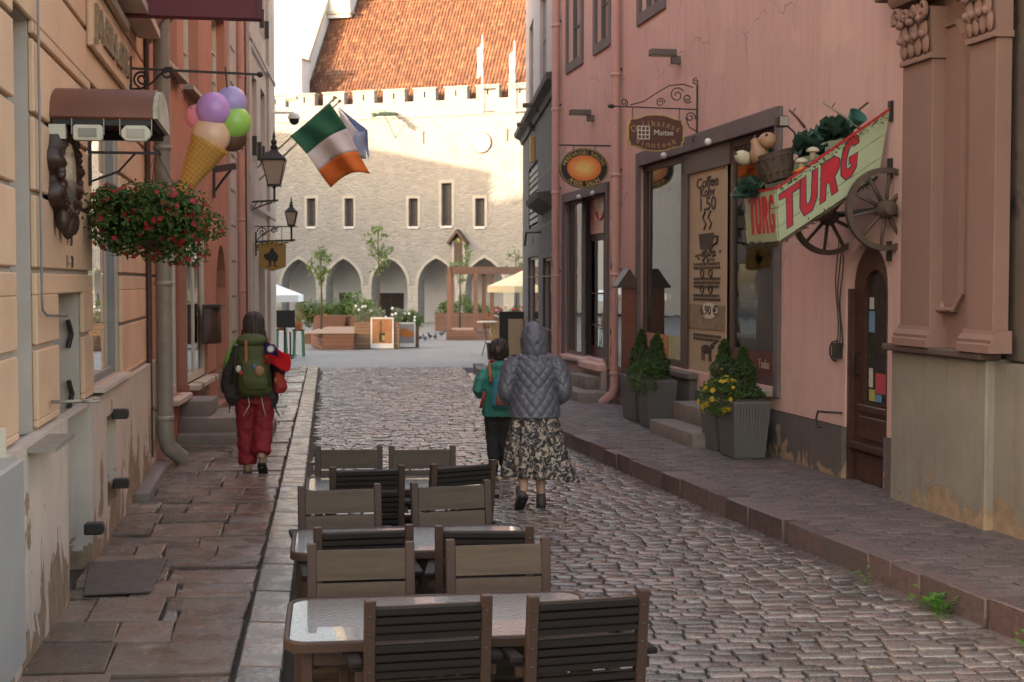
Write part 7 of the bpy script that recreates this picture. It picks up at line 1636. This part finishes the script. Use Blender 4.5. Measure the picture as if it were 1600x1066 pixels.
q = quilt_tube([(0, -.005, .84), (0, -.005, .98), (0, 0, 1.12), (0, 0, 1.26), (0, 0, 1.36), (0, .005, 1.42), (0, .01, 1.455)], [(.225, .165), (.215, .16), (.2, .15), (.21, .15), (.185, .13), (.11, .1), (.085, .085)], 180, 130, amp=.016)
jk = shell(q, 'jacket', JK, t)
q = MB().tube([(0.228 * cos(a), -.005 + .168 * sin(a), .838) for a in [2 * pi * i / 40 for i in range(41)]], .011, 6); q.build('hem', JK, jk, smooth=True)
for s in (-1, 1):
    q = quilt_tube([(s * .15, 0, 1.34), (s * .21, -.01, 1.27), (s * .25, -.03, 1.15), (s * .262, -.03, 1.06), (s * .225, .05, 1.0), (s * .15, .15, .985)], [(.085, .085), (.082, .085), (.07, .075), (.068, .072), (.06, .062), (.05, .05)], 84, 84, (.075, .11), .013); shell(q, 'sleeve', JK, jk)
# hood
hd = quilt_tube([(0, -.0, 1.395), (0, -.015, 1.45), (-.005, -.01, 1.54), (-.01, .0, 1.62), (-.01, .02, 1.668), (-.01, .03, 1.682)], [(.1, .1), (.118, .115), (.118, .125), (.098, .11), (.052, .06), (.006, .006)], 96, 60, (.08, .11), .012)
keep = [f for f in hd.f if not (sum(hd.v[i][1] for i in f) / len(f) > .085 and 1.45 < sum(hd.v[i][2] for i in f) / len(f) < 1.63)]; hd.f = keep; hd.mi = [0] * len(keep); shell(hd, 'hood', JK, jk, .012)
MB().lathe([(.014, 0), (.012, .012)], 8).xf(Matrix.Translation((.02, -.135, 1.52)) @ Matrix.Rotation(pi / 2, 4, 'X')).build('toggle', M['black'], jk)
def floral():
    k = NT('floral_cloth'); n1 = k.noise(17, 4, .55, dist=1.6); n2 = k.noise(30, 3, .5, dist=.8)
    c = k.mix(k.ramp(n1, .5, .57), (.02, .018, .02), (.42, .33, .25)); c = k.mix(k.math('MULTIPLY', k.ramp(n2, .55, .6), .7), c, (.1, .085, .085)); k.set('Base Color', c); k.set('Roughness', .75); k.bump(k.noise(70, 3), .15, .004); return k.m
sk = MB(); vs_ = []; nu, nv = 120, 34
for r in range(nv + 1):
    v = r / nv; z = .9 - v * .62
    for j in range(nu):
        a = 2 * pi * j / nu; fold = (.006 + .034 * v) * (sin(9 * a + 2.5 * v) + .6 * sin(14 * a - 3 * v + 1)); R0 = .18 + .1 * v ** .8 + fold
        sway = .07 * v * v * (cos(a) > .2) * cos(a); vs_.append(((R0 + sway) * 1.02 * cos(a) + .015 * v, (R0 * .82) * sin(a) - .02 * v, z - .05 * v * cos(a - .3) * (1 if cos(a) > 0 else .4) + .008 * v * sin(5 * a)))
sk.add(vs_, [(r * nu + j, (r + 1) * nu + j, (r + 1) * nu + (j + 1) % nu, r * nu + (j + 1) % nu) for r in range(nv) for j in range(nu)]); shell(sk, 'skirt', floral(), t, .004)
SH = mat('taupe_leather', (.085, .065, .06), (.06, .046, .042), sc=10, rough=.55)
shoe(t, (.06, -.02, -.02), -.05, 0, SH, M['rubber']); shoe(t, (-.115, -.25, .11), .25, -.75, SH, M['rubber'])
# ---------------------------------------------------------------- child in teal jacket
pc_ = G(780, 744); S = 1.43 / 1.5; t = thing('person', 'child in teal jacket with a turquoise backpack walking beside the quilted jacket', 'person', (pc_.x, pc_.y, .03), .1)
b = MB()
b.tube([(.075, 0, .72), (.07, .06, .42), (.065, .04, .08)], [.08, .058, .036], 12); b.tube([(-.075, 0, .72), (-.07, .04, .42), (-.06, -.12, .14)], [.08, .058, .036], 12)
b.loft([((0, 0, .66), .13, .1), ((0, 0, .8), .145, .11), ((0, 0, .95), .12, .09), ((0, 0, 1.1), .15, .1), ((0, 0, 1.16), .1, .08), ((0, .005, 1.2), .043, .043), ((0, .01, 1.27), .043, .043)], 16)
head(b, (0, .02, 1.31), .09, .118, .25)
for s in (-1, 1): b.tube([(s * .15, 0, 1.11), (s * .2, -.02, .92), (s * .16, .14, .85)], [.042, .036, .028], 10); hand(b, (s * .155, .16, .85), (-s * .3, 1, -.1), (0, .1, 1), 1, .85)
solid(b, .011, 'body', SKIN, t)
TEAL = mat('teal_shell', (.012, .22, .17), (.01, .17, .13), sc=5, rough=.6, bump=.5, bsc=16, bdist=.02); TR = mat('dark_trousers', (.016, .013, .014), (.024, .02, .02), rough=.85, bump=.3, bsc=20)
q = MB(); q.loft([((0, 0, .62), .185, .145), ((0, 0, .75), .185, .145), ((0, 0, .95), .165, .13), ((0, 0, 1.08), .18, .13), ((0, 0, 1.155), .14, .11), ((0, 0, 1.2), .08, .085), ((0, 0, 1.215), .07, .075)], 20)
for s in (-1, 1): q.tube([(s * .14, 0, 1.1), (s * .2, -.02, 1.02), (s * .235, -.03, .91), (s * .2, .06, .85), (s * .165, .14, .85)], [.07, .068, .062, .055, .045], 12)
q.ball((0, -.07, 1.17), (.11, .07, .06), 12, 8)
jk = solid(q, .012, 'jacket', TEAL, t); crease(jk, .022, .06); MB().tube([(.085 * cos(a), .005 + .08 * sin(a), 1.215) for a in [2 * pi * i / 24 for i in range(25)]], .014, 6).build('collar', M['inkred'], jk, smooth=True)
q = MB(); q.loft([((0, 0, .6), .15, .125), ((0, 0, .75), .16, .13)], 16); q.tube([(.075, 0, .68), (.072, .05, .42), (.066, .04, .07)], [.095, .08, .066], 12); q.tube([(-.075, 0, .68), (-.07, .03, .42), (-.06, -.1, .15)], [.095, .08, .066], 12); crease(solid(q, .012, 'trousers', TR, t), .025, .06)
q = MB(); q.ball((0, -.0, 1.34), (.096, .105, .118), 16, 12).ball((0, -.06, 1.29), (.075, .05, .08), 12, 8); hr = solid(q, .012, 'hair', HAIR, t, 3); strands(hr, (0, 0, 1.34), (.096, .105, .118), 70, .1, HAIR, 1)
MB().ball((-.02, -.12, 1.33), (.05, .04, .05), 12, 8).build('hair_bun', HAIR, hr, smooth=True)
BPK = mat('turquoise_pack', (.02, .2, .24), (.015, .15, .19), sc=6, rough=.65, bump=.3); OR = mat('orange_strap', (.5, .13, .05), rough=.7)
q = MB(); q.loft([((.03, -.19, .72), .12, .06), ((.03, -.2, .76), .145, .09), ((.03, -.2, .9), .14, .095), ((.03, -.19, 1.02), .115, .08), ((.03, -.17, 1.08), .07, .05)], 18); bp_ = solid(q, .013, 'backpack', BPK, t, 4)
q = MB().loft([((.03, -.275, .76), .09, .04), ((.03, -.28, .86), .085, .04), ((.03, -.27, .9), .07, .025)], 14); q.build('front_pocket', mat('pack_rust', (.35, .13, .08), rough=.7), bp_, smooth=True)
for s in (-1, 1): MB().tube([(s * .1, -.15, 1.0), (s * .11, -.11, 1.13), (s * .1, .0, 1.2), (s * .1, .11, 1.1)], .018, 6).build('strap', OR, bp_, smooth=True)
MB().tube([(-.17, -.16, .9), (-.21, -.12, .72)], .016, 6).build('hanging_tag', M['inkred'], bp_, smooth=True)
BR_ = mat('brown_boot', (.12, .055, .035), (.08, .04, .025), rough=.6)
shoe(t, (.065, .0, -.02), 0, 0, BR_, M['rubber'], .22, .08); shoe(t, (-.06, -.17, .09), .1, -.8, BR_, M['rubber'], .22, .08)
# ---------------------------------------------------------------- backpacker
pb_ = G(398, 738, .03); t = thing('person', 'backpacker in dark jacket and red trousers with a green rucksack on the left pavement', 'person', (pb_.x, pb_.y, .035), .12)
b = MB()
b.tube([(.1, .0, .88), (.085, -.02, .5), (.08, -.14, .16)], [.09, .06, .038], 12); b.tube([(-.09, .0, .88), (-.085, .04, .5), (-.075, .02, .09)], [.09, .06, .038], 12)
b.loft([((0, 0, .82), .15, .11), ((0, 0, .97), .16, .12), ((0, 0, 1.15), .14, .1), ((0, 0, 1.34), .17, .11), ((0, 0, 1.42), .11, .09), ((0, .01, 1.46), .05, .05), ((0, .02, 1.54), .05, .05)], 16)
head(b, (.0, .03, 1.58), .098, .125, -.2)
b.tube([(-.17, 0, 1.36), (-.24, -.03, 1.08), (-.27, .02, .84)], [.05, .042, .03], 10); hand(b, (-.272, .025, .82), (.05, .15, -1), (0, 1, 0), 1); b.tube([(.17, 0, 1.36), (.25, -.03, 1.12), (.2, .12, 1.02)], [.05, .042, .03], 10); hand(b, (.195, .14, 1.02), (-.4, 1, .1), (0, .1, 1), 1)
solid(b, .011, 'body', SKIN, t)
DK = mat('dark_jacket', (.02, .016, .016), (.035, .026, .024), sc=6, rough=.7, bump=.5, bsc=22, bdist=.015); RT = mat('red_trousers', (.27, .012, .018), (.2, .009, .014), sc=3, rough=.75, bump=.6, bsc=9, bdist=.03)
q = MB(); q.loft([((0, 0, .8), .2, .15), ((0, 0, .95), .2, .155), ((0, 0, 1.15), .18, .14), ((0, 0, 1.32), .195, .14), ((0, 0, 1.41), .14, .11), ((0, 0, 1.47), .075, .08)], 20)
q.tube([(-.15, 0, 1.35), (-.22, -.02, 1.22), (-.265, -.03, 1.06), (-.285, .0, .94), (-.285, .02, .86)], [.085, .085, .08, .075, .06], 12); q.tube([(.15, 0, 1.35), (.22, -.02, 1.24), (.275, -.03, 1.12), (.26, .05, 1.04), (.2, .12, 1.02)], [.085, .085, .08, .07, .055], 12)
q.ball((-.22, -.02, .85), (.1, .1, .13), 12, 8).ball((.18, .0, .82), (.09, .1, .14), 12, 8); jk = solid(q, .013, 'jacket', DK, t); crease(jk, .03, .06)
q = MB(); q.loft([((0, 0, .74), .17, .14), ((0, 0, .84), .19, .15), ((0, 0, .93), .18, .14)], 18); q.tube([(.1, 0, .82), (.1, -.01, .6), (.095, -.03, .44), (.085, -.1, .27), (.085, -.13, .21)], [.12, .105, .098, .1, .095], 14); q.tube([(-.09, 0, .82), (-.095, .03, .6), (-.09, .04, .4), (-.08, .03, .2), (-.078, .02, .08)], [.12, .105, .098, .1, .098], 14)
q.v = [(x, y, z) for x, y, z in q.v]; tr = solid(q, .012, 'trousers', RT, t, 5); crease(tr, .034, .07)
for s in (-.06, .08): MB().tube([(s, -.155, .86), (s + .02, -.15, .74), (s + .05 * (1 if s > 0 else -1), -.14, .62)], .006, 5).build('drawstring', M['cream'], tr, smooth=True)
q = MB(); q.ball((0, .0, 1.61), (.108, .12, .13), 16, 12).loft([((0, -.05, 1.34), .12, .05), ((0, -.06, 1.45), .115, .06), ((0, -.04, 1.55), .1, .07)], 14).tube([(.1, -.03, 1.55), (.13, -.05, 1.42), (.15, -.09, 1.3)], [.03, .026, .01], 8).tube([(-.1, -.03, 1.55), (-.12, -.05, 1.42), (-.13, -.09, 1.32)], [.03, .026, .01], 8); hr = solid(q, .012, 'hair', HAIR, t, 3); strands(hr, (0, 0, 1.61), (.108, .12, .13), 110, .55, HAIR, 2)
GP = mat('green_rucksack', (.075, .095, .028), (.055, .072, .02), sc=5, rough=.75, bump=.45, bsc=30, bdist=.01); GD = mat('rucksack_dark', (.05, .06, .022), rough=.8)
q = MB(); q.loft([((.02, -.2, .84), .13, .07), ((.03, -.22, .88), .17, .11), ((.02, -.23, 1.0), .18, .13), ((0, -.23, 1.2), .165, .13), ((0, -.22, 1.36), .155, .12), ((0, -.2, 1.42), .13, .1)], 22); rk_ = solid(q, .013, 'rucksack', GP, t, 4); crease(rk_, .018, .06)
q = MB(); q.loft([((-.01, -.21, 1.39), .16, .13), ((-.01, -.22, 1.44), .165, .135), ((-.01, -.21, 1.49), .13, .1), ((-.01, -.2, 1.51), .06, .05)], 20); solid(q, .013, 'lid', GP, rk_, 4)
q = MB(); q.loft([((.04, -.34, .92), .12, .04), ((.03, -.36, 1.0), .13, .05), ((.0, -.355, 1.2), .115, .04), ((0, -.34, 1.24), .09, .02)], 18); solid(q, .012, 'front_pocket', GP, rk_, 3)
for s in (-1, 1):
    MB().tube([(s * .12, -.1, 1.36), (s * .13, -.02, 1.44), (s * .12, .08, 1.42), (s * .12, .13, 1.3)], .024, 6).build('shoulder_strap', GD, rk_, smooth=True); MB().tube([(s * .16, -.3, 1.35), (s * .175, -.34, 1.2), (s * .185, -.3, .95)], .009, 5).build('compression_strap', GD, rk_, smooth=True)
MB().bx(-.13, .13, -.366, -.352, 1.085, 1.105).bx(-.07, -.045, -.372, -.34, 1.05, 1.44).build('webbing', OR, rk_)
MB().ball((.08, -.4, 1.12), (.055, .03, .06), 12, 8).build('clipped_cup', mat('tan_cup', (.35, .18, .08), rough=.6), rk_, smooth=True); MB().ball((-.14, -.34, 1.14), (.03, .025, .04), 10, 7).build('charm', M['paleprint'], rk_, smooth=True); MB().ball((-.11, -.36, 1.1), (.025, .02, .025), 10, 7).build('charm', M['inkred'], rk_, smooth=True); MB().ball((.03, -.39, 1.16), (.03, .02, .035), 10, 7).build('charm', mat('blue_charm', (.1, .14, .25), rough=.6), rk_, smooth=True)
# small flag carried on the pack
fl_ = MB(); n_ = 12
def fxy(u, v): return (.12 + .27 * u + .02 * sin(v * 3), -.3 - .05 * sin(u * 5 + v * 3), 1.42 - .12 * u - v * (.24 - .06 * u) + .02 * sin(u * 6))
FR = fabric('flag_red', (.55, .014, .018)); FB = fabric('flag_navy', (.012, .016, .09))
for nm, u0, u1, v0, v1, m_, dy in (('red_field', 0, 1, 0, 1, FR, 0), ('blue_canton', 0, .5, 0, .52, FB, -.004)):
    vs_ = [(lambda p: (p[0], p[1] + dy, p[2]))(fxy(u0 + (u1 - u0) * i / n_, v0 + (v1 - v0) * j / n_)) for j in range(n_ + 1) for i in range(n_ + 1)]
    if nm == 'red_field': pf = t; par = empty('hand_flag'); par.parent = rk_; par_ = rk_
    o = MB().add(vs_, [(j * 13 + i, j * 13 + i + 1, j * 13 + i + 14, j * 13 + i + 13) for j in range(n_) for i in range(n_)]).build('flag_' + nm, m_, rk_, smooth=True); o.modifiers.new('thickness', 'SOLIDIFY').thickness = .003
bpy.data.objects.remove(par)
cx0 = fxy(.24, .26); st = []
for i in range(24): r_ = .046 if i % 2 == 0 else .024; a = 2 * pi * i / 24; st.append((cx0[0] + r_ * cos(a), cx0[2] + r_ * sin(a)))
MB().prism(list(reversed(st)), cx0[1] - .016, cx0[1] - .008).build('flag_sun', M['white'], rk_)
RB = mat('red_bag', (.38, .03, .022), (.3, .025, .018), rough=.6, bump=.4, bsc=18); q = MB(); q.loft([((.27, -.05, .86), .06, .07), ((.28, -.05, .92), .085, .1), ((.27, -.05, 1.02), .065, .085), ((.25, -.05, 1.1), .03, .04)], 14); bg_ = solid(q, .012, 'shoulder_bag', RB, t, 4); MB().tube([(.26, -.05, 1.08), (.24, -.12, 1.25), (.16, -.1, 1.42)], .012, 6).build('bag_strap', RB, bg_, smooth=True); MB().ball((.24, -.14, 1.0), (.022, .015, .04), 8, 6).build('buckle', OR, bg_, smooth=True)
q = MB().tube([(-.2, .0, 1.42), (-.27, -.06, 1.25), (-.31, -.06, 1.08)], [.02, .03, .015], 8); q.build('green_piping', mat('lime_trim', (.1, .35, .03), rough=.7), jk, smooth=True)
ph = thing('phone', 'black phone held low in the backpacker\'s hand', 'phone', (0, 0, 0)); hp = Matrix.Translation(t.location) @ Matrix.Rotation(.12, 4, 'Z'); c = hp @ Vector((-.262, .04, .72)); ph.location = c; ph.rotation_euler = (.1, 0, .12); B(-.006, .006, -.036, .036, -.075, .07).build('case', M['black'], ph, bevel=.004); B(.0065, .0075, -.032, .032, -.07, .065).build('screen', M['mirrorglass'], ph)
TN = mat('tan_shoe', (.3, .2, .12), (.24, .16, .1), rough=.7)
shoe(t, (-.075, -.02, -.02), .05, 0, TN, M['rubber'], .26, .1); shoe(t, (.085, -.19, .09), -.1, -.75, TN, M['rubber'], .26, .1)
MB().tube([(.22, -.02, .74), (.24, -.06, .66), (.28, -.05, .6)], [.014, .01, .006], 6).build('dangling_cord', M['black'], jk, smooth=True)
